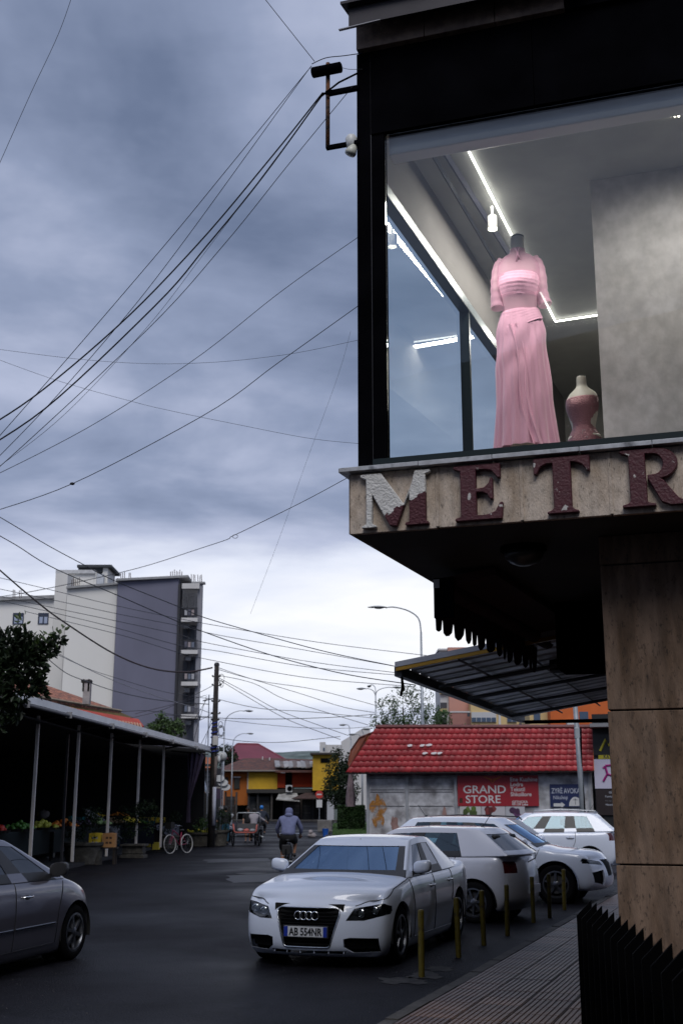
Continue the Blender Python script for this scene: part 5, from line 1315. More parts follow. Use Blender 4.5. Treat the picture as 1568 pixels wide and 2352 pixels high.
# ------------------------------------------------------------------ lamps
def street_lamp(label,u,v_base,Yd,arms,group='street lamps along the road',hz=None,col=STEEL,r=.07,hlen=.72):
    """arms: list of (u,v,dy) lamp heads"""
    base=at(u,1850,Yd); base.z=0
    t=empty('street_lamp',base,0,label,'street lamp',group)
    tops=[at(a[0],a[1],Yd+a[2]) for a in arms]
    zj=max(p.z for p in tops)-(1.3 if len(arms)==1 else .95)
    q=MB(); q.tube([(0,0,0),(0,0,zj*.5),(0,0,zj)],[r*1.15,r,r*.6],10); q.build('pole',col,t,True)
    q=MB(); q.lathe([(.14,0),(.14,.35),(.09,.4)],10); q.build('pole_base',col,t)
    for p in tops:
        l=p-base; j=Vector((0,0,zj)); dx=l.x
        if dx==0: dx=.1
        hd=Vector((l.x,l.y,0)); hd.normalize()
        e=l-hd*hlen*.3*1.0
        pts=smooth_pts([j,j+Vector((hd.x*.12,hd.y*.12,(l.z-zj)*.55)),j+(e-j)*.35+Vector((0,0,(l.z-zj)*.52)),Vector((e.x*.75,e.y*.75,l.z+.03)),Vector((e.x,e.y,l.z))],5)
        q=MB(); q.tube(pts,r*.42,8); q.build('arm',col,t,True)
        lh_=empty('lamp_head',e,math.atan2(hd.y,hd.x)); lh_.parent=t
        q=MB()
        def hb(a,b):
            x=-.05+a*hlen; wdt=.16*math.sin(math.pi*min(1,a*.8+.12))**.7; th=2*math.pi*b
            zc_=.085*math.sin(math.pi*min(1,a*.85+.1)); return (x,wdt*math.cos(th),max(-.02,zc_*math.sin(th))+.02)
        q.grid(hb,10,14); q.build('lamp_shell',mm('lamp_shell_grey',(.22,.23,.24),.5,var=.1),lh_,True)
        q=MB(); q.ball((.36,0,.0),1,12,6,(.26,.12,.07)); q.build('lamp_bowl',mm('lamp_bowl_dark',(.05,.052,.055),.25),lh_,True)
    return t
street_lamp('tall grey lamp post right of centre rising above the red roof',973,1680,62,[(872,1396,0)],r=.085,hlen=1.0)
street_lamp('lamp post with three curved arms beside the bare tree',864,1680,88,[(832,1583,0),(848,1577,3),(908,1580,0)],group='street lamps along the road')
street_lamp('tall lamp post just right of the utility pole',511,1900,92,[(568,1634,0)])
street_lamp('shorter looking farther lamp post right of the utility pole',531,1890,118,[(572,1686,0)])
street_lamp('small far lamp post leaning left above the white house',806,1860,105,[(790,1666,0)])
street_lamp('far low lamp head just above the left end of the red roof',832,1860,100,[(812,1688,0),(838,1676,0)])
gp=empty('globe_lamp',at(506,1880,56).xy.to_3d(),0,'white globe lamp on a thin post beside the utility pole','street lamp'); z=at(508,1738,56).z
q=MB(); q.tube([(0,0,0),(0,0,z-.2)],.03,6); q.build('pole',STEEL,gp); q=MB(); q.ball((0,0,z),.24,14,10); q.build('globe',mm('globe_white',(.55,.55,.52),.3,var=.03),gp,True)
# steel post with a meter box in front of the red roof
sp_o=at(1341,1900,38); z_=at(1333,1640,38).z
mp=empty('steel_post',(sp_o.x,sp_o.y,0),0,'grey steel post with a meter box in front of the red tiled roof','post')
q=MB(); q.tube([(0,0,0),(-.03,0,z_*.5),(-.12,0,z_+1)],[.10,.09,.07],12); q.build('pole',mm('grey_painted_steel',(.25,.27,.29),.5,.2,var=.15,scale=4),mp,True)
p=at(1326,1684,37.9)-mp.location; q=MB(); q.cbox((p.x,0,p.z),(.16,.16,.36)); q.build('meter_box',mm('meter_box_grey',(.33,.36,.38),.5),mp,bevel=.03)
q=MB(); q.tube([(p.x+.12,-.02,p.z+.15),(p.x+.10,-.05,p.z-.3),(p.x+.08,-.03,p.z-1.1),(p.x+.14,-.1,0.3)],.035,6); q.build('cable_run',BLACK,mp,True)
# ------------------------------------------------------------------ apartment blocks on the right, far
def pbox(mb,u0,u1,v0,v1,Yd,dp=1.0,y0=0):
    a=at(u0,v1,Yd+y0);b=at(u1,v1,Yd+y0);zt_=at(u0,v0,Yd+y0).z
    a.x=at(u0,v0,Yd+y0).x;b.x=at(u1,v0,Yd+y0).x
    mb.box(a.x,b.x,Yd+y0,Yd+y0+dp,a.z,zt_); return mb
def part(name,u0,u1,v0,v1,Yd,m,parent,dp=1.0,y0=0,label=None):
    q=MB(); pbox(q,u0,u1,v0,v1,Yd,dp,y0); o=q.build(name,m,parent,world=True)
    if label:o['label']=label
    return o
WG=mm('far_window_glass',(.06,.09,.14),.15,var=.2,scale=.5); WF=mm('window_frame_white',(.5,.5,.5),.6,var=.03); PEACH=mm('peach_render',(.52,.27,.21),.85,var=.06,scale=.2); YEL2=mm('yellow_render',(.62,.46,.22),.85,var=.07,scale=.2); WHT=mm('white_render',(.58,.57,.56),.85,var=.06,scale=.2)
ap=empty('apartment_block',at(1075,1850,200).xy.to_3d(),0,'tall peach apartment block rising behind the metal canopy','building')
part('wall',1028,1095,1487,1850,200,PEACH,ap,14); part('side_wall',1008,1028,1493,1850,200,WHT,ap,10,1.0)
part('roof_cap',1006,1030,1490,1494,200,WHT,ap,12,.6)
for v in (1545,1585,1625,1662):
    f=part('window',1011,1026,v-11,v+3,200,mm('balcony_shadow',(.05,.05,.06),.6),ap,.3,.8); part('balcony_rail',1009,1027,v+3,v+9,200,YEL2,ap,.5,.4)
part('annex_wall',1033,1080,1634,1850,197,mm('dusty_rose_render',(.36,.17,.14),.85,var=.1,scale=.2),ap,2); part('annex_edge',1033,1080,1634,1637,197,WHT,ap,2,-.1)
ay=empty('apartment_block',at(1140,1850,196).xy.to_3d(),0,'yellow apartment block with white framed windows above the red roof','building')
part('wall',1080,1250,1600,1850,196,YEL2,ay,12,.5)
for (u0,u1,v0,v1) in ((1082,1139,1636,1659),(1164,1186,1642,1659),(1097,1112,1605,1617),(1140,1160,1608,1618),(1211,1246,1640,1655),(1199,1207,1641,1660)):
    f=part('window',u0,u1,v0,v1,196,WF,ay,.3,.25)
    n=max(2,int((u1-u0)/11)); 
    for k in range(n):
        a=lerp(u0,u1,k/n)+.8; b=lerp(u0,u1,(k+1)/n)-.8; part('pane',a,b,lerp(v0,v1,.55 if (k%2 or n>3) else .15),v1-1,196,WG,f,.1,.14)
q=MB(); pbox(q,1080,1250,1597,1600,196,12.6,.2); q.build('roof_edge',WHT,ay,world=True)
part('pilaster',1143,1148,1600,1850,196,WHT,ay,.3,.25)
part('downpipe',1206,1209,1600,1850,196,mm('brown_band',(.10,.05,.04),.8),ay,.3,.2)
for (u,v) in ((1076,1641),(1195,1665)): part('air_conditioner',u-3,u+3,v-4,v+5,196,mm('ac_dark',(.05,.05,.06),.5),ay,.5,-.2)
ao=empty('apartment_block',at(1310,1850,150).xy.to_3d(),0,'orange block glimpsed between the canopy and the red roof','building')
part('wall',1262,1440,1610,1850,150,mm('orange_render',(.55,.12,.025),.85,var=.12,scale=.4),ao,9)
part('balcony',1302,1325,1660,1668,150,WHT,ao,1.0,-.8); part('side_wall',1215,1261,1632,1850,152,YEL2,ao,6)
part('window',1225,1240,1638,1655,152,WG,ao,.2,-.1); part('window',1330,1350,1635,1655,150,WG,ao,.2,-.1)
# trees behind the low building
def blob(u,v,Yd,r,sq=1.0): p=at(u,v,Yd); return (p.x,p.y,p.z,r,sq)
tree('slender half bare tree behind the red tiled roof',at(930,1850,78).xy.to_3d(),[blob(900,1655,78,.8),blob(925,1625,78,1.0,1.4),blob(890,1630,78,.8,1.3),blob(950,1605,78,.7,1.6),blob(975,1600,78,.55,1.8),blob(960,1650,78,.8),blob(990,1640,78,.7),blob(870,1660,78,.6),blob(920,1668,78,.9,.7)],5200,.16,mm('sparse_leaves',(.06,.105,.04),.6,var=.5,scale=3),.09,3,.05,'trees behind the red roof')
tree('bright green bush top behind the red roof, right of the tall lamp post',at(1018,1850,84).xy.to_3d(),[blob(1018,1655,84,.6,1.3),blob(1000,1662,84,.5),blob(1012,1640,84,.4,1.4)],1500,.2,MG,.08,4,.15,'trees behind the red roof')
tree('low bright green bush before the peach block',at(1080,1850,90).xy.to_3d(),[blob(1075,1672,90,.6,.5),blob(1092,1673,90,.5,.5)],600,.2,MG,.06,5,.2,'trees behind the red roof')
# ------------------------------------------------------------------ far end of the street
YE=146.0
mr=empty('maroon_roofed_building',at(590,1850,175).xy.to_3d(),0,'building with a broad maroon hipped roof at the end of the street','building')
part('wall',515,650,1740,1850,176,WHT,mr,8)
p=[at(506,1745,174),at(655,1745,174),at(655,1745,186),at(506,1745,186)]; r0,r1=at(545,1709,180),at(593,1710,180)
for i in p: i.z=p[0].z
q=MB(); q.add([*p,r0,r1],[(0,1,5,4),(1,2,5),(2,3,4,5),(3,0,4)]); q.build('roof',mm('maroon_roof',(.155,.028,.045),.6,var=.15,scale=.4,bump=.5,bscale=1.5),mr,world=True)
q=MB(); q.tube([r0,r1],.18,6); q.tube([p[0],r0],.14,6); q.tube([p[1],r1],.14,6); q.build('ridge_tiles',mm('maroon_ridge',(.20,.045,.06),.6),mr,world=True)
TER=mat('old_terracotta_tiles',(.13,.050,.035),.85,col2=(.055,.032,.03),thr=.5,soft=.15,scale=1.6,var=.4,bump=.9,bscale=6)
oh=empty('orange_house',at(530,1850,YE).xy.to_3d(),0,'orange house with a window under an old tiled roof at the street end','building')
part('wall',493,570,1768,1850,YE,mm('burnt_orange_render',(.34,.095,.012),.85,var=.18,scale=.3),oh,8)
fw_=part('window',537,551,1786,1813,YE,mm('dark_frame',(.05,.025,.015),.7),oh,.2,-.1); part('pane',539,549,1789,1812,YE,mm('dusty_pane',(.035,.035,.03),.4),fw_,.1,-.16)
fw_=part('window',512,524,1786,1813,YE,mm('dark_frame',(.05,.025,.015),.7),oh,.2,-.1); part('pane',514,522,1789,1812,YE,mm('dusty_pane',(.035,.035,.03),.4),fw_,.1,-.16)
part('window_ledge',536,552,1784,1787,YE,WHT,oh,.2,-.2); part('downpipe',568,571,1768,1822,YE,mm('pale_pipe',(.4,.36,.32),.6),oh,.3,-.3)
def slope(name,pts,m,parent,th=.15):
    q=MB(); P=[at(*a) for a in pts]; q.slab(P,(0,0,-th)); return q.build(name,m,parent,world=True)
slope('roof',[(490,1771,YE-1),(640,1771,YE-1),(636,1742,YE+6),(560,1742,YE+6)],TER,oh); 
part('eave',493,640,1769,1772,YE,mm('pale_eave',(.25,.22,.2),.8),oh,.4,-1.3)
YB_=mat('ochre_yellow_render',(.55,.33,.02),.85,col2=(.42,.25,.025),thr=.55,soft=.12,scale=.35,var=.15)
yh=empty('yellow_house',at(603,1850,YE).xy.to_3d(),0,'windowless ochre yellow upper storey between orange walls at the street end','building')
part('wall',571,637,1771,1814,YE,YB_,yh,8,-.4); part('ledge',566,715,1813,1822,YE,mm('ledge_dark',(.03,.028,.026),.8),yh,3,-2.4)
part('chimney',602,604,1738,1745,YE,WHT,yh,.4,4); part('chimney',618,620,1740,1747,YE,WHT,yh,.4,4)
rh=empty('red_house',at(680,1850,YE).xy.to_3d(),0,'vermilion upper storey with a patched sheet metal roof at the street end','building')
RD=mm('vermilion_render',(.42,.045,.010),.85,var=.15,scale=.35)
part('wall',637,655,1776,1810,YE,RD,rh,8,-.2); part('wall',671,719,1772,1808,YE,RD,rh,8); part('recess',655,671,1772,1812,YE,mm('recess_dark',(.01,.01,.01),.9),rh,6,1.2)
for k in range(9):
    u=632+k*10; slope('roof_sheet',[(u,1762+random.uniform(-3,2),YE-1.5),(u+11.5,1762+random.uniform(-3,2),YE-1.5),(u+9,1748+random.uniform(-2,2),YE+4),(u-2,1748+random.uniform(-2,2),YE+4)],mm('patched_sheet_%d'%(k%3),[(.26,.255,.26),(.13,.10,.09),(.32,.31,.31)][k%3],.7,var=.3,scale=1),rh,.1)
slope('roof',[(632,1772,YE-1.8),(722,1772,YE-1.8),(722,1745,YE+6),(632,1742,YE+6)],TER,rh)
ac=part('air_conditioner',656,671,1804,1820,YE,mm('ac_white',(.45,.45,.45),.5),rh,.5,-3.2)
q=MB(); c=at(665,1812,YE-3.2); q.M=Matrix.Translation((c.x,c.y-.02,c.z))@Matrix.Rotation(math.pi/2,4,'X'); q.lathe([(.30,0),(.30,.02),(.01,.02)],16); q.build('fan_grille',BLACK,ac,world=True)
yt=empty('yellow_tower',at(745,1850,YE-4).xy.to_3d(),0,'tall yellow end wall with a dark vent window beside the cypress tree','building')
part('wall',718,778,1733,1816,YE,YB_,yt,6,-4); part('roof_slab',712,782,1729,1733,YE,mm('slab_dark',(.06,.05,.045),.8),yt,7,-4.6)
w_=part('window',736,758,1742,1752,YE,BLK,yt,.2,-4.1) if 'BLK' in globals() else part('window',736,758,1742,1752,YE,BLACK,yt,.2,-4.1)
for (u0,u1,v) in ((741,756,1796),(738,758,1804)): part('faded_lettering',u0,u1,v,v+2.5,YE,mm('faded_ochre',(.16,.09,.012),.9),yt,.02,-4.02)
part('lower_wall',751,767,1822,1886,YE,mm('whitewash',(.42,.43,.46),.85,var=.1,scale=.5),yt,.5,-4.2); part('roller_door',768,782,1836,1886,YE,mm('grey_green_door',(.13,.16,.155),.7),yt,.3,-4.1)
sf=empty('shop_row',at(620,1850,YE).xy.to_3d(),0,'row of dark open shop fronts under awnings at the street end','building')
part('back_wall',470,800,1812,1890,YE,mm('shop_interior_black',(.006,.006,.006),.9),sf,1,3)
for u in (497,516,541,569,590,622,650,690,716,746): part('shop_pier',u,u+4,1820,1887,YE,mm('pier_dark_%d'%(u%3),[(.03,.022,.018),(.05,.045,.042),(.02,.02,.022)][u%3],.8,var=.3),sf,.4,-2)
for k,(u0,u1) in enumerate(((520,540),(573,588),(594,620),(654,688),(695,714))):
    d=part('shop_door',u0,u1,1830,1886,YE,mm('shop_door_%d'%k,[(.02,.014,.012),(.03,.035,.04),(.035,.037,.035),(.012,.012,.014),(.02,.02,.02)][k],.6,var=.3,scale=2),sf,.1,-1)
    for j in range(3): part('door_rail',u0+1,u1-1,1835+j*16,1837+j*16,YE,mm('door_rail_grey',(.06,.06,.06),.6),d,.05,-1.06)
slope('torn_awning',[(634,1836,YE-5),(688,1840,YE-5),(682,1822,YE-2.4),(640,1824,YE-2.4)],mm('torn_pale_cloth',(.30,.29,.27),.85,var=.35,scale=1.5),sf,.1)
slope('brown_awning',[(670,1834,YE-5),(746,1834,YE-5),(734,1820,YE-2.4),(700,1822,YE-2.4)],mm('brown_awning',(.055,.03,.025),.85,var=.3),sf,.1)
q=MB(); 
for k in range(60):
    u=random.uniform(572,640); v=random.uniform(1832,1878); p_=at(u,v,YE-1.6); q.cbox(p_,(random.uniform(.15,.4),.1,random.uniform(.1,.3)))
tag(q.build('shop_goods',mm('goods_grey',(.06,.06,.058),.7,var=.6,scale=4),sf),kind='stuff')
struct('far_kerb',MB().box(at(470,1888,140).x,at(800,1888,140).x,139.5,148,-.1,.14),mm('kerb_concrete',(.13,.125,.12),.8))
wh=empty('white_house',at(765,1850,230).xy.to_3d(),0,'white terraced house with a stepped roofline above the yellow tower','building')
part('wall',734,747,1705,1860,230,WHT,wh,8); part('wall',747,784,1711,1860,230,WHT,wh,8,1); f=part('window',741,746,1714,1725,230,WF,wh,.2,-.1); part('pane',742,745.5,1718,1724,230,WG,f,.1,-.2)
q=MB(); P=[at(783,1860,231),at(850,1860,231),at(850,1672,231),at(835,1672,231),at(783,1704,231)]; q.slab(P,(0,8,0)); q.build('gable_wall',WHT,wh,world=True)
tree('dark cypress like tree between the yellow tower and the red roof',at(785,1850,90).xy.to_3d(),[blob(785,1745,90,.9,1.2),blob(778,1780,90,1.2,1.3),blob(790,1810,90,1.2,1.2),blob(768,1820,90,.9),blob(795,1770,90,.9,1.2),blob(780,1835,90,.8),blob(800,1838,90,.6,1)],7500,.20,mm('cypress_leaves',(.018,.030,.014),.7,var=.5,scale=2,spec=.2),.14,6,.1)
tree('dark round tree behind the far left lamp posts',at(520,1850,160).xy.to_3d(),[blob(518,1735,160,1.6),blob(508,1745,160,1.5),blob(528,1742,160,1.2)],2500,.35,mm('cypress_leaves',(.018,.030,.014),.7),.2,7,.2)
# hedge, grass and kerb
hg=empty('hedge',at(806,1900,86).xy.to_3d(),0,'clipped dark green hedge block standing before the red roofed building','hedge')
a,b=at(776,1897,86),at(838,1897,86); q=MB(); zt_=at(800,1851,86).z; q.box(a.x+.1,b.x-.1,86,88.4,0,zt_-.1); q.build('hedge_core',mm('hedge_core_dark',(.006,.010,.004),.9),hg,world=True)
rn=random.Random(4); q=MB(); vs=[];fs=[]
for k in range(9000):
    f_=rn.random()
    if f_<.7: p=Vector((rn.uniform(a.x,b.x),86-rn.uniform(-.05,.12),rn.uniform(0,zt_)))
    elif f_<.9: p=Vector((rn.uniform(a.x,b.x),rn.uniform(86,88.4),zt_-rn.uniform(0,.12)))
    else: p=Vector((a.x,rn.uniform(86,88.4),rn.uniform(0,zt_)))
    A_=Vector((rn.gauss(0,1),rn.gauss(0,1),rn.gauss(0,1))).normalized()*.09; B_=A_.cross(Vector((rn.gauss(0,1),rn.gauss(0,1),1))).normalized()*.035; k_=len(vs); vs+=[p-A_,p+B_,p+A_,p-B_]; fs.append((k_,k_+1,k_+2,k_+3))
q.add(vs,fs); q.build('hedge_leaves',mm('hedge_leaves',(.018,.04,.010),.65,var=.5,scale=2,spec=.25),hg,world=True)
gr=MB(); G=[at(757,1908,0) if False else gnd(764,1903,.0),gnd(778,1890,0),gnd(905,1890,0),gnd(905,1925,0),gnd(780,1920,0)]
gr.slab([p+Vector((0,0,.10)) for p in G],(0,0,-.12)); struct('grass_bed',gr,mm('grass_soil',(.025,.045,.010),.9,var=.4,scale=1))
vs=[];fs=[];g=MB()
for k in range(7000):
    u=rn.uniform(764,900); v=rn.uniform(1892,1920); p=gnd(u,v,.10); h=rn.uniform(.05,.14); d=Vector((rn.uniform(-.05,.05),rn.uniform(-.05,.05),h)); k_=len(vs); vs+=[p+Vector((-.02,0,0)),p+Vector((.02,0,0)),p+d]; fs.append((k_,k_+1,k_+2))
g.add(vs,fs); tag(g.build('grass',mm('grass_blades',(.035,.085,.012),.7,var=.4)),'short green grass around the hedge foot','grass',kind='stuff')
kb=MB(); kb.tube([gnd(748,1925,.06),gnd(756,1903,.06),gnd(770,1889,.06)],.09,4); struct('grass_kerb',kb,mm('kerb_concrete',(.13,.125,.12),.8))
# no entry sign
ns=empty('no_entry_sign',gnd(733,1887),0,'red and white no entry sign with a white plate on a thin post','sign'); yy=ns.location.y; k_=2791/yy
zc_=CZ+(1850-1826)/k_; rr=9.0/k_
q=MB(); q.tube([(0,0,0),(0,0,zc_+rr)],.05,6); q.build('post',STEEL,ns); q=MB(); q.M=Matrix.Translation((0,-.1,zc_))@Matrix.Rotation(math.pi/2,4,'X'); q.lathe([(rr,0),(rr,.04),(.001,.04)],24); q.build('sign_disc',mm('sign_disc_red',(.45,.03,.02),.5),ns)
q=MB(); q.box(-rr*.62,rr*.62,-.16,-.145,zc_-rr*.18,zc_+rr*.18); q.build('white_bar',SW,ns); q=MB(); q.box(-6.5/k_,6.5/k_,-.12,-.08,zc_-rr-20/k_,zc_-rr-3/k_); q.build('white_plate',SW,ns)
q=MB(); q.lathe([(.6,0),(.55,.16),(.1,.2)],10); q.build('sign_foot',mm('kerb_concrete',(.13,.125,.12),.8),ns)
# blue bin and block at the kerb
bb_=empty('blue_bin',gnd(747,1923),0,'small bright blue bin standing by the grass kerb','bin'); q=MB(); q.lathe([(.13,0),(.19,.45),(.2,.47),(.01,.46)],14); q.build('bin_body',mm('bin_blue',(.02,.12,.5),.5),bb_,30); q=MB(); q.tube([(-.19,0,.42),(0,0,.6),(.19,0,.42)],.012,5); q.build('bin_handle',DARKP,bb_)
cb=empty('concrete_block',gnd(745,1912,0),0,'weathered concrete block beside the blue bin','block'); q=MB(); q.cbox((0,.8,.4),(1.0,.8,.8)); q.build('block',mm('block_concrete',(.16,.15,.14),.9,var=.3,scale=2),cb,bevel=.05)
rg=empty('rag_heap',gnd(717,1925),0,'small pale heap of rags on the road left of the blue bin','rags'); q=MB(); q.ball((0,0,.12),.22,10,6,(1.2,1,.7),.25); q.ball((-.1,0,.3),.12,8,6,(1,1,1.2),.25); q.build('cloth',mm('rag_pale',(.25,.22,.22),.9,var=.4,scale=5),rg,True)
# ------------------------------------------------------------------ tall grey and white block on the left
YG=112.0
GREYW=mat('slate_grey_render',(.16,.16,.215),.85,var=.16,scale=.22,stretch=(1,1,.35)); CREAM=mat('cream_render',(.76,.74,.69),.85,var=.06,scale=.15,stretch=(1,1,.4))
tb=empty('apartment_tower',at(340,1850,YG).xy.to_3d(),0,'tall block with a blank slate grey wall beside a stack of white balconies','building')
q=MB(); P=[at(265,1860,YG),at(410,1860,YG-.6),at(410,1329,YG-.6),at(271,1335,YG)]; P[0].x=P[3].x;P[1].x=P[2].x
q.slab(P,(0,1.9,0)); q.build('grey_wall',GREYW,tb,world=True)
q=MB(); a,b=at(266,1334,YG-.5),at(432,1326,YG-1); q.hexa([a,b,b+Vector((0,2.8,0)),a+Vector((0,2.8,0)),a+Vector((0,0,.22)),b+Vector((0,0,.22)),b+Vector((0,2.8,.22)),a+Vector((0,2.8,.22))]); q.build('roof_coping',mm('coping_grey',(.30,.30,.30),.8),tb,world=True)
part('shaft_wall',404,463,1338,1860,YG,mm('balcony_back_grey',(.20,.20,.22),.85,var=.2,scale=.3),tb,.8,1.4)
part('end_wall',455,465,1340,1860,YG,mm('end_wall_grey',(.27,.27,.30),.85,var=.15,scale=.3,stretch=(1,1,.3)),tb,.6,-.8)
part('end_coping',440,470,1336,1340,YG,mm('coping_grey',(.30,.30,.30),.8),tb,.8,-1)
part('downpipe',410,415,1340,1860,YG,mm('black_pipe',(.02,.02,.024),.6),tb,.4,-1.0)
BW=mm('balcony_white',(.60,.58,.56),.8,var=.12,scale=.8)
part('top_slab',418,458,1340,1352,YG,BW,tb,2.4,-1.3)
for i,v in enumerate((1419,1493,1566,1641)):
    bl=part('balcony',416,454,v,v+9,YG,BW,tb,2.5,-1.3)
    for k in range(12):
        u=417+k*3.2; part('railing_bar',u,u+.9,v-22,v,YG,mm('railing_dark',(.03,.03,.035),.6),bl,.04,-1.2)
    part('railing_top',416,454,v-23,v-21.5,YG,mm('railing_dark',(.03,.03,.035),.6),bl,.08,-1.2)
    part('window',420,431,v-48,v-2,YG,mm('balcony_door_dark',(.03,.035,.05),.4),tb,.2,1.2); part('window',437,446,v-50,v-20,YG,mm('balcony_door_dark',(.03,.035,.05),.4),tb,.2,1.2)
    part('air_conditioner',423+3*(i%2),434+3*(i%2),v+14,v+24,YG,mm('ac_white',(.45,.45,.45),.5),tb,.5,-.2)
    for k in range(3): part('laundry',424+k*8,430+k*8,v-20+random.uniform(0,3),v-6,YG,mm('laundry_%d'%((i+k)%4),[(.4,.4,.42),(.10,.10,.13),(.32,.27,.27),(.15,.17,.22)][(i+k)%4],.9),tb,.05,-1.35)
for k in range(14):
    u=420+k*2.6; part('screen_bar',u,u+.7,1352,1398,YG,mm('screen_grey',(.22,.22,.23),.6),tb,.04,-1.2)
wb_=empty('apartment_tower',at(200,1850,YG+2).xy.to_3d(),0,'cream blank walled block with a roof stair tower left of the slate grey wall','building')
q=MB(); P=[at(155,1860,YG+1),at(269,1860,YG+1),at(270,1342,YG+1),at(155,1352,YG+1)]; P[0].x=P[3].x;P[1].x=P[2].x; q.slab(P,(0,9,0)); q.build('wall',CREAM,wb_,world=True)
q=MB(); a,b=at(152,1352,YG+.6),at(271,1342,YG+.6); q.hexa([a,b,b+Vector((0,9,0)),a+Vector((0,9,0)),a+Vector((0,0,.2)),b+Vector((0,0,.2)),b+Vector((0,9,.2)),a+Vector((0,9,.2))]); q.build('roof_coping',mm('coping_grey',(.30,.30,.30),.8),wb_,world=True)
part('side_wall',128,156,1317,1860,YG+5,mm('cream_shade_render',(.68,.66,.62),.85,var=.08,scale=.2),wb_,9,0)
part('stair_wall',130,216,1316,1348,YG+8,CREAM,wb_,6); part('stair_cap',128,218,1309,1317,YG+8,mm('cap_white',(.5,.5,.5),.8),wb_,6.4,-.3)
part('stair_window',222,238,1318,1346,YG+8,mm('bright_pane',(.5,.52,.55),.4),wb_,.5,.3); part('stair_pillar',215,222,1312,1348,YG+8,CREAM,wb_,3,.1)
part('tank_room',236,248,1303,1348,YG+9,CREAM,wb_,4); part('tank_room_side',180,237,1302,1315,YG+9,mm('tank_dark',(.04,.045,.05),.8),wb_,4); part('tank_roof',177,256,1297,1303,YG+8.6,mm('tank_dark',(.04,.045,.05),.8),wb_,5)
lb_=empty('low_cream_block',at(60,1850,YG+10).xy.to_3d(),0,'lower cream block with two small windows at the left edge','building')
q=MB(); P=[at(-60,1860,YG+10),at(130,1860,YG+10),at(130,1375,YG+10),at(-60,1383,YG+10)]; P[0].x=P[3].x;P[1].x=P[2].x; q.slab(P,(0,9,0)); q.build('wall',mat('bright_cream_render',(.78,.76,.72),.85,var=.06,scale=.15),lb_,world=True)
q=MB(); a,b=at(-60,1381,YG+9.5),at(130,1374,YG+9.5); q.hexa([a,b,b+Vector((0,9,0)),a+Vector((0,9,0)),a+Vector((0,0,.35)),b+Vector((0,0,.35)),b+Vector((0,9,.35)),a+Vector((0,9,.35))]); q.build('roof_coping',mm('coping_grey',(.30,.30,.30),.8),lb_,world=True)
for (u0,u1) in ((30,55),(88,112)):
    f=part('window',u0,u1,1408,1434,YG+10,mm('dark_blue_frame',(.02,.03,.06),.5),lb_,.25,-.08)
    for k in (0,1): part('pane',lerp(u0,u1,.12+.45*k),lerp(u0,u1,.43+.45*k),1417,1432,YG+10,mm('sky_pane',(.35,.40,.52),.12,var=.05),f,.06,-.12)
for (u,v,n) in ((30,1372,2),(45,1372,2),(262,1344,3),(165,1344,5),(278,1330,3),(296,1328,2),(392,1326,7),(440,1336,3),(455,1336,3)):
    for k in range(n):
        q=MB(); a=at(u+k*4.2,v+2,YG+2); b=at(u+k*4.2+random.uniform(-1,1),v-random.uniform(12,18),YG+2); q.tube([a,b],.035,4); o=q.build('starter_bar',mm('rebar_rust',(.10,.06,.05),.8),lb_ if u<60 else (wb_ if u<270 else tb),world=True)
# ------------------------------------------------------------------ old houses above the market roof
TERL=mat('brick_red_clay_tiles',(.42,.16,.085),.85,col2=(.13,.06,.045),thr=.5,soft=.10,scale=3.4,var=.5,bump=1.0,bscale=7)
ho=empty('old_house',at(150,1850,66).xy.to_3d(),0,'old house with a clay tiled roof, chimney and red awning above the market','building')
YH=64
slope('roof',[(96,1603,YH),(278,1634,YH+10),(106,1574,YH+9),(100,1572,YH+8)],TERL,ho)
slope('roof',[(4,1604,YH-6),(96,1603,YH),(106,1576,YH+9),(38,1562,YH+2)],TERL,ho)
q=MB(); q.tube([at(96,1602,YH-.05),at(278,1633,YH+10)],.07,5); q.tube([at(4,1603,YH-6),at(96,1602,YH)],.07,5); q.build('eave_board',mm('eave_pale_wood',(.30,.24,.17),.8,var=.2),ho,world=True)
q=MB(); a,b=at(96,1607,YH+.3),at(278,1637,YH+10); q.slab([a,b,Vector((b.x,b.y,2)),Vector((a.x,a.y,2))],(0,4,0)); a=at(0,1607,YH-5.5); b=at(97,1607,YH+.2); q.slab([a,b,Vector((b.x,b.y,2)),Vector((a.x,a.y,2))],(0,3,0)); q.build('wall',mm('warm_yellow_wall',(.40,.27,.10),.85,var=.2),ho,world=True)
q=MB(); a=at(199,1612,YH+4); q.cbox((a.x,a.y,a.z+.55),(.40,.4,1.4)); q.build('chimney',mm('chimney_whitewash',(.33,.30,.29),.9,var=.25),ho,world=True)
a=at(199,1575,YH+4); q=MB(); 
for dx in (-.15,.15): q.cbox((a.x+dx,a.y,a.z),(.10,.4,.7))
q.cbox((a.x,a.y,at(199,1566,YH+4).z),(.56,.5,.14)); q.cbox((a.x,a.y+.1,a.z),(.2,.2,.6)); q.build('chimney_cap',mm('chimney_soot',(.02,.018,.017),.9),ho,world=True)
YA=58; CNV=mm('red_awning_canvas',(.42,.05,.025),.8,var=.25,scale=.6)
slope('red_canopy',[(176,1640,YA),(330,1668,YA+8),(318,1652,YA+9.5),(128,1620,YA+2)],CNV,ho)
slope('orange_lining',[(120,1619,YA-.4),(180,1641,YA-.5),(170,1626,YA+1),(128,1617,YA+1)],mm('orange_lining',(.35,.12,.02),.8),ho)
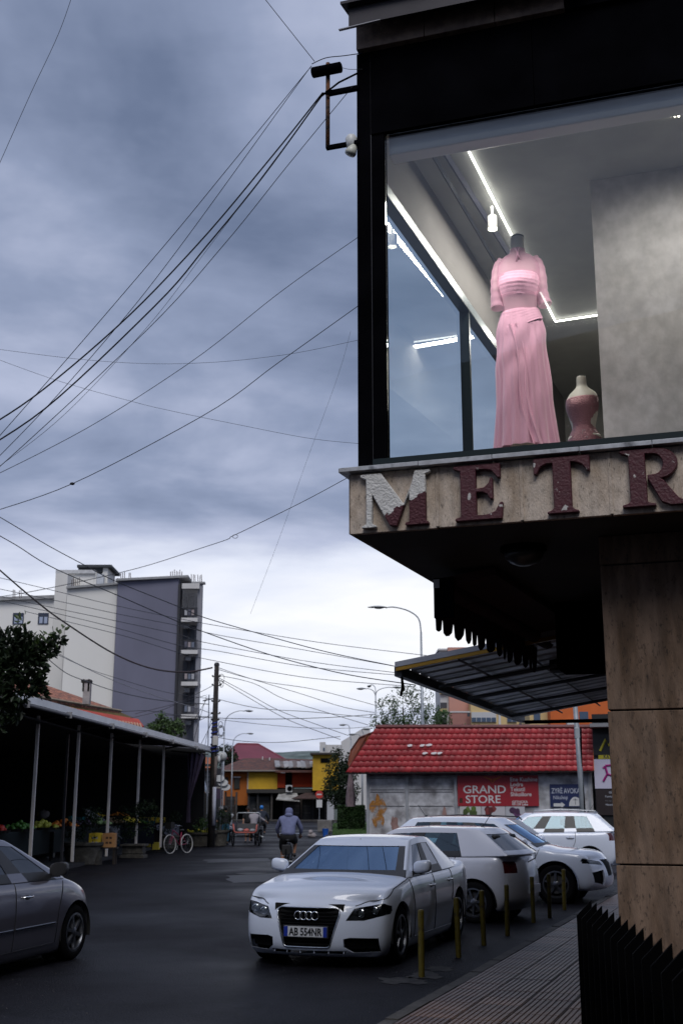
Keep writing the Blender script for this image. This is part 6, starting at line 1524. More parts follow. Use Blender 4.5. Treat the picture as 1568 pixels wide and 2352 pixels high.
for k in range(21):
    t0,t1=k/21,(k+.55)/21
    A0,A1=at(178,1641,YA-.2),at(326,1662,YA+7.6); B0,B1=at(190,1668,YA-2.2),at(336,1692,YA+5.5)
    q=MB(); q.slab([A0.lerp(A1,t0),A0.lerp(A1,t1),B0.lerp(B1,t1),B0.lerp(B1,t0)],(0,0,-.05)); q.build('canopy_rib',mm('pale_orange_rib',(.55,.32,.20),.7),ho,world=True)
q=MB(); q.slab([A0,A1,B1,B0],(0,0,-.05)); q.v=[p-Vector((0,0,.08)) for p in q.v]; q.build('canopy_sheet',mm('brick_red_sheet',(.16,.035,.02),.8),ho,world=True)
tree('small green tree between the red awning and the balconies',at(380,1850,75).xy.to_3d(),[blob(375,1672,75,.75),blob(350,1680,75,.55),blob(400,1680,75,.7),blob(372,1652,75,.35,1.5),blob(408,1664,75,.35)],2600,.22,mm('small_tree_leaves',(.045,.085,.02),.6,var=.6,scale=2),.08,9,.1)
# ------------------------------------------------------------------ covered market
def rl(Yd,off=0): return -7.5-(27.5-28)*.0615*0+(Yd-28)*.0615+off          # x of the roof edge line at depth Yd
mk=empty('market_hall',(-9,40,0),0,'long dark market hall with slim white posts under a low roof','building')
za=lambda Yd: lerp(at(30,1612,28).z,at(480,1727,55).z,(Yd-28)/27)
WF2=mm('white_fascia',(.85,.85,.83),.5,var=.1,scale=1.5); POST=mm('cream_post',(.80,.74,.68),.6,var=.12,scale=2)
q=MB(); q.hexa([(rl(24),24,za(24)),(rl(24)+.03,24,za(24)),(rl(55)+.03,55,za(55)),(rl(55),55,za(55)),(rl(24),24,za(24)+.17),(rl(24)+.03,24,za(24)+.17),(rl(55)+.03,55,za(55)+.19),(rl(55),55,za(55)+.19)]); q.build('fascia_board',WF2,mk,world=True)
q=MB(); q.tube([(rl(24)+.09,24,za(24)-.07),(rl(55)+.09,55,za(55)-.07)],.045,8); q.build('gutter',mm('gutter_grey',(.12,.12,.13),.4,.3),mk,True,world=True)
for yd in (28,31.5,36,40.5,45,50):
    q=MB(); q.cbox((rl(yd)+.10,yd,za(yd)-.06),(.15,.05,.16)); q.build('gutter_clip',mm('gutter_clip',(.22,.22,.23),.5),mk,world=True)
q=MB(); q.hexa([(rl(22),22,za(22)+.12),(rl(55),55,za(55)+.12),(-24,55,za(55)+1.2),(-24,22,za(22)+1.2),(rl(22),22,za(22)+.17),(rl(55),55,za(55)+.17),(-24,55,za(55)+1.3),(-24,22,za(22)+1.3)]); q.build('roof',mm('market_roof_sheet',(.10,.09,.09),.8,var=.3),mk,world=True)
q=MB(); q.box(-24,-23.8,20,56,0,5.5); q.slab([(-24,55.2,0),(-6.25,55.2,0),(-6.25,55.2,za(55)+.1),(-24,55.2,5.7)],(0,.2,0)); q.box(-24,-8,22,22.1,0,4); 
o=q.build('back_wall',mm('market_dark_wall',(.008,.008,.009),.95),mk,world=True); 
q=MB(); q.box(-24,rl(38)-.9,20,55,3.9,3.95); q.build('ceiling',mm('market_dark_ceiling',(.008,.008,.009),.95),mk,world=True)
for i,(yd) in enumerate((27.8,31.8,35.7,39.6,43.7,47.9)):
    x=-8.3+.0615*(yd-28); q=MB(); q.cbox((x,yd,(za(yd)-.05)/2+.1),(.078,.078,za(yd)-.25)); q.build('post',POST,mk,world=True)
    q=MB(); q.tube([(x,yd,za(yd)-.2),(rl(yd)+.03,yd,za(yd)-.03)],.03,5); q.build('bracket',mm('bracket_dark',(.03,.03,.03),.7),mk,world=True)
q=MB(); q.cbox((-8.15,35.75,1.9),(.07,.07,3.9)); q.build('drain_pipe',mm('dark_drain_pipe',(.05,.05,.055),.5),mk,world=True)
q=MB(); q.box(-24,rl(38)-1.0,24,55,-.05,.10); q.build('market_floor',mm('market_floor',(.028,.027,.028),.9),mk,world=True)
# purple cloth tied back at the far end
cu=empty('purple_curtain',at(440,1900,51.5).xy.to_3d(),0,'long purple cloth tied back at the far end of the market','curtain')
zc1,zc0=at(440,1730,51.5).z,at(430,1890,51.5).z
def cur(u,v):
    z=lerp(zc1,zc0,v); wv=lerp(.75,.13,min(1,v*1.5)) if v<.66 else lerp(.13,.20,(v-.66)*3)
    x=lerp(-.15,.0,v)+(u-.5)*2*wv*.5-.15*v; 
    if v<.66: x+=.28*(1-v*1.4)
    return (x,.06*math.sin(u*22),z)
q=MB(); q.grid(cur,40,20); q.build('cloth',mat('purple_cloth',(.075,.055,.095),.85,var=.25,scale=3),cu,True)
q=MB(); a=cu.location; q.tube([at(440,1728,51.5)-a-Vector((.9,0,-.05)),at(478,1733,51.5)-a],.03,5); q.build('rod',DARKP,cu)
# ------------------------------------------------------------------ utility pole
up_=at(487,1850,54); up_.z=0; zt_=at(490,1530,54).z
ut=empty('utility_pole',up_,0,'dark wooden utility pole wrapped in cables with a whitewashed lower post','utility pole')
q=MB(); q.tube([(0,0,0),(.02,0,zt_*.45),(.05,0,zt_)],[.17,.14,.105],12); q.build('pole',mm('tarred_wood',(.022,.018,.016),.9,var=.5,scale=5,bump=.5),ut,True)
q=MB(); q.lathe([(.12,zt_),(.125,zt_+.08),(.09,zt_+.15),(.01,zt_+.17)],12,c=(.05,0,0)); q.build('pole_cap',DARKP,ut,30)
zw0,zw1=at(490,1880,54).z,at(490,1770,54).z
q=MB(); q.tube([(.10,-.19,zw0-.3),(.11,-.19,zw0+1.35)],.085,10); q.build('whitewashed_post',mm('whitewash_bluish',(.42,.43,.50),.8,var=.12,scale=4),ut,True)
q=MB(); q.tube([(.11,-.19,zw0+1.35),(.15,-.17,zw1+.6)],.07,10); q.build('grey_post',mm('post_concrete',(.15,.12,.11),.9,var=.3),ut,True)
z=at(490,1702,54).z; q=MB(); q.cbox((.10,-.2,z),(.24,.15,.42)); q.build('junction_box',mm('junction_box_cream',(.45,.43,.40),.6),ut,bevel=.02)
for (v,c,s_) in ((1687,'cable_wrap_blue',.16),(1722,'cable_wrap_blue',.18),(1665,'cable_wrap_blue',.13)):
    q=MB(); z=at(490,v,54).z
    q.tube([(.03+s_*math.cos(t*1.1),s_*math.sin(t*1.1),z-.22+t*.03) for t in range(16)],.03,5,False); q.build('cable_wrap',mm(c,(.015,.03,.22),.5),ut,True)
for (v,w) in ((1555,.22),(1575,.26),(1612,.22),(1640,.24),(1655,.2)):
    z=at(490,v,54).z; q=MB(); q.tube([(-.12,-.03,z),(w,-.03,z)],.025,5); q.ball((w,-.03,z+.04),.045,8,5); q.ball((-.12,-.03,z+.04),.045,8,5); q.build('insulator_arm',mm('insulator_dark',(.03,.028,.027),.5),ut)
rn=random.Random(11)
for k in range(7):
    z=at(490,rn.choice((1560,1572,1665,1680,1730)),54).z; rr=rn.uniform(.12,.28); cx=.25+rn.uniform(0,.1)
    q=MB(); q.tube([(cx+rr*.6*math.cos(t*.55),-.12+.05*math.sin(t),z+rr*math.sin(t*.55)) for t in range(12)],.014,5,False); q.build('cable_coil',DARKP,ut,True)
q=MB(); zz_=at(490,1745,54).z; q.ball((.28,-.2,zz_),.10,8,6,(.8,.8,1.6)); q.build('plastic_bottle',mm('bottle_white',(.5,.5,.5),.4),ut,True)
# bracket pole left of the utility pole
th_=empty('cable_mast',at(476,1850,58).xy.to_3d(),0,'thin cable mast just left of the utility pole','post'); z=at(475,1596,58).z; q=MB(); q.tube([(0,0,0),(-.06,0,z)],.03,6); q.build('pole',STEEL,th_); q=MB(); q.tube([(-.35,0,z-.3),(.3,0,z-.15)],.03,5); q.build('cross_arm',DARKP,th_)
# ------------------------------------------------------------------ stalls, planters and goods
CONC=mat('old_planter_concrete',(.10,.092,.075),.9,col2=(.045,.04,.032),thr=.5,soft=.15,scale=5,var=.3,bump=.5)
def planter(label,u,v,r,h,leaf=MG,leafr=.5,leafz=.3,kind='round',flowers=None,seed=1,n=900):
    p=gnd(u,v); t=empty('planter',p,0,label,'planter','planters along the market front')
    q=MB()
    if kind=='round': q.lathe([(r*.78,0),(r*.82,.04),(r*.80,.08),(r*.93,h*.8),(r*1.04,h*.86),(r*1.06,h),(r*.92,h),(r*.88,h*.86),(.01,h*.84)],20)
    else:
        q.cbox((0,0,.05),(r*1.9,r*1.9,.10)); q.cbox((0,0,h*.5),(r*1.6,r*1.6,h*.9)); q.cbox((0,0,h*.95),(r*2,r*2,h*.14)); q.cbox((0,0,h*.4),(r*1.68,r*1.68,.05))
    q.build('pot',CONC,t,40,bevel=.01)
    if kind!='empty' and leafr:
        foliage('leaves',[(0,0,h+leafz,leafr),(leafr*.4,.1,h+leafz*1.5,leafr*.7),(-leafr*.5,0,h+leafz*.8,leafr*.7)],n,.10,leaf,t,world=False,seed=seed,fill=.25)
    if flowers:
        q=MB(); rn=random.Random(seed)
        for k in range(26): q.ball((rn.uniform(-r,r)*.85,rn.uniform(-r,r)*.85,h+rn.uniform(0,.12)),.05,6,4)
        tag(q.build('flowers',flowers,t),kind='stuff')
    return t
planter('big round planter with a dark shrub, nearest of the market planters',188,1987,.85*.72,.68,DG,.55,.5,n=1600)
planter('square stepped concrete planter with a dark bush in front of the orange stall',307,1971,.44,.46,DG,.75,.75,'square',seed=2,n=2200)
planter('round planter behind the pink bicycle',388,1950,.42,.55,DG,.5,.5,seed=3)
planter('wide planter with yellow flowers left of the utility pole',460,1945,.72,.62,MG,.35,.3,seed=4,flowers=mm('yellow_flowers',(.35,.32,.02),.7))
planter('teal barrel planter with a clipped bush at the foot of the utility pole',497,1944,.55,.70,DG,.6,.4,seed=5,n=1800)
planter('small stone pot beside the yellow flower planter',437,1944,.30,.35,DG,.0,.0,seed=6)
pot=empty('clay_pot',gnd(219,1987),0,'small rough clay drum standing beside the big round planter','pot'); q=MB(); q.lathe([(.20,0),(.21,.03),(.20,.40),(.22,.43),(.16,.43),(.01,.40)],14); q.build('pot',CONC,pot,40)
def crate(label,p,sz,col,cat='box',name='cardboard_box',rz=0,print_=None):
    t=empty(name,p,rz,label,cat); q=MB(); a,b,c=sz; w=.012
    q.cbox((0,0,w/2),(a,b,w))
    q.cbox((0,-b/2,c/2),(a,w,c)); q.cbox((0,b/2,c/2),(a,w,c)); q.cbox((-a/2,0,c/2),(w,b,c)); q.cbox((a/2,0,c/2),(w,b,c)); q.build('box',col,t)
    q=MB(); q.cbox((-a*.25,0,c),(a*.5,b,w),0,0,-.05); q.cbox((a*.25,0,c+.003),(a*.5,b,w),0,0,.05); q.build('flap',col,t)
    if print_:
        for k in range(4): 
            q=MB(); q.box(-a*.25+k%2*a*.3,-a*.05+k%2*a*.3,-b/2-.010,-b/2-.008,c*(.25+.35*(k//2)),c*(.40+.35*(k//2))); q.build('print_mark',print_,t)
    return t
CARD=mm('cardboard',(.42,.21,.08),.85,var=.12,scale=4); YBX=mm('yellow_carton',(.7,.5,.03),.7,var=.1)
st_=empty('box_stool',gnd(232,1986),0,'dark wooden stool carrying a yellow carton and a cardboard box','stool'); q=MB(); q.cbox((0,0,.50),(1.0,.4,.04)); q.build('seat',mm('dark_wood',(.025,.018,.014),.85),st_)
for x in (-.42,.42):
    for y in (-.15,.15): q=MB(); q.cbox((x,y,.24),(.07,.07,.48)); q.build('leg',MT['dark_wood'],st_)
p=st_.location
crate('bright yellow carton on the dark stool beside the big planter',p+Vector((-.20,-.02,.52)),(.36,.3,.42),YBX,print_=mm('carton_white',(.45,.44,.42),.7))
crate('brown cardboard box with dark print on the dark stool',p+Vector((.24,-.02,.52)),(.38,.3,.42),CARD,print_=mm('print_dark_brown',(.06,.03,.015),.8))
def stall(label,u,v,w,d,h,rz=0,clothc=None,legs=True):
    p=gnd(u,v); t=empty('market_stall',p,rz,label,'stall','market stalls under the hall'); q=MB(); q.cbox((0,0,h),(w,d,.05)); q.build('table_top',mm('stall_board',(.06,.05,.04),.85,var=.3),t)
    for sx_ in (-1,1):
        for sy_ in (-1,1): q=MB(); q.cbox((sx_*(w/2-.08),sy_*(d/2-.08),h/2),(.06,.06,h-.05)); q.build('leg',mm('dark_wood',(.025,.018,.014),.85),t)
    if clothc: q=MB(); q.box(-w/2-.01,w/2+.01,-d/2-.02,-d/2-.01,h*.25,h+.03); q.build('front_cloth',clothc,t)
    return t
def heap(name,label,cat,p,n,r,spread,m,rows=3,seed=1,sq=(1,1,1)):
    rn=random.Random(seed); t=empty(name,p,0,label,cat); q=MB()
    for k in range(n):
        a=rn.uniform(0,6.28); rr=rn.random()**.5; q.ball((spread[0]*rr*math.cos(a),spread[1]*rr*math.sin(a),r+spread[2]*(1-rr)*rn.uniform(.6,1)),r*rn.uniform(.8,1.15),7,5,sq)
    tag(q.build('pile',m,t,True),kind='stuff'); q=MB(); q.lathe([(max(spread[0],.1)*1.05,-.0),(max(spread[0],.1)*1.2,.07),(max(spread[0],.1)*1.14,.07),(max(spread[0],.1)*.95,.01)],14,sy=spread[1]/spread[0]); q.build('tray',mm('tray_dark',(.03,.028,.025),.7),t); return t
OR=mm('orange_fruit',(.75,.24,.015),.45,var=.25,scale=20); APR=mm('apple_red',(.22,.02,.015),.4,var=.3,scale=15); LEM=mm('lemon_yellow',(.75,.55,.03),.45,var=.15); LET=mm('lettuce',(.07,.17,.02),.6,var=.5); CAU=mm('cauliflower',(.38,.40,.22),.8,var=.2)
s1=stall('stall table with greens and a teal cloth, nearest the left car',128,1966,3.0,1.2,.82,R(20),mm('dark_cloth',(.012,.02,.02),.9))
s2=stall('stall with a mound of oranges between the third and fourth posts',265,1952,3.2,1.3,.95,R(6),mm('navy_cloth',(.008,.01,.02),.9))
s3=stall('stall with yellow crates between the fourth and fifth posts',340,1946,2.6,1.2,.85,R(5),mm('brown_cloth',(.02,.012,.01),.9))
s4=stall('dark stall at the left edge heaped with brown onions',25,1985,2.6,1.2,.95,R(10),mm('dark_cloth',(.012,.02,.02),.9))
def on(s,x,y,h,dz=0): return wmat(s)@Vector((x,y,h+dz))
heap('orange_heap','mound of bright oranges on the stall right of the third post','fruit',on(s2,.1,-.1,1.30),46,.05,(.42,.3,.2),OR,seed=2)
q=MB(); q.box(-1.3,1.3,-.35,.45,.98,1.28); q.build('produce_step',mm('dark_wood',(.025,.018,.014),.85),s2)
heap('citrus_heap','pale yellow citrus pile left of the bright oranges','fruit',on(s2,-.75,-.1,1.30),28,.045,(.28,.25,.12),LEM,seed=3)
heap('greens_heap','heap of leafy greens under the bright oranges','vegetables',on(s2,.7,-.5,.99),60,.07,(.75,.22,.16),LET,seed=4,sq=(1.2,1,.7))
bw=empty('teal_bowl',on(s2,1.45,-.45,.99),0,'bright teal bowl at the right end of the orange stall','bowl'); q=MB(); q.lathe([(.10,0),(.20,.16),(.21,.16),(.19,.15),(.09,.02),(.001,.02)],16); q.build('bowl',mm('teal_plastic',(.01,.22,.30),.4),bw,True)
for k,(x,c) in enumerate(((-.75,(.4,.03,.03)),(-.28,(.75,.5,.03)),(.12,(.75,.46,.03)),(.52,(.75,.52,.03)))):
    cr=crate(['small red crate at the left end of the row of yellow crates','first yellow crate, next to the red crate','middle yellow crate of lemons on the stall','last yellow crate at the right end of the row'][k],on(s3,x,-.2,1.06),(.36,.3,.2),mm('crate_col_%d'%k,c,.6),cat='crate',name='fruit_crate')
q=MB(); q.box(-1.2,1.1,-.4,.45,.87,1.05); q.build('produce_step',mm('dark_wood',(.025,.018,.014),.85),s3)
heap('lime_heap','pale green limes in front of the yellow crates','fruit',on(s3,-.6,-.52,.88),24,.045,(.3,.1,.08),mm('lime_green',(.25,.30,.03),.5),seed=6)
wc=empty('white_cloth_bundle',on(s3,.9,-.55,.90),0,'crumpled grey white cloth hanging off the yellow crate stall','cloth'); q=MB(); q.grid(lambda u,v:(-.5+u*1.0,-.06-.22*v,.04-.5*v*v*(.3+u)+.03*math.sin(u*17+v*4)),20,8); q.build('cloth',mm('grey_white_cloth',(.27,.27,.30),.85,var=.3,scale=4),wc,True)
heap('onion_heap','brown onions piled on the stall at the left edge','vegetables',on(s4,.2,0,.98),50,.05,(.5,.3,.2),mm('onion_brown',(.16,.06,.02),.6,var=.4),seed=7)
heap('leafy_heap','dark leafy vegetables on the teal cloth stall','vegetables',on(s1,-.6,-.1,.85),80,.07,(.9,.35,.22),mm('dark_greens',(.02,.05,.01),.6,var=.5),seed=8,sq=(1.2,1,.7))
heap('pepper_heap','small heap of orange peppers among the dark leafy vegetables','vegetables',on(s1,-.3,-.45,.90),14,.04,(.16,.08,.06),OR,seed=9)
tc_=empty('teal_cloth',on(s1,.75,-.2,.86),0,'teal cloth draped over the back of the nearest stall','cloth'); q=MB(); q.grid(lambda u,v:(-.45+u*.9+.1*v,-.30*v-.06*math.sin(u*14),.55-.85*v-.12*abs(u-.5)+.04*math.sin(u*9)),20,10); q.build('cloth',mm('teal_fabric',(.015,.17,.19),.8,var=.3,scale=4),tc_,True)
gc=empty('folded_parasol',on(s1,1.2,.1,.30),0,'folded grey striped parasol cloth lying slanted beside the teal cloth','parasol')
q=MB(); q.grid(lambda u,v:(-.1+1.25*v+.05*math.sin(u*20),-.35-.10*math.sin(u*3.1),1.15-.75*v+ .38*(u-.5)+.05*math.sin(u*14)),20,14); q.build('cloth',mat('grey_striped_cloth',(.45,.44,.45),.85,col2=(.10,.10,.11),thr=.58,soft=.03,scale=2.2,var=.15,stretch=(1.2,.4,4)),gc,True)
q=MB(); q.tube([(-.2,-.3,1.35),(1.3,-.4,.3)],.025,6); q.build('pole',STEEL,gc)
yb=empty('yellow_bag',on(s1,.75,-.55,.86),0,'crumpled bright yellow bag on the edge of the nearest stall','bag'); q=MB(); q.ball((0,0,.16),.2,10,8,(.7,.5,1.0),.22); q.build('bag',mm('yellow_plastic',(.7,.55,.02),.5,var=.2),yb,True)
for (lb,u,v,col,sz,nm,ct) in (('dark blue plastic drum under the nearest stall board',122,1963,(.01,.025,.10),(.20,.62),'plastic_drum','drum'),('white bottle with a yellow base standing on the ground by the drum',119,1977,(.42,.42,.40),(.09,.36),'white_bottle','bottle'),('cloudy white plastic jug left of the bottle',107,1979,(.30,.31,.32),(.13,.40),'plastic_jug','jug')):
    t=empty(nm,gnd(u,v),0,lb,ct); r_,h=sz; q=MB(); q.lathe([(r_*.9,0),(r_,.03),(r_,h*.72),(r_*.8,h*.82),(r_*.3,h*.9),(r_*.3,h),(.001,h)],14); q.build('shell',mm(nm+'_mat',col,.4),t,40)
    q=MB(); q.lathe([(r_*.36,h*.96),(r_*.36,h*1.03),(.001,h*1.03)],10); q.build('cap',mm('cap_yellow',(.4,.28,.02),.5),t)
cl=empty('cauliflower_crate',gnd(95,1972),0,'low crate of pale cauliflowers behind the grey car bonnet','crate'); q=MB(); q.cbox((0,0,.2),(.9,.6,.4)); q.build('crate',mm('dark_wood',(.025,.018,.014),.85),cl)
for k in range(4):
    q=MB(); q.ball((-.3+k*.2,-.1*(k%2),.48),.11,9,6,(1,1,.75),.12); q.build('cauliflower',CAU,cl,True); 
foliage('leaves',[(0,0,.42,.35,.4)],160,.14,LET,cl,world=False,seed=12,fill=.4)
wbg=empty('white_bag_heap',gnd(68,1965)+Vector((0,0,.3)),0,'heap of crumpled white plastic bags behind the grey car roof','bags')
for k,(x,y,z) in enumerate(((-.35,0,.42),(0,.1,.35),(.25,-.05,.20),(.4,0,.02),(-.1,0,.1))): q=MB(); q.ball((x,y,z),.22,10,7,(1.1,.8,.8),.25); q.build('bag',mm('white_plastic_bag',(.30,.30,.31),.5,var=.2,scale=8),wbg,True)
bt=empty('blue_tarpaulin',gnd(14,1972),0,'bright blue tarpaulin heaped over goods behind the grey car roof','tarpaulin')
q=MB(); q.grid(lambda u,v:(-1.2+2.2*u,-.5+1.0*v,1.12*math.sin(math.pi*min(1,max(0,(1-u)*1.1+.02)))**.5*(1-.25*abs(v-.5))+.10*noise.noise(Vector((u*7,v*5,0)))),36,14); q.build('tarpaulin',mm('blue_tarp',(.015,.09,.42),.45,var=.3,scale=2),bt,True)
gb_=empty('grey_sack',gnd(96,1950)+Vector((0,0,1.25)),0,'pale grey sack standing on goods left of the second post','sack'); q=MB(); q.ball((0,0,.16),.24,10,8,(1,.7,.8),.18); q.build('sack',mm('sack_grey',(.24,.22,.22),.8,var=.2),gb_,True)
yy_=empty('yellow_bunch',gnd(82,1950)+Vector((0,0,1.5)),0,'small bunch of bananas hanging by the first post','fruit')
for k in range(4): q=MB(); q.tube([(.05*k,0,0),(.05*k+.02,-.06,-.08),(.05*k,-.04,-.17)],.02,6); q.build('banana',LEM,yy_,True)
sh_=empty('handcart',gnd(235,1934),0,'metal handled grey cart beside the third post','cart'); q=MB(); q.tube([(0,0,.6),(0,0,1.65),(.35,0,1.65)],.02,6); q.build('handle',STEEL,sh_); q=MB(); q.hexa([(.05,-.2,.35),(.7,-.2,.35),(.7,.3,.35),(.05,.3,.35),(.0,-.25,.95),(.75,-.25,.95),(.75,.35,.95),(.0,.35,.95)]); q.build('bin',mm('cart_grey',(.16,.17,.19),.5),sh_)
rn=random.Random(21)
cnt=stall('long back counter in the dark hall under the white posts',220,1938,16,1.0,.95,math.pi/2-R(3.5),mm('dark_cloth',(.012,.02,.02),.9)); cnt.location=(-9.6,39.5,.1)
kinds=[('tomato_heap','red tomatoes','vegetables',(.55,.04,.02)),('pepper_heap','green peppers','vegetables',(.08,.22,.03)),('apple_heap','yellow green apples','fruit',(.5,.5,.06)),('carrot_heap','orange carrots','vegetables',(.75,.22,.02)),('aubergine_heap','dark purple aubergines','vegetables',(.05,.02,.06)),('cabbage_heap','pale green cabbages','vegetables',(.30,.42,.16)),('potato_heap','brown potatoes','vegetables',(.28,.18,.09)),('lemon_heap','bright lemons','fruit',(.8,.62,.05))]
wh_=['between the first and second white posts','just right of the second white post','between the second and third white posts','just right of the third white post','between the third and fourth posts','just right of the fourth white post','between the fourth and fifth posts','near the purple curtain at the hall end']
for k in range(8):
    nm,ds,ct,c=kinds[k]; y_=31.5+k*2.15
    heap(nm,'%s on the long counter %s'%(ds,wh_[k]),ct,Vector((-9.25+.0615*(y_-28),y_,1.10)),40,.065,(.42,.5,.22),mm('produce_%d'%k,c,.5,var=.3),seed=30+k)
for k,(u,v,c,lb) in enumerate(((150,1962,(.55,.05,.03),'red plastic crate on the ground under the teal cloth'),(270,1950,(.05,.22,.5),'blue plastic crate on the ground behind the square planter'),(352,1952,(.65,.5,.05),'yellow plastic crate on the ground left of the pink bicycle'),(286,1948,(.5,.48,.45),'pale foam crate on the ground under the orange stall'))):
    crate(lb,gnd(u,v),(.5,.35,.28),mm('ground_crate_%d'%k,c,.6),cat='crate',name='plastic_crate')
# ------------------------------------------------------------------ leafy branches at the left edge
tl=empty('tree',(-9.6,24.5,0),0,'dark broad leaved tree reaching in from the left edge','tree')
q=MB(); q.tube(smooth_pts([(-9.9,24.5,0),(-9.6,24.3,1.8),(-9.3,24,3.4),(-8.9,24,4.8)],5),[.16*(1-.035*i) for i in range(16)],8); q.build('trunk',mm('tree_bark',(.035,.028,.022),.9,var=.4,bump=.5),tl,True,world=True)
bl_=[(20,1482,0.34),(55,1472,0.23),(10,1532,0.33),(75,1502,0.25),(50,1522,0.33),(85,1532,0.22),(118,1492,0.13),(135,1474,0.09),(104,1482,0.12),(70,1572,0.23),(40,1587,0.30),(0,1602,0.30),(92,1572,0.12),(95,1597,0.08),(8,1632,0.2),(35,1640,0.12),(-20,1552,0.39),(-5,1662,0.18),(-10,1470,0.17)]
def leafy(name,blobs,m,parent,per=150,size=.15,seed=5):
    rn=random.Random(seed); q=MB(); vs=[];fs=[]
    for (u,v,r) in blobs:
        c=at(u,v,24)
        for k in range(int(per*(r/.4)**1.6)):
            d=Vector((rn.gauss(0,1),rn.gauss(0,1)*.9,rn.gauss(0,1))); d=d.normalized()*r*rn.random()**.45; p=c+d
            ax=(d.normalized()*.6+Vector((rn.gauss(0,.5),rn.gauss(0,.5),rn.gauss(0,.5)+.25))).normalized(); sd=ax.cross(Vector((rn.gauss(0,1),rn.gauss(0,1),rn.gauss(0,1)))).normalized(); up=ax.cross(sd)
            L=size*rn.uniform(.7,1.25); w=L*.24; k_=len(vs)
            vs+= [p,p+ax*L*.35+sd*w+up*w*.3,p+ax*L*.75+sd*w*.7+up*w*.2,p+ax*L-up*w*.3,p+ax*L*.75-sd*w*.7+up*w*.2,p+ax*L*.35-sd*w+up*w*.3]
            fs+= [(k_,k_+1,k_+2,k_+3),(k_,k_+3,k_+4,k_+5)]
    q.add(vs,fs); return q.build(name,m,parent,world=True)
leafy('crown',bl_,mm('glossy_dark_leaves',(.012,.022,.008),.5,var=.5,scale=2,spec=.25),tl,330)
leafy('young_leaves',[(120,1474,.2),(138,1455,.14),(50,1425,.16),(90,1470,.2),(60,1500,.25)],mm('young_leaves',(.04,.065,.012),.5,var=.4,scale=2),tl,60,.14,8)
for (a,b) in (((0,1600),(20,1480)),((10,1560),(75,1500)),((70,1505),(135,1465)),((20,1500),(50,1432)),((5,1600),(45,1640)),((60,1540),(95,1580)),((75,1500),(104,1455))):
    q=MB(); A_,B_=at(*a,24),at(*b,24); q.tube(smooth_pts([A_,A_.lerp(B_,.5)+Vector((0,0,.06)),B_],4),[.035*(1-.09*i) for i in range(9)],5); q.build('limb',MT['tree_bark'],tl,True,world=True)
# clutter of roofs and signs between the market and the orange house
cs=empty('lean_to_stall',at(470,1850,75).xy.to_3d(),0,'lean to stall with blue grey corrugated sheets beyond the market end','stall')
slope('sheet',[(462,1800,74),(478,1824,74),(470,1790,76),(458,1782,76)],mm('blue_grey_sheet',(.17,.20,.25),.6,var=.2),cs)
slope('sheet',[(440,1826,72),(462,1822,72),(468,1806,75),(448,1808,75)],mm('blue_grey_sheet',(.17,.20,.25),.6),cs)
part('hanging_goods',436,470,1814,1822,76,mm('hanging_orange',(.30,.12,.01),.8,var=.6,scale=4),cs,.3)
part('inner_wall',432,484,1822,1880,78,mm('recess_dark',(.01,.01,.01),.9),cs,.3)
wl_=empty('white_shack',at(470,1850,85).xy.to_3d(),0,'patched white shack with an orange tiled roof behind the utility pole','building')
part('wall',442,486,1763,1830,85,mm('shack_white',(.30,.30,.31),.85,var=.2),wl_,4); slope('roof',[(456,1766,84),(497,1764,84),(493,1742,88),(458,1737,88)],mm('orange_clay_roof',(.30,.085,.03),.8,var=.3,scale=3,bump=.8,bscale=8),wl_)
for k in range(5): part('plank',444+random.uniform(0,4),484,1772+k*11,1776+k*11,85,mm('plank_grey',(.14,.14,.15),.8,var=.3),wl_,.1,-.3)
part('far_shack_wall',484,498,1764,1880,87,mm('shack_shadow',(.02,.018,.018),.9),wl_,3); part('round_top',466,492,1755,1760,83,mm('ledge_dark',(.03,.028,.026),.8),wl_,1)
ps=empty('purple_sign',at(503,1850,86).xy.to_3d(),0,'dark purple hanging banner right of the utility pole','banner'); part('banner',497,512,1812,1836,86,mm('purple_banner',(.075,.05,.09),.7),ps,.1); part('frame',495,514,1808,1811,86,mm('pale_pipe',(.4,.36,.32),.6),ps,.1); part('upright',512,514,1808,1880,86,mm('pale_pipe',(.4,.36,.32),.6),ps,.1)
rbn=empty('red_banner',at(494,1850,84).xy.to_3d(),0,'narrow red vertical banner just right of the utility pole','banner'); part('banner',493,496.5,1764,1834,84,mm('banner_red',(.28,.015,.02),.7),rbn,.1)
for k,(u,v) in enumerate(((504,1790),(512,1800),(518,1810))):
    t=empty('satellite_dish',at(u,v,84),0,['upper small pale dish beside the far lamp posts','middle small pale dish beside the far lamp posts','lowest small pale dish beside the far lamp posts'][k],'dish'); q=MB(); q.M=Matrix.Rotation(R(60),4,'X'); q.lathe([(.01,0),(.15,.02),(.28,.08),(.27,.09),(.01,.02)],14,sx=1.3); q.build('dish',mm('dish_grey',(.32,.32,.32),.6),t,True); q=MB(); q.tube([(0,0,-.0),(0,.3,-.5)],.02,4); q.build('arm',DARKP,t)
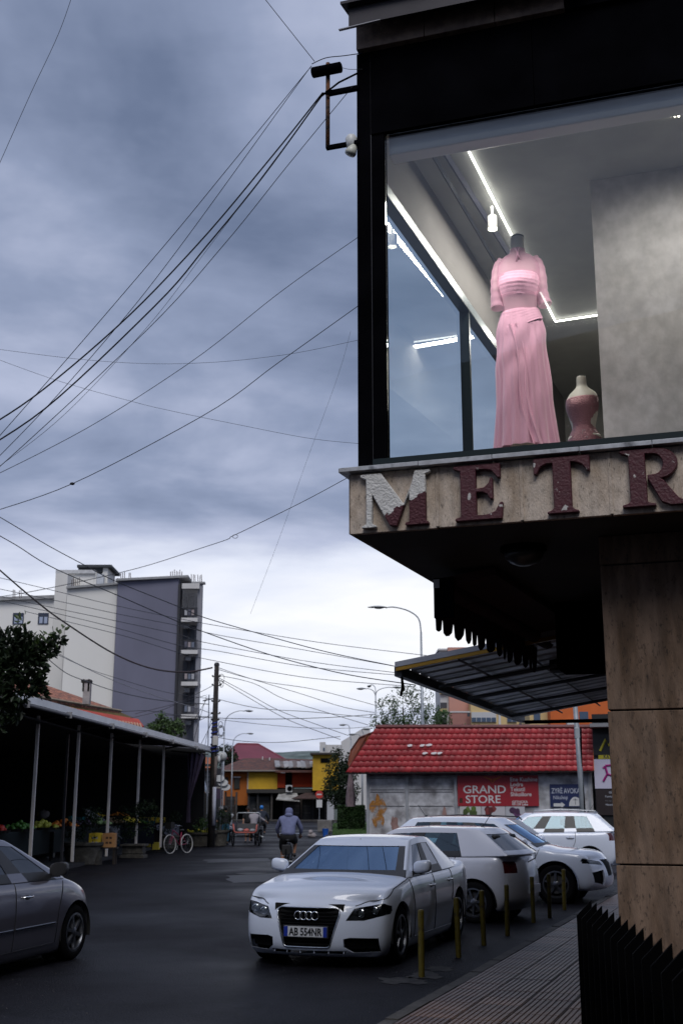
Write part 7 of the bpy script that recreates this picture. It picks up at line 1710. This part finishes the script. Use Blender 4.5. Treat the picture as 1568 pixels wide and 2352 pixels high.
# ------------------------------------------------------------------ people
SKIN=mm('skin',(.30,.155,.095),.6,var=.05); HAIR=mm('dark_hair',(.012,.009,.008),.7)
def skinned(name,chains,m,parent,lv=2,root=0):
    """chains: list of polylines [(x,y,z,r),...]; the first point of a later chain is merged with the nearest earlier one"""
    vs=[];rs=[];es=[]
    for ch in chains:
        prev=None
        for i,(x,y,z,r) in enumerate(ch):
            hit=None
            for j,v in enumerate(vs):
                if (Vector((x,y,z))-v).length<1e-4: hit=j
            if hit is None: vs.append(Vector((x,y,z))); rs.append(r if isinstance(r,tuple) else (r,r)); hit=len(vs)-1
            if prev is not None and prev!=hit: es.append((prev,hit))
            prev=hit
    me=bpy.data.meshes.new(name); me.from_pydata([tuple(v) for v in vs],es,[])
    ob=bpy.data.objects.new('tmp',me); COL.objects.link(ob); bpy.context.view_layer.objects.active=ob
    md=ob.modifiers.new('k','SKIN'); md.use_smooth_shade=True
    for i,r in enumerate(rs): me.skin_vertices[0].data[i].radius=r
    for v in me.skin_vertices[0].data: v.use_root=False
    me.skin_vertices[0].data[root].use_root=True
    s=ob.modifiers.new('s','SUBSURF'); s.levels=lv
    dg=bpy.context.evaluated_depsgraph_get(); dg.update(); n=bpy.data.meshes.new_from_object(ob.evaluated_get(dg)); bpy.data.objects.remove(ob)
    n.name=name; n.materials.clear(); n.materials.append(m); n.shade_smooth(); return link(name,n,parent)
def person(label,loc,rz,J,top,bottom,shoe=None,hood=False,hair=HAIR,skin=SKIN,shorts=False,sleeve=True,group=None,bulk=1.0,cap=None):
    """J: joint positions in the person's own frame, facing +Y"""
    t=empty('person',loc,rz,label,'person',group); V=lambda k:Vector(J[k])
    def c(k,r): v=V(k); return (v.x,v.y,v.z,r)
    def mid(a,b,f,r): v=V(a).lerp(V(b),f); return (v.x,v.y,v.z,r)
    pel,che,nek,hea=V('pelvis'),V('chest'),V('neck'),V('head')
    chains=[[c('pelvis',(.10,.09)),mid('pelvis','chest',.5,(.09,.08)),c('chest',(.10,.085)),c('neck',.055),mid('neck','head',.45,.05),c('head',(.078,.095)),tuple(hea+(hea-nek).normalized()*.085)+(.055,)]]
    for s in ('l','r'):
        chains.append([c('chest',(.10,.085)),c('sh_'+s,.06),c('el_'+s,.042),c('wr_'+s,.028)])
        w=V('wr_'+s); d=(w-V('el_'+s)).normalized(); h=w+d*.07; chains[-1].append((h.x,h.y,h.z,(.035,.018)))
        chains.append([c('pelvis',(.10,.09)),c('hip_'+s,.08),mid('hip_'+s,'kn_'+s,.5,.07),c('kn_'+s,.055),mid('kn_'+s,'an_'+s,.35,.055),c('an_'+s,.035),c('toe_'+s,(.03,.022))])
    body=skinned('body',chains,skin,t)
    # fingers
    for s in ('l','r'):
        w=V('wr_'+s); d=(w-V('el_'+s)).normalized(); sd=d.cross(Vector((0,0,1))).normalized() if abs(d.z)<.95 else Vector((1,0,0)); dn=-Vector((0,0,1)) if abs(d.z)<.8 else Vector((0,1,0)); sg=1 if s=='l' else -1
        q=MB()
        for k in range(4):
            b=w+d*.09+sd*(-.028+.019*k); L=(.06,.07,.072,.055)[k]; q.tube([b-d*.02,b+d*L*.5+dn*.008,b+d*L*.72+dn*.04,b+d*L*.55+dn*.062],[.0095,.009,.008,.007],6)
        b=w+d*.035+sd*sg*-.028; q.tube([b,b+d*.03-sd*sg*.025+dn*.01,b+d*.05-sd*sg*.012+dn*.045],[.011,.010,.008],6); q.build('fingers',skin,body,True)
    hd=hea+Vector((0,.012,.0)); q=MB(); q.ball(hea+Vector((0,.105,-.01)),.016,8,6,(.8,1,1.3)); q.build('nose',skin,body,True)
    for s in (-1,1):
        q=MB(); q.ball(hea+Vector((s*.092,.0,-.01)),.024,8,6,(.4,.8,1.2)); q.build('ear',skin,body,True); q=MB(); q.ball(hea+Vector((s*.034,.088,.015)),.011,8,6); q.build('eye',mm('eye_dark',(.02,.02,.02),.2),body,True)
    q=MB(); q.ball(hea+Vector((0,.092,-.055)),.018,8,5,(1.4,.5,.35)); q.build('mouth',mm('lip',(.2,.06,.05),.6),body,True)
    # clothes
    if hood:
        ch=[[c('neck',(.11,.10)),mid('neck','head',.55,(.118,.125)),c('head',(.118,.13)),tuple(hea+Vector((0,-.015,.085)))+((.085,.09),)]]; skinned('hood',ch,top,t)
        q=MB(); q.ball(nek+Vector((0,-.085,.03)),.10,12,8,(1.15,.5,.6)); q.build('hood_fold',top,t,True)
    else:
        q=MB(); q.ball(hea+Vector((0,-.018,.035)),.108,12,9,(.88,1.02,1.0),.02); q.build('hair' if not cap else 'cap',cap or hair,t,True)
    ch=[[mid('pelvis','chest',-.10,(.172*bulk,.145)),mid('pelvis','chest',.22,(.178*bulk,.15)),mid('pelvis','chest',.6,(.175*bulk,.135)),c('chest',(.185*bulk,.13)),c('neck',(.085,.08))]]
    for s in ('l','r'):
        ch.append([c('chest',(.185*bulk,.13)),c('sh_'+s,.088),mid('sh_'+s,'el_'+s,.55,.072),c('el_'+s,.062)]+([mid('el_'+s,'wr_'+s,.5,.056),mid('el_'+s,'wr_'+s,.92,.048)] if sleeve else []))
    skinned('hoodie' if hood else 'shirt',ch,top,t)
    ch=[[mid('pelvis','chest',.22,(.155*bulk,.13)),c('pelvis',(.168*bulk,.148))]]
    for s in ('l','r'):
        ch.append([c('pelvis',(.168*bulk,.148)),c('hip_'+s,.108*bulk),mid('hip_'+s,'kn_'+s,.5,.10*bulk),mid('hip_'+s,'kn_'+s,.92,.088*bulk)]+([] if shorts else [c('kn_'+s,.078),mid('kn_'+s,'an_'+s,.5,.07),mid('kn_'+s,'an_'+s,.92,.062)]))
    skinned('shorts' if shorts else 'trousers',ch,bottom,t)
    for s in ('l','r'):
        a,b=V('an_'+s),V('toe_'+s); q=MB(); d=(b-a); d.z=0; d.normalize(); q.tube([a-d*.05+Vector((0,0,-.045)),a+Vector((0,0,-.03)),b+Vector((0,0,-.012)),b+d*.05+Vector((0,0,-.018))],[.035,.052,.044,.022],10); q.build('shoe',shoe or mm('dark_shoe',(.01,.01,.012),.6),t,True)
    return t
def stand(lean=0,arms=.0,h=1.0):
    k=h
    return dict(pelvis=(0,0,.95*k),chest=(0,.02+lean*.3,1.33*k-lean*.05),neck=(0,.03+lean*.5,1.50*k-lean*.12),head=(0,.06+lean*.65,1.64*k-lean*.16),
      sh_l=(-.18,.02+lean*.4,1.43*k-lean*.1),sh_r=(.18,.02+lean*.4,1.43*k-lean*.1),el_l=(-.23,.03+lean*.5+arms*.1,1.14*k-lean*.1),el_r=(.23,.03+lean*.5+arms*.1,1.14*k-lean*.1),
      wr_l=(-.20,.10+lean*.5+arms*.28,.92*k+arms*.18-lean*.1),wr_r=(.20,.10+lean*.5+arms*.28,.92*k+arms*.18-lean*.1),
      hip_l=(-.09,0,.90*k),hip_r=(.09,0,.90*k),kn_l=(-.10,.02,.48*k),kn_r=(.10,.05,.48*k),an_l=(-.10,-.02,.09),an_r=(.10,.02,.09),toe_l=(-.11,.12,.04),toe_r=(.12,.16,.04))
def bicycle(label,loc,rz,frame,tyre,group=None,wr=.34,lean=0):
    t=empty('bicycle',loc,rz,label,'bicycle',group); t.rotation_euler=(0,R(lean),rz)
    for (y,nm) in ((.52,'wheel'),(-.50,'wheel')):
        w=empty(nm,(0,y,wr)); w.parent=t
        q=MB(); q.tube([(0,wr*math.cos(k*math.pi/18),wr*math.sin(k*math.pi/18)) for k in range(37)],.022,8,False); q.build('tyre',tyre,w,True)
        q=MB(); 
        for k in range(14): a=k*2*math.pi/14; q.tube([(.0,0,0),(0,wr*.94*math.cos(a),wr*.94*math.sin(a))],.0025,3)
        tag(q.build('spokes',STEEL,w),kind='stuff'); q=MB(); q.tube([(-.05,0,0),(.05,0,0)],.02,8); q.build('hub',STEEL,w)
    bb=(0,-.07,.29); sttop=(0,-.19,.78); hdt=(0,.33,.88); hdb=(0,.38,.66)
    q=MB(); q.tube([bb,sttop],.017,8); q.tube([hdt,hdb],.02,8); q.tube([bb,hdb],.02,8); q.tube([(0,-.15,.60),hdt],.017,8); q.tube([bb,(0,-.50,wr)],.012,6); q.tube([(0,-.18,.70),(0,-.50,wr)],.010,6); q.build('frame',frame,t,True)
    for s in (-1,1): q=MB(); q.tube([hdb,(s*.04,.41,.60),(s*.045,.52,wr)],.012,6); q.build('fork',frame,t,True)
    q=MB(); q.tube([(-.28,.18,1.0),(-.24,.28,1.03),(0,.31,.98),(.24,.28,1.03),(.28,.18,1.0)],.013,8); q.build('handlebar',CHROME,t,True)
    for s in (-1,1): q=MB(); q.tube([(s*.28,.19,1.0),(s*.285,.09,.985)],.018,8); q.build('grip',DARKP,t,True)
    q=MB(); q.ball((0,-.22,.86),.1,10,6,(.75,1.3,.4)); q.build('saddle',DARKP,t,True)
    q=MB(); q.tube([(-.1,-.07,.29),(.1,-.07,.29)],.018,6); q.tube([(.1,-.07,.29),(.1,-.01,.14)],.01,6); q.tube([(-.1,-.07,.29),(-.1,-.13,.44)],.01,6); q.cbox((.15,-.01,.14),(.09,.08,.02)); q.cbox((-.15,-.13,.44),(.09,.08,.02)); q.build('crank',STEEL,t)
    return t
# the cyclist in the middle of the road
cyl=gnd(662,2004); RZC=R(-3)
bicycle('dark bicycle ridden by the person in the blue grey hoodie',cyl,RZC,mm('bike_frame_dark',(.03,.03,.035),.4,.2),RUB,wr=.35)
fd=empty('mudguard_box',(0,0,0)); fd.parent=[o for o in COL.objects if o.name.startswith('bicycle')][0]
q=MB(); q.cbox((0,-.62,.62),(.24,.22,.26)); q.build('rear_carrier_box',mm('carrier_black',(.008,.008,.009),.7),[o for o in COL.objects if o.name.startswith('bicycle')][0],bevel=.02)
bpy.data.objects.remove(fd)
J=dict(pelvis=(0,-.20,.98),chest=(0,-.06,1.33),neck=(0,.02,1.50),head=(0,.05,1.655),sh_l=(-.215,-.02,1.42),sh_r=(.215,-.02,1.42),el_l=(-.34,.10,1.16),el_r=(.34,.10,1.16),wr_l=(-.31,.20,1.01),wr_r=(.31,.20,1.01),
  hip_l=(-.12,-.16,.92),hip_r=(.12,-.16,.92),kn_l=(-.19,.16,.55),kn_r=(.17,.20,.80),an_l=(-.155,-.03,.20),an_r=(.155,.0,.50),toe_l=(-.16,.11,.15),toe_r=(.16,.13,.45))
HOO=mat('blue_grey_hoodie',(.135,.15,.26),.9,var=.14,scale=9,bump=.5,bscale=14)
person('person in a blue grey hoodie and black shorts cycling away down the road',cyl,RZC,J,HOO,mm('black_shorts',(.006,.006,.007),.9),hood=True,shorts=True,skin=mm('tanned_skin',(.26,.115,.055),.6,var=.06),bulk=1.22)
# market people
def shp(u,v): return gnd(u,v)
person('person in dark clothes behind the orange stall beside the fourth post',gnd(330,1930),R(200),stand(.1,.6),mm('cloth_black',(.01,.01,.012),.9),mm('cloth_dark',(.012,.012,.016),.9),group=None)
person('person in a pink top standing behind the yellow crates',gnd(318,1928),R(170),stand(0,.4),mm('cloth_pink',(.30,.14,.16),.9),mm('cloth_dark',(.012,.012,.016),.9))
person('person in white bending forward at the purple curtain',gnd(432,1940),R(60),stand(.7,.9),mm('cloth_white',(.36,.32,.33),.9,var=.15),mm('cloth_grey_trousers',(.26,.25,.24),.9),hair=mm('grey_hair',(.4,.38,.38),.8))
person('person in a black jacket and bright blue jeans right of the teal planter',gnd(517,1941),R(10),stand(.1,.5,1.0),mm('cloth_black',(.01,.01,.012),.9),mm('blue_jeans',(.02,.09,.15),.9))
person('person in a dark jacket walking in the shade left of the blue jeans',gnd(505,1930),R(190),stand(.05,.5,.98),mm('cloth_navy',(.015,.02,.035),.9),mm('cloth_black',(.01,.01,.012),.9),cap=mm('cap_pale',(.35,.35,.36),.7))
# pedal cart
cp=gnd(565,1944); tr=empty('cargo_tricycle',cp,R(-3),'cargo tricycle with a salmon red rimmed load box, seen from behind','tricycle')
for x in (-.60,.60):
    w=empty('wheel',(x,0,.36)); w.parent=tr; q=MB(); q.tube([(0,.35*math.cos(k*math.pi/14),.35*math.sin(k*math.pi/14)) for k in range(29)],.03,8,False); q.build('tyre',RUB,w,True)
    q=MB(); [q.tube([(0,0,0),(0,.33*math.cos(k*.52),.33*math.sin(k*.52))],.004,3) for k in range(12)]; tag(q.build('spokes',STEEL,w),kind='stuff')
w=empty('wheel',(.25,1.5,.34)); w.parent=tr; q=MB(); q.tube([(0,.33*math.cos(k*math.pi/14),.33*math.sin(k*math.pi/14)) for k in range(29)],.03,8,False); q.build('tyre',RUB,w,True)
q=MB(); q.tube([(-.62,0,.40),(.62,0,.40)],.025,6); q.tube([(-.5,.45,.44),(.5,.45,.44)],.02,6); q.tube([(0,.1,.42),(.25,1.5,.34)],.02,6); q.tube([(.05,.5,.44),(.1,.62,.85)],.02,6); q.tube([(.1,1.2,.42),(.22,1.3,1.0)],.02,6); q.build('chassis',DARKP,tr,True)
SAL=mm('salmon_paint',(.42,.10,.08),.6,var=.2)
q=MB(); q.tube([(-.55,-.42,.98),(-.50,-.42,.66),(-.42,-.42,.60),(.42,-.42,.60),(.50,-.42,.66),(.53,-.42,.95)],.035,6); q.build('box_rim',SAL,tr,True)
q=MB(); q.box(-.52,.52,-.40,.55,.56,.60); q.box(-.53,-.50,-.40,.55,.60,.92); q.box(.50,.53,-.40,.55,.60,.92); q.box(-.52,.52,.53,.55,.60,.98); q.build('load_box',mm('box_dark_grey',(.07,.07,.075),.6),tr)
q=MB(); q.tube([(-.52,.5,.95),(-.50,.5,1.42),(-.45,.5,1.46),(.5,.5,1.46),(.55,.5,1.42),(.57,.5,.95)],.022,6); q.build('push_rail',mm('pale_rail',(.40,.42,.44),.4,.3),tr,True)
ld=empty('load',(0,0,0)); ld.parent=tr
for k,(x,z,c) in enumerate(((-.28,.70,'grey_white_cloth'),(.0,.68,'salmon_paint'),(.28,.68,'grey_white_cloth'))): q=MB(); q.ball((x,.0,z),.14,9,6,(1.1,1,.6),.15); q.build('bundle',MT[c],ld,True)
Js=dict(pelvis=(0,-.1,.92),chest=(0,0,1.24),neck=(0,.06,1.40),head=(0,.10,1.53),sh_l=(-.18,.0,1.32),sh_r=(.18,.0,1.32),el_l=(-.22,.18,1.12),el_r=(.30,.20,1.20),wr_l=(-.2,.36,1.02),wr_r=(.50,.30,1.08),hip_l=(-.1,-.05,.88),hip_r=(.1,-.05,.88),kn_l=(-.14,.28,.62),kn_r=(.14,.26,.76),an_l=(-.12,.14,.26),an_r=(.12,.18,.38),toe_l=(-.12,.28,.22),toe_r=(.12,.32,.34))
rp=wmat(tr)@Vector((.22,.95,0)); person('person in a light grey sweater pedalling the cargo tricycle',rp,R(-3),Js,mm('cloth_light_grey',(.30,.28,.31),.9),mm('cloth_black',(.01,.01,.012),.9))
rp=wmat(tr)@Vector((-.40,1.3,0)); person('person in a black top and shorts walking beyond the cargo tricycle',rp+Vector((0,4,0)),R(175),stand(0,.5,.98),mm('cloth_black',(.01,.01,.012),.9),mm('cloth_black',(.01,.01,.012),.9),shorts=True,sleeve=False)
cb2=at(600,1900,60); cb2.z=0
bicycle('dark bicycle right of the cargo tricycle',cb2,R(2),mm('bike_frame_dark',(.03,.03,.035),.4,.2),RUB)
Jc={k:(v[0],v[1],v[2]) for k,v in J.items()}
person('cyclist in dark clothes wearing a bright blue helmet beyond the cargo tricycle',cb2,R(2),Jc,mm('cloth_navy',(.015,.02,.035),.9),mm('cloth_black',(.01,.01,.012),.9),cap=mm('helmet_blue',(.01,.16,.50),.35))
pb=gnd(402,1961); bicycle('pink bicycle with white tyres leaning at the market front',pb+Vector((.10,.30,0)),R(148),mm('pink_frame',(.32,.02,.07),.4,var=.05),mm('white_tyre',(.40,.39,.37),.6),wr=.345,lean=4)
q=MB(); q.box(-.16,.16,.40,.62,.92,1.16); q.build('basket',mm('black_basket',(.012,.012,.012),.7),[o for o in COL.objects if o.get('label','').startswith('pink bicycle')][0])
mo=empty('motor_scooter',at(523,1895,62).xy.to_3d(),R(15),'dark motor scooter parked beside the far lamp post','scooter')
for y in (-.55,.6): 
    q=MB(); q.tube([(0,y+.22*math.cos(k*math.pi/10),.24+.22*math.sin(k*math.pi/10)) for k in range(21)],.05,8,False); q.build('wheel',RUB,mo,True)
q=MB(); q.ball((0,-.4,.62),.3,12,8,(.55,1.4,.6)); q.cbox((0,.1,.32),(.28,.6,.08)); q.ball((0,.42,.72),.24,12,8,(.7,.4,1.5)); q.build('fairing',mm('scooter_dark',(.02,.025,.04),.3,coat=.6),mo,True)
q=MB(); q.tube([(-.33,.36,1.12),(0,.44,1.08),(.33,.36,1.12)],.02,6); q.ball((0,.5,1.1),.09,8,6); q.build('handlebar',DARKP,mo,True)
for s in (-1,1): q=MB(); q.ball((s*.3,.42,1.3),.07,8,6,(1,.3,1)); q.tube([(s*.26,.4,1.12),(s*.3,.42,1.26)],.01,5); q.build('mirror',mm('mirror_pale',(.4,.42,.45),.3),mo,True)
# ------------------------------------------------------------------ overhead cables
CAB=mm('cable_black',(.008,.008,.010),.6,var=.1); CABG=mm('cable_grey',(.035,.037,.045),.6,var=.1); CABB=mm('cable_blue_black',(.008,.014,.04),.6)
def cable(label,pts,w=1.6,m=CAB,per=6):
    """pts: (u, v, depth); w: thickness in sight, in 1568 wide units"""
    P=[at(*p) for p in pts]; S=smooth_pts(P,per); base=S[0].copy()
    o=empty('overhead_cable',base,0,label,'cable'); 
    q=MB(); q.tube([p-base for p in S],[w*.5*p.y/2791 for p in S],5); q.build('wire',m,o,True); return o
bk=(742,206,8.2)
A=cable('upper thick black cable sweeping from the bracket to the left edge',[(741,212,8.1),(624,359,8.8),(450,565,10.2),(268,751,12),(75,913,14.5),(-60,1000,16.5)],4.2)
cable('lower thick black cable sweeping from the bracket to the left edge',[(741,216,8.1),(600,410,8.9),(475,564,9.9),(354,704,11.3),(104,938,14),(-60,1046,16)],4.2)
cable('thin blue black cable leaving the drum top toward the left edge',[(714,152,8.1),(520,390,9.8),(377,564,11.2),(156,822,13.5),(0,1000,15.5),(-50,1056,16)],2,CABB)
cable('second thin cable just under the drum cable',[(712,156,8.1),(676,203,8.5),(414,565,11),(268,751,12.5),(94,949,14.6),(-50,1096,16.3)],1.8,CABB)
cable('slack cable from the shop wall crossing the bracket pipe',[(811,196,8.0),(660,380,9),(512,564,10.2),(333,762,12),(26,1048,15),(-50,1110,16)],2.0)
cable('faint grey line close under the lower thick cable',[(740,220,8.2),(470,580,10.5),(330,760,12.2),(150,950,14),(20,1055,15.5),(-60,1110,16)],1.1,CABG)
cable('short blue cable from the drum to the shop cladding',[(716,146,8.1),(748,132,8.1),(790,127,8.05),(832,121,8.0)],2.6,CABB)
cable('short thin tie from the drum to the corner post',[(778,152,8.1),(800,158,8.05),(832,158,8.0)],1.4)
cable('line rising from the drum out of the top of the frame',[(722,140,8.1),(668,72,7.6),(611,0,7.1),(580,-40,6.9)],2.0,CABG)
cable('lone thin line across the top left corner',[(175,-40,9),(135,75,9.6),(70,215,10.5),(0,372,11.5),(-40,460,12)],1.5,CABG)
cable('straight line from the corner post down to the left edge, upper one',[(828,540,8.1),(640,673,10),(434,834,12.5),(200,983,16),(0,1086,19),(-60,1110,20)],1.7,CABG)
c=cable('line from the corner post with a small clip near the left edge',[(828,698,8.1),(640,832,10),(460,958,12.5),(166,1111,17),(0,1170,20),(-60,1185,21)],2.0,CAB)
q=MB(); p=at(166,1111,17)-c.location; q.ball(p,.028,8,6,(1.4,1,.8)); q.build('clip',CAB,c)
c=cable('line with a loop of wire running behind the marble sill to the cream block',[(800,1096,8.3),(670,1165,14),(536,1230,24),(477,1254,32),(281,1314,60),(77,1358,90),(-40,1377,110)],1.8,CAB)
q=MB(); p=at(540,1230,24)-c.location; q.tube([p+Vector((.055*math.cos(t*.5),0,.04*math.sin(t*.5)-.02)) for t in range(13)],.006,5,False); q.build('wire_loop',CAB,c)
cable('faint sagging line from the left edge to the window post at mid height',[(-40,797,20),(156,822,18),(312,834,15),(468,833,12),(650,815,10),(826,780,8.2)],1.0,CABG)
cable('faint wavy line from the left edge down to the marble sill',[(-40,812,30),(120,870,26),(296,920,20),(400,945,17),(551,976,13),(700,1005,10),(826,1019,8.2)],1.0,CABG)
cable('very faint steep line right of centre of the sky',[(805,760,9),(770,880,12),(700,1070,18),(640,1240,25),(575,1410,32)],.6,CABG)
cable('black line from the left edge over the roof tank to the metal canopy',[(-30,1172,18),(0,1188,19),(112,1254,22),(192,1297,25),(267,1336,27),(413,1395,30),(461,1416,31),(558,1445,28),(727,1492,22),(918,1533,13)],2.2,CAB)
cable('heavier line from the left edge over the slate grey wall to the canopy gutter',[(-30,1213,18),(0,1231,19),(40,1254,21),(128,1307,25),(278,1371,30),(413,1430,33),(502,1464,33),(619,1504,29),(770,1544,22),(954,1574,14.5)],2.4,CAB)
cable('thick twisted cable from the left edge to the top of the utility pole',[(-20,1292,24),(0,1310,25),(77,1376,30),(144,1427,34),(262,1502,42),(349,1536,47),(426,1544,51),(487,1534,54)],4.0,mm('cable_brown',(.035,.018,.016),.7))
for i,(L) in enumerate((
 [(-10,1325,40),(137,1360,45),(269,1392,52),(406,1420,60),(502,1438,66),(727,1475,60),(979,1506,44)],
 [(-10,1351,40),(120,1378,46),(269,1410,53),(413,1438,60),(502,1459,66),(691,1492,60),(930,1535,40)],
 [(-10,1368,40),(112,1394,46),(269,1427,53),(413,1458,60),(461,1474,64),(691,1517,56),(921,1547,38)],
 [(-10,1378,38),(112,1405,45),(269,1443,53),(413,1483,60),(502,1496,64),(691,1530,56),(960,1555,36)],
 [(60,1405,38),(154,1428,45),(300,1465,53),(413,1500,60),(502,1520,62),(691,1555,56),(954,1578,36)])):
    cable('%s of the five thin parallel lines crossing the slate grey wall'%['uppermost','second from the top','middle one','fourth from the top','lowest'][i],L,1.5,CABG)
cable('drooping line from the tree to the market end, upper',[(100,1505,28),(150,1545,34),(192,1563,38),(272,1590,45),(368,1609,50),(480,1618,54)],2.0,CABG)
cable('pale line from the tree sloping down across the grey wall',[(112,1494,28),(262,1564,38),(370,1603,46),(454,1628,52),(487,1640,54)],1.6,mm('cable_pale',(.22,.22,.24),.6))
cable('thin line from the tree crossing low over the cream block',[(112,1490,28),(200,1535,38),(262,1556,44),(380,1590,50),(487,1606,54)],1.2,CABG)
cable('low slack line over the clay roof to the utility pole',[(278,1635,60),(340,1633,58),(410,1643,56),(487,1647,54)],1.4,CABG)
cable('rising short line from the grey wall to the utility pole arm',[(300,1650,64),(370,1632,60),(430,1605,57),(487,1576,54)],1.3,CABG)
cable('second rising short line into the cable mast',[(310,1640,66),(390,1620,62),(474,1597,58)],1.2,CABG)
for i,L in enumerate((
 [(494,1531,54),(565,1556,58),(691,1594,66),(790,1625,76),(860,1637,86)],
 [(494,1550,54),(582,1570,58),(655,1607,64),(760,1640,74),(846,1666,84)],
 [(494,1556,54),(583,1610,60),(662,1654,68),(730,1680,76),(781,1699,82)],
 [(494,1553,54),(560,1588,58),(640,1632,66),(720,1662,74),(800,1690,82)],
 [(494,1536,54),(600,1565,60),(727,1585,68),(860,1620,84)],
 [(494,1605,54),(600,1628,60),(720,1636,68),(860,1650,84)])):
    cable('line fanning right from the utility pole, %s'%['ending at the three armed lamp','second of the fan','steepest of the fan','ending above the cypress','flattest upper one','starting half way down the pole'][i],L,1.4,CABG)
cable('level dark line just above the far roofs from the pole to the lamp arms',[(380,1642,58),(457,1648,56),(619,1652,66),(763,1648,78),(862,1641,88)],1.6,CAB)
cable('lowest level line just above the maroon roof',[(494,1693,54),(560,1703,64),(655,1705,76),(781,1692,92)],1.4,CABG)
cable('middle sagging line below the level dark line',[(494,1652,54),(600,1664,62),(700,1672,72),(800,1673,84),(862,1668,88)],1.1,CABG)
cable('line from the canopy corner to the right past the tall lamp post',[(965,1575,15),(1008,1582,18),(1110,1590,30),(1200,1600,50)],1.3,CABG)
for i,(a,b) in enumerate((((440,1720),(474,1600)),((452,1728),(487,1660)),((486,1650),(470,1716)),((440,1660),(486,1640)),((430,1680),(476,1604)))):
    cable('slanting drop line left of the utility pole, %s'%['longest one','lower one','short one beside the pole','nearly level one','one ending at the cable mast'][i],[(a[0],a[1],57),((a[0]+b[0])/2-2,(a[1]+b[1])/2+4,56),(b[0],b[1],54.3)],1.2,CABG)
# unseen wall added behind the viewer to keep low sky light off the arcade
ob=MB(); ob.box(-14,40,-6.5,-6,0,11); struct('unseen_blocker_wall',ob,mm('blocker_wall_grey',(.12,.115,.11),.9))
